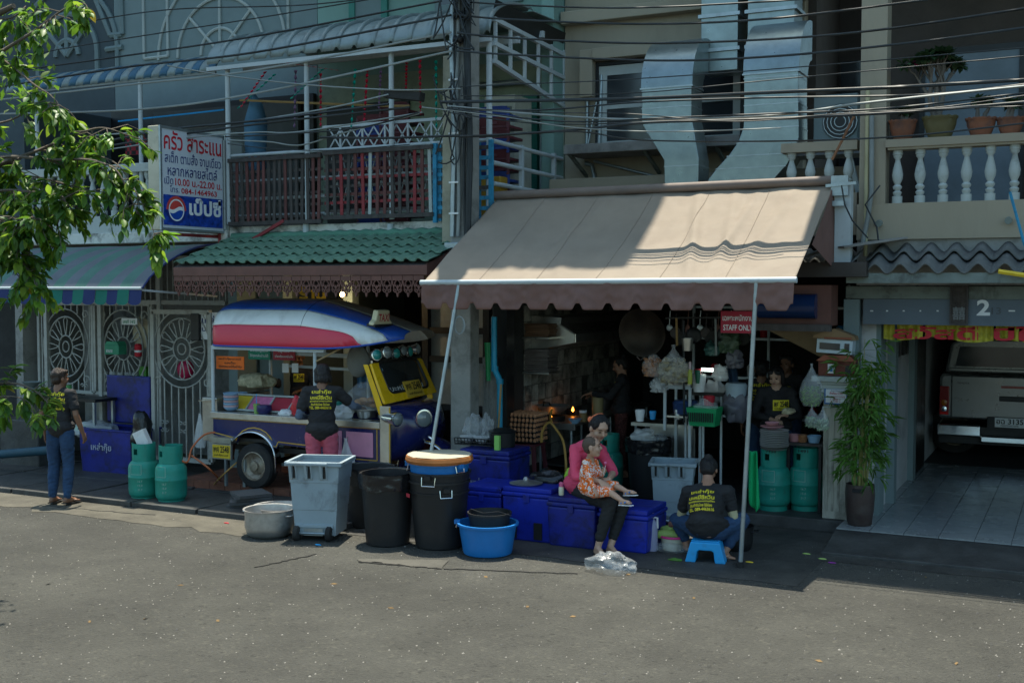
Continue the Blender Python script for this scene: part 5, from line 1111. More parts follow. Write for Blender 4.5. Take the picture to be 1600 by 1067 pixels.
q = P(662, 654, 11.35); lamp(ct, q, (1, -.6, 0), .10, .16, 'headlight'); q = P(686, 640, 11.95); lamp(ct, q, (1, .1, 0), .06, .1, 'headlight')
teal = mat('teal_lamp_lens', (.02, .25, .22), .1, spec=.8)
for i in range(6):
 c = V((-7.30 + .03 * math.sin(i), 11.12 + i * .19, 1.80 + .02 * (i % 2))); lamp(ct, c, (1, -.5 + .15 * i, .1), .065, .12, 'roof_spotlight', lens=teal if i in (0, 2, 4) else None)
MB().bar((-7.34, 11.08, 1.72), (-7.34, 12.15, 1.72), .025).build('spotlight_bar', M['chrome'], ct)
# frame of display behind
MB().bar((-9.5, 12.1, 1.72), (-8.1, 12.1, 1.70), .05).bar((-9.3, 12.1, 1.55), (-8.1, 12.1, 1.53), .035).build('menu_rail', M['whitemetal'], ct)
def board(name, label, u0, v0, u1, v1, y, m, lines, ink, d=.012, parent=None, tiltz=0):
 a, c = P(u0, v1, y), P(u1, v1, y); h = (P(u0, v0, y).z - a.z)
 o = MB().box(a.x, c.x, y, y + d, a.z, a.z + h).build(name, m, parent)
 if parent is None: tag(o, label, 'sign')
 lettering([(t, *r) for t, *r in lines], ink, o, (a.x, y - .001, a.z), (1, 0, 0), (0, 0, 1), c.x - a.x, h, bold=.015)
 return o
board('menu_sign', 'orange Thai notice board at the back end of the cart', 338, 556, 381, 576, 11.1, mat('orange_card', (.75, .14, .01), .6), [('เหล่ากุ๊ยบะหมี่', .1, .68, .9, .9), ('รสเด็ด', .3, .4, .7, .6), ('ฮ่องกงบะหมี่ต้นตำรับ', .1, .12, .92, .34)], M['ink'])
board('menu_sign', 'green Thai menu board under the cart roof', 388, 542, 422, 561, 12.05, mat('green_card', (.01, .22, .13), .6), [('บะหมี่หมูแดง', .1, .58, .9, .85), ('ใส่ถุงกลับบ้านได้', .08, .15, .92, .45)], M['whiteink'])
board('menu_sign', 'red Thai menu board next to the green one under the cart roof', 427, 544, 461, 562, 12.05, mat('red_card', (.42, .03, .05), .6), [('หมูกรอบ', .25, .6, .75, .88), ('เกี๊ยวกุ้งบะหมี่แห้ง', .08, .15, .92, .45)], M['whiteink'])
for i, u_ in enumerate((441, 456)): a, c = P(u_, 582, 11.95), P(u_ + 10, 582, 11.95); tag(MB().box(a.x, c.x, 11.95, 11.955, a.z, a.z + .12).build('paper_note', M['white_pl']), ('left' if not i else 'right') + ' of two white paper notes clipped above the cart counter', 'paper')
board('shop_sign', 'small white and navy wall sign half hidden behind the cart roof', 311, 488, 345, 530, 11.85, M['whiteink'], [('เหล่า', .15, .6, .9, .88), ('บะหมี่', .15, .3, .9, .5)], M['navyink'], d=.1)
tag(MB().box(P(297, 490, 11.8).x, P(310, 490, 11.8).x, 11.8, 11.9, P(300, 532, 11.8).z, P(300, 490, 11.8).z).build('speaker_box', M['black'], bevel=.01), 'tall black loudspeaker box beside the small wall sign', 'loudspeaker')
# things on the counter
xx = [P(u, 640, 11.3).x for u in (368, 393, 425, 457, 484)]
dt = thing('compartment_tray', 'sloping white framed tray with coloured menu panels on the cart counter', 'tray', (xx[0], 11.3, ZC))
for i, (m, c) in enumerate(((M['plateyellow'], 'a'), (mat('pink_card', (.62, .17, .32), .6, var=.2, scale=20), 'b'), (MATS['red_card'], 'c'), (mat('blue_card', (.03, .07, .35), .6), 'd'))):
 MB().add([(xx[i] + .015, 11.2, ZC + .02), (xx[i + 1] - .015, 11.2, ZC + .02), (xx[i + 1] - .015, 11.36, ZC + .17), (xx[i] + .015, 11.36, ZC + .17)], [(0, 1, 2, 3)]).build('menu_panel', m, dt, solid=.006)
 MB().bar((xx[i] + .005, 11.19, ZC + .03), (xx[i] + .005, 11.36, ZC + .18), .018).build('divider', M['white'], dt)
MB().bar((xx[0], 11.37, ZC + .19), (xx[4], 11.37, ZC + .19), .03, .02).bar((xx[0], 11.18, ZC + .02), (xx[4], 11.18, ZC + .02), .03, .02).build('tray_rim', M['white'], dt)
bs = thing('bowl_stack', 'stack of pale blue and pink striped bowls at the back corner of the cart', 'bowls', tuple(P(361, 642, 11.12)))
p = P(361, 641, 11.12); bp_, bb_ = mat('pale_pink_melamine', (.6, .42, .45), .4), mat('pale_blue_melamine', (.25, .42, .6), .4)
for k in range(7):
 MB().lathe([(.05, 0), (.085, .03), (.095, .045), (.09, .04)] if k == 0 else [(.086, 0), (.096, .026), (.09, .02)], 20, p + V((0, 0, .03 * k - (0 if k == 0 else 0) + (0.0 if k == 0 else .012)))).build('bowl', bp_ if k % 2 else bb_, bs, smooth=50)
tag(MB().lathe([(.03, 0), (.035, .005), (.09, .04), (.085, .035), (.03, .01)], 20, P(376, 618, 11.5)).build('bowl', bb_, smooth=50), 'single pale blue bowl behind the striped bowl stack', 'bowl')
tag(MB().lathe([(.05, 0), (.09, .05), (.092, .10), (.085, .12)], 20, P(413, 648, 11.1)).build('small_pot', mat('navy_enamel_pot', (.02, .02, .10), .3), smooth=50), 'small navy condiment pot on the cart counter', 'pot')
cg = thing('drink_cup', 'green drink in a clear cup with blue straw on the cart counter', 'cup', tuple(P(401, 646, 11.08)))
p = P(401, 646, 11.08); MB().lathe([(.03, 0), (.042, .12)], 14, p).build('cup', mat('green_drink', (.25, .42, .12), .3, alpha=.85), cg, smooth=50); MB().tube([p + V((0, 0, .02)), p + V((.0, 0, .24))], .005, 5).build('straw', M['skyblue'], cg)
def crumple(c, r, m, name, label, cat, seed=0, group=None, freq=9, amp=.35, parent=None, subdiv=(22, 16), flat=0):
 mb = MB().ell((0, 0, 0), r, *subdiv); mx = max(r)
 def f(p):
  k = 1 + amp * noise.noise(p * freq / mx * .25 + V((seed, 0, 0))) + amp * (.3 - 1.0 * abs(noise.noise(p * freq / mx * .4 + V((0, seed, 0)))))
  q = p * k
  if q.z < -r[2] * .8: q.z = -r[2] * .8
  return q + V(c) + V((0, 0, r[2] * .8))
 o = mb.disp(f).build(name, m, parent, smooth=40)
 if label: tag(o, label, cat, group)
 return o
crumple(P(446, 651, 11.12), (.11, .07, .05), M['white_pl'], 'paper_napkins', 'crumpled white napkins on the cart counter', 'napkins', 3)
crumple(P(463, 648, 11.1), (.06, .05, .12), mat('red_packet', (.5, .02, .03), .3), 'sauce_packet', 'red sauce packet beside the napkins', 'packet', 5)
crumple(P(536, 655, 11.12), (.13, .1, .09), M['film2'], 'plastic_bag', 'crumpled white plastic bag on the counter right of the man', 'bag', 7)
pt_ = thing('covered_plate', 'plate of golden bread under a large clear plastic bag on the cart', 'plate', tuple(P(573, 648, 11.25)))
p = P(573, 648, 11.25); MB().lathe([(.1, .05), (.2, .075), (.21, .085), (.1, .06)], 26, p).build('plate', M['white_pl'], pt_, smooth=50); MB().lathe([(.1, -.03), (.12, .05)], 20, p).build('stand', M['steel'], pt_)
for k in range(9): a = k * 2.4; MB().ell(p + V((math.cos(a) * .1, math.sin(a) * .08, .12 + .03 * (k % 3))), (.06, .045, .035)).build('bun', mat('bread_crust', (.42, .20, .06), .6, var=.3), pt_, smooth=60)
crumple(p + V((0, 0, .07)), (.2, .17, .17), M['film'], 'cover_bag', None, None, 11, parent=pt_, amp=.3)
crumple(P(500, 652, 11.3), (.1, .08, .07), mat('green_leaves', (.06, .2, .04), .6), 'greens', 'heap of green vegetables beyond the counter rim', 'vegetables', 12)
for i, (u_, r, h_, m, lab) in enumerate(((350, .07, .12, 'steel', 'steel pot at the back corner behind the bowl stack'), (384, .05, .09, 'alu', 'small metal tin behind the blue bowl'), (410, .08, .1, 'steel', 'steel tub left of the noodle pile'), (436, .06, .14, 'white_pl', 'white tub behind the pink menu panel'), (452, .05, .12, 'redink', 'red tin behind the red menu panel'), (468, .07, .1, 'steel', 'steel bowl by the elbow of the working man'), (520, .05, .14, 'redink', 'red sauce pot right of the working man'), (531, .045, .16, 'gasgreen', 'green bottle right of the red sauce pot'), (545, .06, .1, 'steel', 'steel cup beside the crumpled bag'))):
 tag(MB().lathe([(r * .8, 0), (r, h_ * .9), (r * .9, h_), (r * .85, h_ * .7), (0, h_ * .65)], 16, V((P(u_, 630, 11.6).x, 11.6, ZC - .02))).build('condiment_tub', M[m], smooth=40), lab, 'tub')
hb = thing('hanging_bag', 'grey cloth bag hanging from the cart roof next to the yellow screen', 'bag', tuple(P(560, 590, 11.5)))
p = P(560, 590, 11.5); mb = MB().lathe([(.03, .42), (.12, .33), (.17, .22), (.14, .1), (.07, .02), (0, 0)], 18, p, sy=.5); mb.disp(lambda v_: v_ + V((noise.noise(v_ * 9) * .03, 0, 0))).build('cloth', mat('grey_cloth', (.20, .20, .18), .9), hb, smooth=60); MB().tube([p + V((0, 0, .4)), p + V((.02, 0, .55))], .008, 5).build('cord', M['cable'], hb)
cl = MB().sheet(lambda u, v: P(558 + 14 * u, 578 + 28 * v, 11.7) + V((0, .02 * math.sin(u * 9), 0)), 8, 6); tag(cl.build('blue_rag', mat('denim_rag', (.05, .13, .22), .9), solid=.004), 'blue rag hanging beside the grey cloth bag', 'cloth')
tb2 = thing('display_box', 'steel tub of noodles steaming at the far side of the cart', 'food tub', tuple(P(400, 602, 12.0)))
p = P(400, 602, 11.95); MB().box(p.x - .2, p.x + .25, 11.8, 12.1, ZC, ZC + .1).build('tub', M['steel'], tb2); crumple(p + V((0, 0, -.02)), (.26, .15, .1), mat('pale_noodles', (.45, .40, .26), .7, var=.4, scale=30), 'noodles', None, None, 4, parent=tb2)
# carrier bag hanging at the cupboard
hp = P(541, 745, 10.92)
kb = thing('carrier_bag', 'white plastic carrier bag hanging from the pink cupboard handle', 'bag', tuple(hp))
mb = MB().lathe([(0, 0), (.09, .01), (.115, .08), (.10, .2), (.05, .32), (.012, .42), (.012, .45)], 20, hp, sy=.6); mb.disp(lambda v_: v_ + V((noise.noise(v_ * 14) * .025, noise.noise(v_ * 11) * .02, 0))).build('bag_film', M['film2'], kb, smooth=50)
crumple(hp + V((0, 0, .03)), (.07, .04, .06), M['white_pl'], 'bag_contents', None, None, 6, parent=kb)
hp = P(313, 700, 11.4); kb = thing('carrier_bag', 'white plastic bag tied to the white gate left of the cart', 'bag', tuple(hp))
mb = MB().lathe([(0, 0), (.07, .01), (.09, .1), (.07, .25), (.02, .4), (.01, .45)], 16, hp, sy=.6); mb.disp(lambda v_: v_ + V((noise.noise(v_ * 14) * .025, 0, 0))).build('bag_film', M['film2'], kb, smooth=50)
# ================================================================= round bins, tubs, pots
Zt = lambda p, u, v: (CAM_H - (v - 445) / 1800 * (p - V((0, 0, CAM_H))).dot(_F0))
def rbin(name, label, base, rb, rt, h, m, rim=.014, liner=None, cat='bin', group=None, ribs=(), handles=(), seg=36, floor_z=.02):
 t = thing(name, label, cat, tuple(base), 0, group)
 prof = [(0, 0), (rb - .02, 0), (rb, .012)]
 nn = 6
 for i in range(1, nn + 1):
  z = h * i / nn; prof.append((rb + (rt - rb) * i / nn, z - .012))
 for zr in ribs: pass
 prof += [(rt + rim, h - .02), (rt + rim, h), (rt - .006, h), (rt - .012, h - .05), (rb - .01, floor_z + .01), (0, floor_z)]
 MB().lathe(prof, seg, base).build('body', m, t, smooth=40)
 for zr in ribs: r = rb + (rt - rb) * zr / h; MB().lathe([(r + .001, zr - .012), (r + .012, zr - .008), (r + .012, zr + .008), (r + .001, zr + .012)], seg, base, caps=False).build('rib', m, t, smooth=40)
 for a, zr, m2, s_ in handles:
  a = rad(a); r = rb + (rt - rb) * zr / h + .012; tn = V((-math.sin(a), math.cos(a), 0)); n_ = V((math.cos(a), math.sin(a), 0)); c = base + n_ * r + V((0, 0, zr))
  MB().tube([c - tn * s_, c - tn * s_ * .95 - V((0, 0, s_ * 1.2)) + n_ * .012, c + tn * s_ * .95 - V((0, 0, s_ * 1.2)) + n_ * .012, c + tn * s_], .006, 6).build('handle', m2, t)
  MB().obox(c + n_ * .004, (.03, .03, .02), Matrix.Rotation(a, 3, 'Z')).build('handle_lug', m, t)
 if liner:
  def lf(u, v):
   a = 2 * PI * u; z = h + .008 - v * .16; r = rt + .022 - (rt - rb) * .16 * v / h * 1.0 + .012 * noise.noise(V((math.cos(a) * 3, math.sin(a) * 3, v * 4))) + .006 * math.sin(a * 21)
   return base + V((math.cos(a) * r, math.sin(a) * r, z + .012 * math.sin(a * 5) * v))
  MB().sheet(lf, 60, 8).build('liner', liner, t, smooth=50)
  MB().sheet(lambda u, v: base + V((math.cos(2 * PI * u) * (rt + .01 - v * .06), math.sin(2 * PI * u) * (rt + .01 - v * .06), h + .012 * (1 - v) - v * .22 + .012 * noise.noise(V((math.cos(2 * PI * u) * 4, math.sin(2 * PI * u) * 4, v * 5))))), 60, 6).build('liner_inside', liner, t, smooth=50)
 return t
def wpx(base, px): return px / 1800 * (base - V((0, 0, CAM_H))).dot(_F0)
B = lambda u, v, z=0: G(u, v, z)
g_ = B(606, 848); rbin('waste_bin', 'round black waste bin with folded black liner between the grey bin and the tall stack', g_, wpx(g_, 34), wpx(g_, 42), wpx(g_, 112), M['black'], liner=M['blackfilm'], ribs=())
g_ = B(577, 820); rbin('waste_bin', 'second black bin standing half hidden behind the lined black bin', g_, wpx(g_, 32), wpx(g_, 40), wpx(g_, 92), M['black'], liner=M['blackfilm'])
g_ = B(687, 852); base = g_
h1 = wpx(g_, 106)
rbin('tall_bin', 'tall black bin with hooked handles at the bottom of the stack under the wicker tray', g_, wpx(g_, 38), wpx(g_, 47), h1, M['black'], ribs=(h1 * .83,), handles=((-48, h1 * .9, M['chrome'], .06),), floor_z=h1 - .12)
st_ = MB().box(-.03, .03, 0, .004, -.015, .015); q = P(656, 757, 9.62 - .33); MB().obox((base.x - .19, base.y - .29, base.z + h1 * .80), (.035, .003, .018), Matrix.Rotation(rad(-33), 3, 'Z')).build('price_label', MATS['red_card'], bpy.data.objects['tall_bin'])
g2 = g_ + V((0, 0, h1 - .10)); rbin('stacked_bin', 'upper black bin nested in the tall black bin', g2, wpx(g_, 45), wpx(g_, 48), .19, M['black'], handles=((-80, .16, M['chrome'], .07),), floor_z=.1)
g3 = g2 + V((0, 0, .06)); rbin('blue_bucket_tub', 'bright blue tub nested on top of the black bin stack', g3, wpx(g_, 43), wpx(g_, 47), .22, M['bluetub'], cat='tub', handles=((-150, .2, M['chrome'], .05), (-20, .2, M['chrome'], .05)), floor_z=.12)
g4 = g3 + V((0, 0, .17))
bk = thing('wicker_tray', 'round wicker sieve tray with pale cloth lying on the blue tub', 'tray', tuple(g4))
rr = wpx(g_, 52); M['wicker'] = mat('orange_wicker', (.50, .20, .06), .6, var=.3, translucent=.4)
MB().lathe([(rr - .03, .045), (rr - .005, .045), (rr + .01, .075), (rr, .11), (rr - .02, .112), (rr - .03, .07)], 48, g4).build('rim', M['wicker'], bk, smooth=40)
for i in range(64):
 a = 2 * PI * i / 64; c = V((math.cos(a), math.sin(a), 0)); c2 = V((math.cos(a + .09), math.sin(a + .09), 0))
 MB().bar(g4 + c2 * (rr - .09) + V((0, 0, .0)), g4 + c * (rr + .002) + V((0, 0, .06)), .011, .007).build('weave', M['wicker'], bk)
MB().lathe([(0, .085), (rr * .6, .087), (rr - .06, .095), (rr - .025, .122), (rr - .01, .118)], 48, g4).disp(lambda p: p + V((0, 0, .006 * noise.noise(p * 12)))).build('cloth_lining', mat('cream_cloth', (.38, .35, .27), .8), bk, smooth=60)
# blue tub on the road with black buckets
g_ = B(762, 864); rbin('blue_tub', 'round blue plastic tub on the road edge with black buckets inside', g_, wpx(g_, 38), wpx(g_, 46), wpx(g_, 50), M['bluetub'], cat='tub', rim=.02, handles=((-165, .30, M['chrome'], .04),))
g5 = g_ + V((.0, .04, .16)); rbin('black_bucket', 'black bucket with bail handle standing inside the blue tub', g5, wpx(g_, 27), wpx(g_, 34), .24, M['black'], cat='bucket', rim=.008); b5 = bpy.data.objects['black_bucket']
MB().tube([g5 + V((-.24, 0, .22)), g5 + V((-.15, -.1, .27)), g5 + V((0, -.14, .25)), g5 + V((.15, -.1, .27)), g5 + V((.24, 0, .22))], .006, 6).build('bail_handle', M['blackmetal'], b5)
# aluminium pots
def pot(label, g_, r, h, m=M['alu'], name='cooking_pot'):
 t = thing(name, label, 'pot', tuple(g_)); MB().lathe([(0, 0), (r * .72, 0), (r * .9, h * .12), (r * .98, h * .4), (r * .97, h * .8), (r, h), (r * 1.05, h + .008), (r * .97, h + .005), (r * .94, h * .8), (r * .93, h * .4), (r * .7, .03), (0, .03)], 40, g_).build('body', m, t, smooth=40)
 for s_ in (-1, 1): MB().tube([g_ + V((s_ * r * .98, -.05, h * .82)), g_ + V((s_ * (r + .05), -.04, h * .85)), g_ + V((s_ * (r + .05), .04, h * .85)), g_ + V((s_ * r * .98, .05, h * .82))], .008, 6).build('handle', m, t)
 return t
g_ = B(421, 836); pot('front dented aluminium cooking pot on the road edge', g_, wpx(g_, 39), wpx(g_, 42))
g_ = B(438, 822); pot('rear aluminium cooking pot half behind the front pot', g_, wpx(g_, 42), wpx(g_, 32))
pd = thing('egg_tray_pile', 'loose pile of grey pulp trays behind the aluminium pots', 'trays', tuple(B(390, 795)))
for k in range(5): MB().obox(B(388, 796) + V((.01 * k, .02 * (k % 2), .03 + .04 * k)), (.25 - .015 * k, .2, .017), Matrix.Rotation(rad(20 + 9 * k), 3, 'Z')).build('pulp_tray', mat('dark_pulp', (.09, .09, .09), .95, bump=1), pd)
# ================================================================= grey wheeled bins
def wheel_bin(label, g_, rz, s=1.0, front=True):
 t = thing('wheeled_bin', label, 'wheeled bin', (0, 0, 0), 0, 'grey wheeled bins')
 W, D, Hh = .60 * s, .54 * s, .93 * s
 def sq(w, d, z, dy=0): return [(-w / 2, -d / 2 + dy, z), (w / 2, -d / 2 + dy, z), (w / 2, d / 2 + dy, z), (-w / 2, d / 2 + dy, z)]
 secs = [sq(W * .80, D * .78, .06 * s), sq(W * .86, D * .84, Hh * .38), sq(W * .88, D * .86, Hh * .381), sq(W * .93, D * .93, Hh * .72), sq(W * .96, D * .95, Hh * .722), sq(W, D, Hh * .93)]
 mb = MB(); mb.add([p for q in secs for p in q], [(4 * i + k, 4 * i + (k + 1) % 4, 4 * i + 4 + (k + 1) % 4, 4 * i + 4 + k) for i in range(5) for k in range(4)] + [(3, 2, 1, 0)]); mb.build('body', M['greybin'], t, bevel=.012 * s)
 rim = MB().box(-W * .56, W * .56, -D * .56, -D * .5, Hh * .93, Hh * .985).box(-W * .56, W * .56, D * .5, D * .56, Hh * .93, Hh * .985).box(-W * .56, -W * .5, -D * .5, D * .5, Hh * .93, Hh * .985).box(W * .5, W * .56, -D * .5, D * .5, Hh * .93, Hh * .985)
 rim.build('rim', M['greybin'], t, bevel=.008 * s)
 for k in range(3):
  x = -W * .46 + k * W * .30
  mb = MB().prism([(0, 0), (.012, .012), (.075 * s, .20 * s), (.05 * s, .20 * s)], (x, -D * .5, Hh * .76), (0, -1, 0), (0, 0, 1), (.03 * s, 0, 0)).prism([(0, 0), (.012, .012), (.075 * s, .20 * s), (.05 * s, .20 * s)], (x + .075 * s, -D * .5, Hh * .76), (0, -1, 0), (0, 0, 1), (.012 * s, 0, 0)); mb.build('handle_rib', M['greybin'], t)
  MB().box(x + .031 * s, x + .06 * s, -D * .51, -D * .5, Hh * .78, Hh * .93).build('handle_slot', M['black'], t)
 MB().bar((-W * .5, -D * .62, Hh * .965), (W * .30, -D * .62, Hh * .965), .028 * s).build('handle_bar', M['greybin'], t, bevel=.005)
 for x in (-W * .36, W * .28):
  w_ = MB().lathe([(.0, -.03), (.07 * s, -.03), (.085 * s, -.02), (.085 * s, .02), (.07 * s, .03), (0, .03)], 24, (x, -D * .42, .085 * s), Matrix.Rotation(rad(90), 3, 'Y')); w_.build('wheel', M['rubber'], t, smooth=40)
 MB().tube([(-W * .4, -D * .42, .085 * s), (W * .34, -D * .42, .085 * s)], .014, 8).box(-W * .22, W * .15, -D * .42, -D * .3, .06 * s, .14 * s).build('axle', M['greymetal'], t)
 MB().box(-W * .38, W * .36, -D * .43, -D * .36, .15 * s, .19 * s).build('base_skirt', M['greybin'], t, bevel=.005)
 move(t, (g_.x, g_.y, g_.z), rz); return t
g_ = B(502, 838); wheel_bin('dirty grey wheeled bin at the road edge in front of the man in pink trousers', g_, rad(18), wpx(g_, 126) / .93)
g_ = B(1052, 818); wheel_bin('grey wheeled bin behind the squatting woman in the black shirt', g_, rad(14), wpx(g_, 104) / .93 * .98)
# ================================================================= blue cool boxes
def coolbox(label, x0, x1, y0, y1, z0, h, m, lid=True, mark=None, rz=0, feet=False, slots=False):
 cx, cy = (x0 + x1) / 2, (y0 + y1) / 2; w, d = (x1 - x0) / 2, (y1 - y0) / 2
 t = thing('cool_box', label, 'cool box', (0, 0, 0), 0, 'blue cool boxes')
 hb = h - .10 if lid else h
 mb = MB(); q = []
 for (k, z) in ((.90, 0), (.95, hb * .5), (.97, hb)): q.append([(-w * k, -d * k, z), (w * k, -d * k, z), (w * k, d * k, z), (-w * k, d * k, z)])
 mb.add([p for s_ in q for p in s_], [(4 * i + k, 4 * i + (k + 1) % 4, 4 * i + 4 + (k + 1) % 4, 4 * i + 4 + k) for i in range(2) for k in range(4)] + [(3, 2, 1, 0)] + ([(8, 9, 10, 11)] if lid else []))
 body = mb.build('body', m, t, bevel=.018)
 if lid:
  MB().box(-w, w, -d, d, hb + .004, hb + .045).build('lid_rim', m, t, bevel=.012); MB().box(-w * .96, w * .96, -d * .96, d * .96, hb + .046, h).build('lid', m, t, bevel=.014)
  MB().box(-w * .12, w * .12, -d - .012, -d, hb - .05, hb + .03).build('latch', m, t, bevel=.004)
 else:
  MB().box(-w, w, -d, -d + .05, hb, hb + .03).box(-w, w, d - .05, d, hb, hb + .03).box(-w, -w + .05, -d + .05, d - .05, hb, hb + .03).box(w - .05, w, -d + .05, d - .05, hb, hb + .03).build('rim', m, t, bevel=.01)
 if slots:
  for x in (-w * .55, w * .45): MB().box(x - .045, x + .045, -d * .93 - .02, -d * .93 - .004, .03, .2).build('foot_slot', M['black'], t)
 if mark: lettering([(mark, 0, 0, 1, 1)], mat('faded_white_marker', (.4, .42, .5), .7), body, (-w * .5, -d * .97 - .002, hb * .52), (1, 0, 0), (0, 0, 1), w * .75, .13, bold=.01, lift=.006)
 move(t, (cx, cy, z0), rz); return t
def cb_px(label, ul, ur, vb, vt, y0, dep, m, **k):
 a, c = G(ul, vb), G(ur, vb); a = P(ul, vb, y0); c = P(ur, vb, y0); h = P((ul + ur) / 2, vt, y0).z
 return coolbox(label, a.x, c.x, y0, y0 + dep, 0.0, h, m, **k)
cb_px('blue cool box carrying the pan lid, second from the left in front', 783, 862, 850, 762, 10.42, .55, M['bluecool2'], slots=True)
cb_px('leftmost front blue cool box behind the blue tub', 722, 783, 848, 760, 10.45, .55, M['bluecool2'])
cb_px('dark scuffed blue cool box the woman in pink sits on', 853, 930, 858, 778, 10.36, .55, M['bluecool'])
cb_px('blue cool box at the right end of the front row beside the white jug', 932, 1012, 862, 795, 10.42, .6, M['bluecool2'])
coolbox('dark blue cool box marked in white chalk behind the front row', P(716, 790, 11.05).x, P(796, 790, 11.05).x, 11.05, 11.6, 0, .80, M['bluecool'], mark='เหล่ากุ๊ย')
pz = G(790, 756);
tag(MB().lathe([(.17, 0), (.175, .008), (.1, .025), (.03, .035), (.03, .05), (.015, .07), (0, .072)], 28, P(822, 755, 10.62) + V((0, 0, .0))).build('pan_cover', M['alu'], smooth=40), 'aluminium pan lid lying on the front blue cool box', 'pan lid')
# left open cool box with lid standing behind
oc = coolbox('open dark blue chest of ice at the left house front', P(122, 729, 11.42).x, P(206, 729, 11.42).x, 11.42, 12.0, 0.018, .60, M['bluecool'], lid=False, mark='เหล่ากุ๊ย')
q = P(165, 665, 11.9); crumple(V((q.x, 11.7, .48)), (.33, .28, .12), M['film2'], 'ice_bag', 'bag of crushed ice inside the open blue chest', 'ice', 21)
crumple(V((q.x - .1, 11.6, .56)), (.14, .1, .05), mat('bright_green_bag', (.10, .5, .05), .4), 'green_scoop_bag', 'bright green bag lying on the ice', 'bag', 22)
a, c = P(166, 655, 12.0), P(234, 655, 12.0)
MB().box(a.x, c.x, 12.01, 12.07, .66, 1.33).build('lid', M['bluecool'], oc, bevel=.02)
crumple(P(222, 690, 11.5) + V((0, 0, -.15)), (.12, .12, .3), M['blackfilm'], 'bin_bag', 'black bin bag between the blue chest and the white gate', 'bag', 23)
# items on cool boxes
fb = thing('feeding_bottle', 'small milk bottle with pink cap on the blue cool box beside the woman', 'bottle', tuple(P(877, 768, 10.3)))
p = P(877, 768, 10.33); p.z = P((853 + 930) / 2, 778, 10.22).z; MB().lathe([(0, 0), (.024, 0), (.026, .01), (.026, .075), (.02, .085)], 16, p).build('bottle', mat('milk', (.62, .60, .45), .35), fb, smooth=40); MB().lathe([(.022, .085), (.023, .12), (.012, .13), (0, .13)], 16, p).build('cap', mat('pink_cap', (.6, .12, .25), .4), fb, smooth=40)
gp = p + V((.06, .25, 0)); crumple(gp + V((-.1, .1, 0)), (.07, .04, .13), mat('lime_pouch', (.28, .5, .02), .35), 'detergent_pouch', 'lime green detergent pouch behind the woman in pink', 'pouch', 31);
lettering([('ป๊อปฟู', 0, 0, 1, 1)], M['navyink'], bpy.data.objects['detergent_pouch'], gp + V((-.15, .05, .09)), (1, 0, 0), (0, 0, 1), .09, .05, bold=.02)
crumple(P(858, 760, 10.9) + V((0, 0, .0)), (.2, .15, .1), M['blackfilm'], 'bin_bag', 'black bag lying behind the pan lid', 'bag', 32)
rk = thing('wire_tray', 'black wire tray holding bowls and bags on the chalk marked blue box', 'tray', tuple(P(752, 695, 11.3)))
zt = .805; xa, xb = P(718, 697, 11.25).x, P(775, 697, 11.25).x
mb = MB()
for k in range(12): x = xa + (xb - xa) * k / 11; mb.bar((x, 11.15, zt + .03), (x, 11.6, zt + .03), .008).bar((x, 11.15, zt + .03), (x, 11.13, zt + .10), .008)
for z in (.03, .065, .10): mb.bar((xa, 11.14, zt + z), (xb, 11.14, zt + z), .01)
mb.build('wire_frame', M['blackmetal'], rk)
for k, (u_, m) in enumerate(((731, M['white_pl']), (752, M['white_pl']))): tag(MB().lathe([(.04, 0), (.09, .06), (.095, .07), (.085, .065)], 20, V((P(u_, 690, 11.3).x, 11.3, .84))).build('bowl', m, smooth=50), ('left' if k == 0 else 'right') + ' white bowl in the black wire tray', 'bowl')
crumple(V((P(742, 680, 11.35).x, 11.35, .90)), (.12, .1, .13), M['film'], 'plastic_bag', 'clear plastic bag standing in the black wire tray', 'bag', 41, amp=.5)
crumple(V((P(762, 680, 11.3).x, 11.3, .89)), (.07, .08, .15), M['film'], 'plastic_bag', 'taller clear bag at the right end of the wire tray', 'bag', 42, amp=.5)
a = P(776, 700, 11.1); tag(MB().box(a.x - .03, a.x + .03, 11.1, 11.14, .802, .96).build('green_carton', mat('lime_carton', (.25, .55, .12), .5)), 'lime green carton at the edge of the wire tray', 'carton')
pb_ = thing('cooking_pot', 'blackened pot with steel lid behind the green carton', 'pot', tuple(P(785, 695, 11.6))); MB().lathe([(0, 0), (.14, 0), (.15, .16), (.16, .17), (.1, .2), (0, .21)], 24, V((P(785, 698, 11.4).x, 11.4, .802))).build('body', M['blackmetal'], pb_, smooth=40)
# jug, vegetable basket, stool, dark pot, loose bag
g_ = G(1017, 860); jg = thing('liquid_jug', 'translucent jug of lilac cleaning liquid right of the cool boxes', 'jug', tuple(g_)); w_ = wpx(g_, 11)
MB().lathe([(0, 0), (w_ * .95, 0), (w_, .02), (w_, .23), (w_ * .8, .29), (w_ * .3, .33), (w_ * .28, .35)], 20, g_, sy=.75).build('body', mat('lilac_plastic', (.34, .34, .48), .35, var=.05), jg, smooth=45)
MB().lathe([(w_ * .34, .35), (w_ * .34, .385), (0, .387)], 14, g_).build('cap', M['white_pl'], jg, smooth=40); MB().tube([g_ + V((w_ * .3, 0, .33)), g_ + V((w_ * .95, 0, .33)), g_ + V((w_ * .98, 0, .23))], .012, 8).build('handle', M['white_pl'], jg)
g_ = G(1052, 858); vb = thing('vegetable_basket', 'white basket with pink rim full of pale green cabbage and gourd', 'basket', tuple(g_)); R_ = wpx(g_, 20)
MB().lathe([(0, 0), (R_ * .85, 0), (R_, .13), (R_ * .96, .13), (R_ * .8, .01)], 28, g_).build('body', mat('cream_basket', (.55, .53, .42), .5), vb, smooth=40)
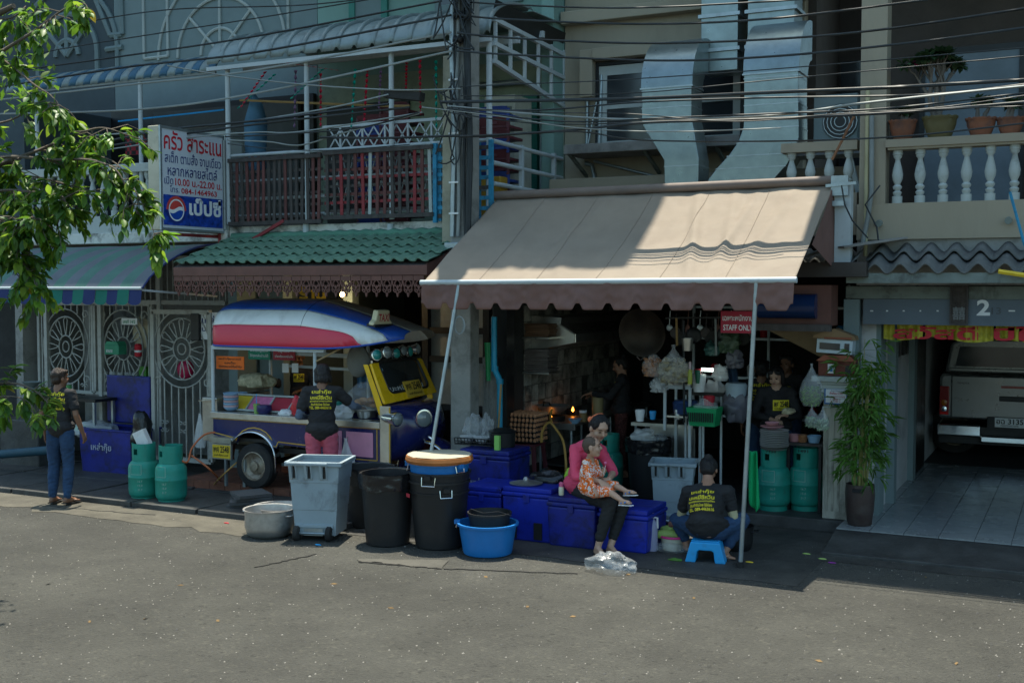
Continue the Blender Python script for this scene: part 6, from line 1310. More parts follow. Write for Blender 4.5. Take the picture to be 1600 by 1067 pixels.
MB().tube([g_ + V((math.cos(a / 28 * 2 * PI) * R_ * 1.03, math.sin(a / 28 * 2 * PI) * R_ * 1.03, .135)) for a in range(28)], .012, 8, closed=True).build('rim', mat('hot_pink_plastic', (.7, .04, .22), .4), vb)
M['veg'] = mat('pale_green_vegetable', (.36, .50, .13), .5, var=.25, scale=8)
for k, (dx, dy, dz, r, rz) in enumerate(((-.04, -.03, .15, (.16, .06, .05), .3), (.05, .03, .17, (.15, .06, .055), -.5), (-.02, .06, .18, (.14, .06, .05), .1))):
 tag(MB().ell(g_ + V((dx, dy, dz)), r, 16, 10, Matrix.Rotation(rz, 3, 'Z')).build('cabbage', M['veg'], smooth=60), ('cabbage at the front of the pink rimmed basket', 'cabbage in the middle of the pink rimmed basket', 'cabbage at the back of the pink rimmed basket')[k], 'vegetable', 'vegetables in the basket')
gd = thing('gourd', 'round green gourd half leaning on top of the vegetable basket', 'vegetable', tuple(g_ + V((.05, .0, .25)))); MB().ell(g_ + V((.06, -.02, .27)), (.08, .1, .08), 16, 10, Matrix.Rotation(.8, 3, 'Z')).build('gourd_body', M['veg'], gd, smooth=60); MB().lathe([(.03, 0), (.012, .012), (0, .013)], 10, g_ + V((.01, -.11, .27)), Matrix.Rotation(rad(90), 3, 'X')).build('stem_scar', M['brown'], gd)
crumple(G(1050, 862), (.17, .1, .05), M['film'], 'plastic_bag', 'flattened clear bag at the foot of the vegetable basket', 'bag', 51)
crumple(G(957, 893) + V((0, 0, -.01)), (.21, .13, .10), M['film'], 'plastic_bag', 'big crumpled clear plastic bag lying on the road by the woman\'s feet', 'bag', 52, amp=.5, subdiv=(30, 20))
g_ = G(1101, 878); sw = wpx(g_, 32)
stl = thing('step_stool', 'low bright blue plastic stool under the squatting woman', 'stool', (0, 0, 0))
mb = MB(); hh = wpx(g_, 33); td = .19
mb.prism([(-sw, 0), (-sw * .72, hh), (sw * .72, hh), (sw, 0), (sw * .48, 0), (sw * .40, hh * .52), (sw * .3, hh * .6), (-sw * .3, hh * .6), (-sw * .40, hh * .52), (-sw * .48, 0)], (0, -td / 2, 0), (1, 0, 0), (0, 0, 1), (0, td, 0)).build('stool_body', M['skyblue'], stl, bevel=.012)
MB().box(-sw * .70, sw * .70, -td * .45, td * .45, hh + .001, hh + .012).build('seat', M['skyblue'], stl, bevel=.006)
move(stl, (g_.x, g_.y + .05, 0), rad(10))
STOOL = V((g_.x, g_.y + .05, hh))
g_ = G(1150, 858); pot('blackened wide pot beside the squatting woman\'s knee', g_, wpx(g_, 27), wpx(g_, 38), M['blackmetal'])
# litter
for (u_, v_, m, l, c) in ((1260, 866, M['veg'], 'pale green vegetable scrap nearest the step', 'scrap'), (1285, 874, M['veg'], 'pale green vegetable scrap beside the purple straw', 'scrap'), (1300, 880, mat('purple_bit', (.3, .05, .3), .5), 'short purple straw on the wet ground', 'straw'), (497, 852, M['skyblue'], 'bright blue wrapper scrap under the grey wheeled bin', 'wrapper'), (1171, 879, M['plateyellow'], 'yellow leaf scrap near the awning pole foot', 'scrap'), (354, 818, M['redink'], 'red bottle cap in the left gutter', 'bottle cap')):
 tag(MB().ell(G(u_, v_) + V((0, 0, .008)), (.04, .012, .008), 8, 5).build('litter', m), l, c)
crumple(G(1055, 876), (.06, .03, .015), mat('leaf_scraps', (.08, .2, .03), .6), 'leaf_scraps', 'torn green leaves left of the blue stool', 'leaves', 61)
# ================================================================= gas cylinders
def gas_proto(label):
 t = thing('gas_cylinder', label, 'gas cylinder', (0, 0, 0), 0, 'green gas cylinders')
 MB().lathe([(.12, .045), (.16, .055), (.18, .09), (.183, .14), (.183, .28), (.187, .285), (.187, .295), (.183, .30), (.183, .39), (.176, .43), (.155, .465), (.12, .49), (.06, .505), (0, .51)], 36).build('body', M['gasgreen'], t, smooth=50)
 MB().lathe([(.152, 0), (.152, .075), (.145, .075), (.145, 0)], 30).build('foot_ring', M['gasgreen'], t, smooth=35)
 col = MB(); n = 30
 for i in range(n):
  a0 = 2 * PI * i / n; a1 = 2 * PI * (i + 1) / n; z1 = .69
  z0 = .48; segs = [(z0, z1)]
  if i in (20, 21, 5, 6): segs = [(z0, .56), (.63, z1)]
  if i in (13, 14): segs = [(z0, .60)]
  for (a, b_) in segs:
   pts = []
   for r in (.131, .138):
    pts += [(r * math.cos(a0), r * math.sin(a0), a), (r * math.cos(a1), r * math.sin(a1), a), (r * math.cos(a1), r * math.sin(a1), b_), (r * math.cos(a0), r * math.sin(a0), b_)]
   col.add(pts, [(3, 2, 1, 0), (4, 5, 6, 7), (0, 1, 5, 4), (2, 3, 7, 6)])
 col.build('collar', M['gasgreen'], t, smooth=30)
 MB().lathe([(.02, .53), (.02, .59), (.035, .6), (.035, .62), (0, .625)], 12).build('valve', M['gold'], t)
 lt = MB()
 for (w0, z0, ww, hh_) in ((.05, .24, .3, .025), (.05, .19, .3, .025), (.05, .14, .3, .025)):
  txt = {.24: '16.7', .19: '15.0', .14: '31.7'}[z0]
  vs, fs, _ = textgeo(txt, .01); off = V((0, 0, 0)); base = -PI / 2
  lt.add([V((.1835 * math.cos(base + w0 + ww * x), .1835 * math.sin(base + w0 + ww * x), z0 + hh_ * y)) for x, y in vs], fs)
 for z0, z1, a0, a1 in ((.33, .335, -.5, .3), (.45, .455, -.5, .3), (.335, .45, -.5, -.47), (.335, .45, .27, .3)): lt.sheet(lambda u, v: V((.1845 * math.cos(base + a0 + (a1 - a0) * u), .1845 * math.sin(base + a0 + (a1 - a0) * u), z0 + (z1 - z0) * v)), 8, 1)
 lt.build('stencil', mat('worn_white_stencil', (.22, .36, .31), .8), t)
 return t
gp0 = gas_proto('scuffed green gas cylinder holding a folded white card in its collar'); g_ = G(226, 783); move(gp0, (g_.x, g_.y, .02), .3)
g1_ = G(268, 788); dup(gp0, (g1_.x, g1_.y, .02), .1, 'green gas cylinder with red valve hose nearer the food cart', 'green gas cylinders')
tag(MB().obox((g_.x - .02, g_.y, .76), (.07, .05, .1), Matrix.Rotation(rad(20), 3, 'Z') @ Matrix.Rotation(rad(-25), 3, 'Y')).build('folded_card', M['white_pl']), 'folded white card stuck in the left gas cylinder collar', 'card')
g_ = G(1208, 795, .12); c3 = dup(gp0, (g_.x, g_.y, .12), .0, 'green gas cylinder numbered 7753 under the plate stack', 'green gas cylinders')
g6 = G(1258, 795, .12); c4 = dup(gp0, (g6.x, g6.y, .12), -.1, 'green gas cylinder numbered 1491 next to the white pillar', 'green gas cylinders')
for c_, n_ in ((c3, '7753'), (c4, '1491')):
 mb = MB(); vs, fs, _ = textgeo(n_, .03); c0_ = c_.location
 mb.add([V(c0_) + V((.1395 * math.cos(-PI / 2 - .4 + .8 * x), .1395 * math.sin(-PI / 2 - .4 + .8 * x), .645 + .035 * y)) for x, y in vs], fs); mb.build('stamped_number', M['ink'], c_)
dg = dup(gp0, (P(950, 700, 12.9).x, 12.9, .12), .4, 'dim green gas cylinder beside the cooking counter inside the kitchen', 'green gas cylinders')
# gas hose
def hose(pts, r, m, label, cat='hose'):
 s_ = []
 for i in range(len(pts) - 1):
  p0, p1, p2, p3 = pts[max(0, i - 1)], pts[i], pts[i + 1], pts[min(len(pts) - 1, i + 2)]
  for t in range(8): t /= 8; s_.append(.5 * ((2 * p1) + (p2 - p0) * t + (2 * p0 - 5 * p1 + 4 * p2 - p3) * t * t + (3 * p1 - p0 - 3 * p2 + p3) * t ** 3))
 s_.append(pts[-1]); return tag(MB().tube(s_, r, 8).build('hose', m, smooth=60), label, cat)
hose([g1_ + V((0, 0, .62)), g1_ + V((.15, .1, .5)), P(300, 700, 10.7), P(318, 680, 10.9), P(336, 675, 11.0)], .012, M['orangehose'], 'orange gas hose rising from the cylinder to the cart')
hose([P(300, 712, 10.8), P(330, 735, 10.7), G(350, 760), G(345, 778), G(310, 783), G(292, 778)], .012, M['orangehose'], 'orange hose looping on the ground right of the cylinders')
hose([P(370, 722, 11.0), P(345, 745, 10.9), G(325, 764), G(295, 762)], .009, M['yellowhose'], 'thin ochre hose below the yellow number plate')
for k in range(3): hose([G(20 + 10 * k, 745 + 6 * k), G(60, 752 + 7 * k), G(110, 748 + 5 * k), G(112, 736 + 3 * k), G(60, 733 + 4 * k)], .012, M['cyanwood'], ('back', 'middle', 'front')[k] + ' turn of the dim blue hose on the left pavement')
# ================================================================= gate and grilles of the left house
M['grille'] = mat('cream_painted_iron', (.40, .41, .38), .5, var=.1, dirt=.5, dcol=(.15, .12, .09), dscale=8)
def el(c, rx, rz, a0=0, a1=360, n=36): return [V((c.x + rx * math.cos(rad(a0 + (a1 - a0) * i / n)), c.y, c.z + rz * math.sin(rad(a0 + (a1 - a0) * i / n)))) for i in range(n + (0 if a1 - a0 == 360 else 1))]
def grille(name, label, x0, x1, z0, z1, y, cz, rx, rz, m, bars=7, pet=12, cat='gate', inner=True, solid_frame=.05):
 t = thing(name, label, cat, ((x0 + x1) / 2, y, z0)); c = V(((x0 + x1) / 2, y, cz))
 MB().bar((x0, y, z0), (x0, y, z1), solid_frame).bar((x1, y, z0), (x1, y, z1), solid_frame).bar((x0, y, z1), (x1, y, z1), solid_frame).bar((x0, y, z0), (x1, y, z0), solid_frame).build('frame', m, t)
 MB().tube(el(c, rx, rz), .012, 6, closed=True).build('outer_ring', m, t, smooth=60); MB().tube(el(c, rx * .8, rz * .8), .012, 6, closed=True).build('middle_ring', m, t, smooth=60)
 MB().tube(el(c, rx * .3, rz * .3), .011, 6, closed=True).build('hub_ring', m, t, smooth=60); MB().tube(el(c, rx * .14, rz * .14), .010, 6, closed=True).build('hub_eye', m, t, smooth=60)
 for k in range(pet):
  a = 2 * PI * k / pet; d = V((rx * math.cos(a), 0, rz * math.sin(a))); s_ = V((-math.sin(a) * rx, 0, math.cos(a) * rz))
  MB().tube([c + d * .3, c + d * .55 + s_ * .06, c + d * .72 + s_ * .085, c + d * .79, c + d * .72 - s_ * .085, c + d * .55 - s_ * .06, c + d * .3], .008, 5).build('petal', m, t, smooth=60)
 for k in range(bars):
  x = x0 + (x1 - x0) * (k + .5) / bars; dx = (x - c.x) / rx; lim = rz * math.sqrt(max(0, 1 - dx * dx)) if abs(dx) < 1 else 0
  MB().bar((x, y, z0), (x, y, cz - lim), .016).build('bar', m, t)
  if cz + lim < z1 - .03: MB().bar((x, y, cz + lim), (x, y, z1), .016).build('bar', m, t)
 for (sx, sz) in ((-1, 1), (1, 1), (-1, -1), (1, -1)):
  q = c + V((sx * rx * .86, 0, sz * rz * .86)); pts = [q + V((math.cos(w) * .07 * (1 - w / 9) * sx, 0, math.sin(w) * .07 * (1 - w / 9))) for w in [i * .45 for i in range(16)]]
  MB().tube(pts, .009, 5).build('scroll', m, t, smooth=60)
 for k in range(3):
  xq = x0 + (x1 - x0) * (k * .32 + .18); zq = z0 + (cz - rz - z0) * .45
  for sx in (-1, 1):
   for sz in (-1, 1): MB().tube([V((xq + sx * (.035 + .03 * math.cos(w) * (1 - w / 10)), y, zq + sz * (.05 + .03 * math.sin(w) * (1 - w / 10)))) for w in [i * .5 for i in range(12)]], .008, 5).build('scroll', m, t, smooth=60)
 return t
gx0, gx1 = P(241, 600, 11.85).x, P(330, 600, 11.85).x
grille('wrought_gate', 'white wrought iron gate with oval flower wheel behind the gas cylinders', gx0, gx1, .25, 2.24, 11.85, 1.74, .50, .52, M['grille'], bars=8, solid_frame=.06)
for (ua, ub, lab) in ((62, 146, 'leftmost cream window grille with oval wheel under the striped awning'), (149, 238, 'cream window grille with oval wheel behind the blue chest')):
 a, c = P(ua, 550, 12.15).x, P(ub, 550, 12.15).x
 grille('window_grille', lab, a, c, 1.05, 2.33, 12.15, 1.70, (c - a) * .42, .55, M['grille'], bars=9, cat='window grille', solid_frame=.045)
ug = thing('upper_grille', 'plain cream bar grille between the striped awning and the wheel grilles', 'window grille', (-12, 12.05, 2.4))
a, c = P(62, 440, 12.05).x, P(345, 440, 12.05).x
for k in range(34): x = a + (c - a) * k / 33; MB().bar((x, 12.15, 2.38), (x, 12.15, 2.98), .014).build('bar', M['grille'], ug)
MB().bar((a, 12.15, 2.36), (c, 12.15, 2.36), .06).bar((a, 12.15, 2.98), (c, 12.15, 2.98), .04).build('rail', M['grille'], ug)
for u_ in (62, 147, 240): x = P(u_, 440, 12.02).x; MB().bar((x, 12.13, .02), (x, 12.13, 3.0), .06).build('post', M['grille'], ug)
# things behind the grilles
mbx = thing('letter_box', 'green letter box hanging on the wheel grille', 'letter box', tuple(P(183, 555, 11.95))); a, c = P(172, 553, 11.95), P(194, 553, 11.95)
MB().box(a.x, c.x, 11.85, 12.0, a.z, a.z + .13).build('box', mat('green_letter_box', (.02, .22, .12), .5), mbx, bevel=.006); MB().prism([(0, 0), (c.x - a.x, 0), ((c.x - a.x) * .85, .05), ((c.x - a.x) * .15, .05)], (a.x, 11.85, a.z + .132), (1, 0, 0), (0, 0, 1), (0, .15, 0)).build('lid', MATS['green_letter_box'], mbx)
lettering([('จดหมาย', 0, 0, 1, 1)], M['whiteink'], mbx, (a.x + .03, 11.849, a.z + .03), (1, 0, 0), (0, 0, 1), .12, .04)
board('number_board', 'small pale house notice above the green letter box', 190, 497, 214, 507, 11.98, M['whiteink'], [('เลขที่ 14/2', .1, .2, .9, .8)], mat('green_ink', (.02, .25, .12), .6))
rc = thing('red_canister', 'red and white canister hanging beside the green letter box', 'canister', tuple(P(216, 555, 12.0))); p = P(216, 557, 12.1); MB().lathe([(.045, 0), (.05, .02), (.05, .16), (.03, .18), (0, .18)], 16, p).build('body', M['redink'], rc, smooth=40); MB().lathe([(.051, .06), (.051, .09)], 16, p, caps=False).build('band', M['whiteink'], rc)
tag(MB().lathe([(0, 0), (.15, .01), (.17, .02), (.15, .03), (0, .035)], 24, P(223, 520, 12.2), Matrix.Rotation(rad(90), 3, 'X') @ Matrix.Scale(1.4, 3, (0, 1, 0))).build('straw_hat', mat('straw', (.35, .31, .22), .8)), 'pale oval straw fan hanging right of the letter box', 'fan')
tag(MB().ell(P(290, 577, 12.3), (.13, .1, .14), 16, 10).build('pink_ball_lamp', mat('magenta_plastic', (.55, .02, .10), .4), smooth=60), 'magenta plastic bowl seen through the gate wheel', 'bowl')
sh = thing('crockery_shelf', 'shelf with cups and green boxes behind the window grille', 'shelf', tuple(P(200, 585, 12.6))); a, c = P(160, 590, 12.5), P(240, 590, 12.5)
MB().box(a.x, c.x, 12.45, 12.75, a.z - .03, a.z).build('board', M['steel'], sh)
for k in range(9): tag(MB().lathe([(.03, 0), (.035, .09)], 10, V((a.x + .06 + k * .075, 12.5 + .05 * (k % 2), a.z + .001))).build('cup', M['white_pl']), ('first', 'second', 'third', 'fourth', 'fifth', 'sixth', 'seventh', 'eighth', 'ninth')[k] + ' white cup from the left in the row behind the grille', 'cup', 'white cups behind the grille')
for k, x in enumerate((.62, .8)): tag(MB().box(a.x + x + .1, a.x + x + .24, 12.5, 12.6, a.z + .001, a.z + .19).build('green_box', mat('leaf_green_box', (.10, .33, .05), .5)), ('left' if k == 0 else 'right') + ' green box at the end of the cup shelf', 'box')
# left side table and rack
lt_ = thing('steel_table', 'dark steel table with green glass at the left house front', 'table', tuple(G(110, 730))); a, c = P(60, 630, 11.8), P(166, 630, 11.8)
MB().box(a.x, c.x, 11.6, 12.0, .98, 1.02).build('table_top', M['blackmetal'], lt_)
for x in (a.x + .05, c.x - .05):
 for y in (11.63, 11.97): MB().bar((x, y, .02), (x, y, .98), .035).build('leg', M['greymetal'], lt_)
tag(MB().lathe([(.035, 0), (.04, .17)], 14, V((P(108, 620, 11.7).x, 11.7, 1.021))).build('green_tumbler', mat('green_glass', (.1, .38, .12), .2, alpha=.8), smooth=40), 'green tumbler on the dark steel table', 'tumbler')
pp = thing('pedestal_dish', 'pale pedestal dish left of the standing man', 'dish', tuple(P(52, 600, 12.0))); MB().lathe([(.05, 0), (.04, .1), (.12, .16), (.14, .18), (.12, .17), (0, .15)], 20, V((P(50, 600, 11.8).x, 11.8, 1.02))).build('dish', M['pale'], pp, smooth=50)
tag(MB().tube([P(-30, 712, 10.9), P(80, 703, 10.9)], .06, 12).build('blue_drain_pipe', mat('dim_blue_pipe', (.015, .06, .09), .6), smooth=60), 'fat blue pipe lying at the far left', 'pipe')
tag(MB().box(P(0, 700, 11.4).x, P(60, 700, 11.4).x, 11.4, 11.9, .02, .7).build('stone_bench', M['dconc'], bevel=.02), 'dark block bench at the far left edge', 'bench')
# ================================================================= pillar with letter boxes, notice, bags
pl_ = thing('white_pillar', 'weathered white fluted pillar between the kitchen and the garage', 'pillar', tuple(P(1308, 800, 12.5)))
cx_ = P(1308, 700, 12.45).x; M['pillar'] = mat('weathered_cream_plaster', (.42, .40, .33), .8, var=.15, bump=.4, dirt=.85, dcol=(.10, .09, .07), dscale=4, dlo=.47, stretch=(1, 1, .3))
MB().box(cx_ - .14, cx_ + .14, 12.4, 12.68, .1, 1.46).build('shaft', M['pillar'], pl_, bevel=.012)
for k in range(4): MB().box(cx_ - .11 + k * .062, cx_ - .085 + k * .062, 12.39, 12.40, .2, 1.2).build('flute', M['pillar'], pl_)
for (w, z0, z1) in ((.16, 1.462, 1.50), (.17, 1.502, 1.55), (.20, 1.552, 1.58), (.25, 1.582, 1.64), (.15, 1.30, 1.315)): MB().box(cx_ - w, cx_ + w, 12.54 - w, 12.54 + w, z0, z1).build('capital_moulding', M['white'], pl_, bevel=.01)
MB().box(cx_ + .04, cx_ + .2, 12.5, 12.66, 1.64, 2.45).build('door_jamb', M['pale'], pl_)
lh1 = thing('brick_letter_box', 'small red brick letter box with arched opening on the pillar top', 'letter box', (cx_, 12.5, 1.64))
M['brick'] = mat('red_brick', (.16, .05, .035), .8, var=.3, scale=10, bump=.5, dirt=.4)
bx = MB().box(cx_ - .19, cx_ + .19, 12.36, 12.66, 1.642, 1.80).build('box', M['brick'], lh1, bevel=.004)
MB().prism([(-.21, 0), (.21, 0), (.13, .06), (-.13, .06)], (cx_, 12.33, 1.802), (1, 0, 0), (0, 0, 1), (0, .36, 0)).build('roof', mat('red_clay', (.28, .09, .05), .7), lh1)
MB().prism([(-.03, 0), (.03, 0), (.03, .07)] + [(.03 * math.cos(a), .07 + .03 * math.sin(a)) for a in (.5, 1.0, 1.57, 2.1, 2.6)] + [(-.03, .07)], (cx_ + .12, 12.352, 1.66), (1, 0, 0), (0, 0, 1), (0, .007, 0)).build('arched_opening', M['blackmetal'], bx)
MB().box(cx_ - .09, cx_ - .02, 12.35, 12.358, 1.67, 1.77).build('sticker', M['whiteink'], bx); MB().box(cx_ - .07, cx_ - .04, 12.344, 12.349, 1.69, 1.745).build('sticker_print', mat('blue_print', (.03, .2, .5), .5), bx)
lh2 = thing('white_letter_box', 'white box with grey window and wooden roof hung above the brick letter box', 'letter box', (cx_, 12.4, 1.9))
a, c = P(1280, 549, 12.32), P(1327, 552, 12.32)
MB().obox(((a.x + c.x) / 2 + .0, 12.42, 1.955), (.185, .1, .075), Matrix.Rotation(rad(3), 3, 'Y')).build('box', mat('pale_blue_white_plastic', (.50, .60, .66), .4), lh2, bevel=.008)
mc = (a.x + c.x) / 2
MB().obox((mc - .045, 12.315, 1.957), (.105, .006, .035), Matrix.Rotation(rad(3), 3, 'Y')).build('window_strip', M['glass'], lh2); MB().obox((mc + .13, 12.315, 1.945), (.025, .006, .045), Matrix.Rotation(rad(3), 3, 'Y')).build('slot', M['glass'], lh2)
MB().prism([(-.22, 0), (.22, -.02), (.21, .02), (.0, .10), (-.21, .03)], (mc, 12.3, 2.045), (1, 0, 0), (0, 0, 1), (0, .24, 0)).build('roof', mat('tan_shingle', (.26, .17, .09), .8), lh2); MB().box(mc - .1, mc + .18, 12.29, 12.3, 2.035, 2.055).build('roof_edge', MATS['red_clay'], lh2)
nt = board('notice', 'blue bordered white notice with red Thai text on the pillar', 1288, 607, 1323, 631, 12.37, mat('notice_blue', (.03, .16, .42), .4), [], M['redink'])
a, c = P(1290, 629, 12.365), P(1322, 629, 12.365); ni = MB().box(a.x, c.x, 12.362, 12.369, a.z, a.z + .145).build('notice_paper', M['whiteink'], nt)
lettering([('คำเตือน 5 บาท', .2, .62, .85, .82), ('ห้ามจอดรถขวางประตู', .06, .4, .94, .55), ('1. 08:00 น.', .25, .22, .75, .34), ('2. 17:00 น.', .25, .07, .75, .18)], M['redink'], ni, (a.x, 12.361, a.z), (1, 0, 0), (0, 0, 1), c.x - a.x, .145)
lettering([('ประกาศสำนักงานเขต', .25, .86, .9, .95)], M['navyink'], ni, (a.x, 12.361, a.z), (1, 0, 0), (0, 0, 1), c.x - a.x, .145)
def veg_bag(label, u, vtop, vbot, wp, y, m_in, seed, sq=.7):
 p = P(u, vbot, y); top = P(u, vtop, y); h = top.z - p.z; r = wp / 2 / 1800 * (p - V((0, 0, CAM_H))).dot(_F0)
 t = thing('vegetable_bag', label, 'bag', tuple(p), 0, 'bags of vegetables by the pillar')
 mb = MB().lathe([(0, 0), (r * .6, h * .03), (r * .97, h * .2), (r, h * .38), (r * .75, h * .58), (r * .3, h * .8), (r * .07, h * .93), (r * .12, h)], 22, p, sy=sq)
 mb.disp(lambda q: q + V((noise.noise(q * 13 + V((seed, 0, 0))) * .018, noise.noise(q * 9) * .015, 0))).build('bag_film', M['film'], t, smooth=50)
 lf = MB()
 rnd = random.Random(seed)
 for k in range(260):
  a = rnd.random() * 2 * PI; rr = r * .88 * math.sqrt(rnd.random()); z = h * (.05 + .42 * rnd.random()); k2 = 1 - .4 * abs(z / h - .28) / .3
  c = p + V((math.cos(a) * rr * k2, math.sin(a) * rr * k2 * sq, z)); d = V((rnd.uniform(-1, 1), rnd.uniform(-1, 1), rnd.uniform(-1, 1))).normalized() * .03; e = d.cross(V((rnd.random(), rnd.random(), rnd.random()))).normalized() * .008
  lf.add([c - d, c + e, c + d, c - e], [(0, 1, 2, 3)])
 lf.build('leaves', m_in, t, kind='stuff'); return t
M['greens'] = mat('fresh_green_leaf', (.16, .34, .05), .5, var=.5, scale=30, translucent=.3)
veg_bag('large clear bag of chopped greens hanging left of the pillar', 1268, 568, 636, 39, 12.05, M['greens'], 5)
veg_bag('smaller knotted bag of greens at the left below the large one', 1268, 634, 668, 22, 12.0, mat('pale_cucumber', (.25, .36, .22), .5, var=.4, scale=30), 8)
veg_bag('smaller knotted bag of greens at the right touching the pillar', 1285, 636, 673, 24, 11.95, MATS['pale_cucumber'], 9)
# bamboo plant in dark pot
gpt = G(1343, 820, .115); bpot = thing('bamboo_plant', 'bushy bamboo in a tall dark brown pot at the garage entrance', 'potted plant', tuple(gpt))
pr = wpx(gpt, 22); phh = P(1338, 755, gpt.y).z - gpt.z
MB().lathe([(0, 0), (pr * .72, 0), (pr * .85, .02), (pr * .98, phh * .4), (pr * 1.03, phh * .75), (pr * .98, phh), (pr * .92, phh), (pr * .9, phh * .9), (0, phh * .88)], 32, gpt).build('pot', mat('dark_brown_glaze', (.05, .032, .028), .4, var=.3, dirt=.5, dcol=(.1, .09, .08)), bpot, smooth=45)
MB().obox(gpt + V((0, -pr * 1.0, phh * .88)), (.05, .02, .018)).build('pot_slot', M['ink'], bpot)
rnd = random.Random(4); M['cane'] = mat('bamboo_cane', (.28, .26, .08), .5, var=.3); M['bleaf'] = mat('bamboo_leaf', (.10, .22, .035), .5, var=.45, scale=5, translucent=.35)
leafmes = []
for k in range(4):
 L_ = .10 + .02 * k; mb = MB(); w_ = .0085
 vs = [(0, 0, 0), (w_, L_ * .3, .002), (w_ * .8, L_ * .65, -.008), (0, L_, -.03 - .01 * k), (-w_ * .8, L_ * .65, -.008), (-w_, L_ * .3, .002)]
 mb.add(vs, [(0, 1, 2, 3, 4, 5)]); leafmes.append(mb)
fol = MB(); nleaf = 0; big = []
for k in range(24):
 a = rnd.random() * 2 * PI; r0 = pr * .55 * math.sqrt(rnd.random()); b0 = gpt + V((math.cos(a) * r0, math.sin(a) * r0, phh * .88))
 hgt = rnd.choice([.5, .75, .95, 1.2, 1.35]) * rnd.uniform(.8, 1.1); hgt = min(hgt, 1.33); lean = V((rnd.uniform(-.10, .26), rnd.uniform(-.12, .12), 0)) * (hgt / 1.3)
 if k == 0: hgt, lean = 1.55, V((.02, 0, 0))
 pts = [b0 + lean * (t / 8) ** 2 + V((0, 0, hgt * t / 8)) for t in range(9)]
 MB().tube(pts, [.008 * (1 - .09 * t) for t in range(9)], 5).build('cane', M['cane'], bpot)
 for s_ in range(int(hgt * 10)):
  t = rnd.uniform(.28, 1); i = min(7, int(t * 8)); c = pts[i].lerp(pts[i + 1], t * 8 - i)
  ta = rnd.random() * 2 * PI; out = V((math.cos(ta), math.sin(ta), rnd.uniform(-.2, .5))); tip = c + out * rnd.uniform(.05, .2)
  fol.tube([c, tip], .0018, 3);
  for l in range(rnd.randint(4, 7)):
   mb = leafmes[rnd.randrange(4)]; sc = rnd.uniform(.8, 1.3); R3 = Matrix.Rotation(ta - PI / 2 + rnd.uniform(-1.1, 1.1), 3, 'Z') @ Matrix.Rotation(rnd.uniform(-1.0, .5), 3, 'X') @ Matrix.Rotation(rnd.uniform(-1, 1), 3, 'Y')
   fol.add([tip + R3 @ (V(v_) * sc) for v_ in mb.v], mb.f)
fol.build('foliage', M['bleaf'], bpot, kind='stuff')
# flower pots on the right balcony rail
M['clay'] = mat('terracotta_pot', (.22, .085, .045), .7, var=.25, dirt=.7, dcol=(.06, .05, .05), dscale=6, dlo=.48); M['oliveglaze'] = mat('olive_glazed_pot', (.10, .085, .035), .5, var=.3)
M['dleaf'] = mat('dark_succulent_leaf', (.035, .075, .03), .5, var=.4, scale=6, translucent=.15); M['bark'] = mat('grey_bark', (.14, .12, .10), .85, var=.2, bump=.5)
for k, (u_, vb_, vt_, wp_, m, hp_, lab) in enumerate(((1410, 224, 192, 43, 'clay', .28, 'terracotta pot with stubby succulent leftmost on the right balcony rail'), (1468, 221, 186, 53, 'oliveglaze', .9, 'olive scalloped pot with the tallest desert rose on the balcony rail'),
  (1532, 217, 188, 46, 'clay', .42, 'flaking terracotta pot third from the left on the balcony rail'), (1578, 214, 187, 42, 'clay', .36, 'terracotta pot fourth from the left on the balcony rail'), (1640, 212, 182, 46, 'clay', .5, 'terracotta pot just beyond the right edge of the balcony rail'))):
 p = P(u_, 232, 12.48); p.z = 4.092; d_ = (p - V((0, 0, CAM_H))).dot(_F0); r = wp_ / 2 / 1800 * d_; h = (vb_ - vt_) / 1800 * d_ * .92
 t = thing('flower_pot', lab, 'potted plant', tuple(p), 0, 'flower pots on the balcony rail')
 pr_ = MB().lathe([(0, 0), (r * .62, 0), (r * .68, h * .1), (r * .9, h * .6), (r * .93, h * .85), (r, h * .9), (r * 1.02, h), (r * .9, h), (r * .85, h * .85), (0, h * .8)], 32, p, sy=.8)
 pr_.disp(lambda q: q + V((0, 0, .008 * math.sin(math.atan2(q.y - p.y, q.x - p.x) * 12) if q.z > p.z + h * .88 else 0))).build('pot', M[m], t, smooth=40)
 rnd = random.Random(k); lf = MB(); tips = []
 def branch(c, d, L, rr, dep):
  e = c + d * L; mid = c + d * L * .5 + V((rnd.uniform(-.02, .02), 0, .01)); tr_.tube([c, mid, e], [rr, rr * .8, rr * .6], 6)
  if dep == 0: tips.append(e); return
  for _ in range(3 if dep > 1 else 2): branch(e, (d + V((rnd.uniform(-.8, .8), rnd.uniform(-.6, .6), rnd.uniform(-.1, .5)))).normalized(), L * .72, rr * .6, dep - 1)
 tr_ = MB()
 for _ in range(3 if hp_ > .8 else 2): branch(p + V((rnd.uniform(-.04, .04), 0, h * .8)), V((rnd.uniform(-.3, .3), 0, 1)).normalized(), hp_ * .30, .035 if hp_ > .8 else .03, 3 if hp_ > .8 else 1)
 tr_.build('trunk', M['bark'], t, smooth=60)
 for e in tips:
  for l in range(26):
   R3 = Matrix.Rotation(rnd.random() * 6.3, 3, 'Z') @ Matrix.Rotation(rnd.uniform(-.9, .6), 3, 'X'); L2 = rnd.uniform(.07, .12); w_ = .022
   lf.add([e + R3 @ V(q) for q in ((0, 0, 0), (w_, L2 * .6, .005), (0, L2, 0), (-w_, L2 * .6, .005))], [(0, 1, 2, 3)])
 lf.build('leaves', M['dleaf'], t, kind='stuff')
 if hp_ > .8: MB().ell(P(1430, 100, 12.48), (.03, .02, .03)).build('flower', mat('pink_petal', (.5, .03, .15), .6), t)
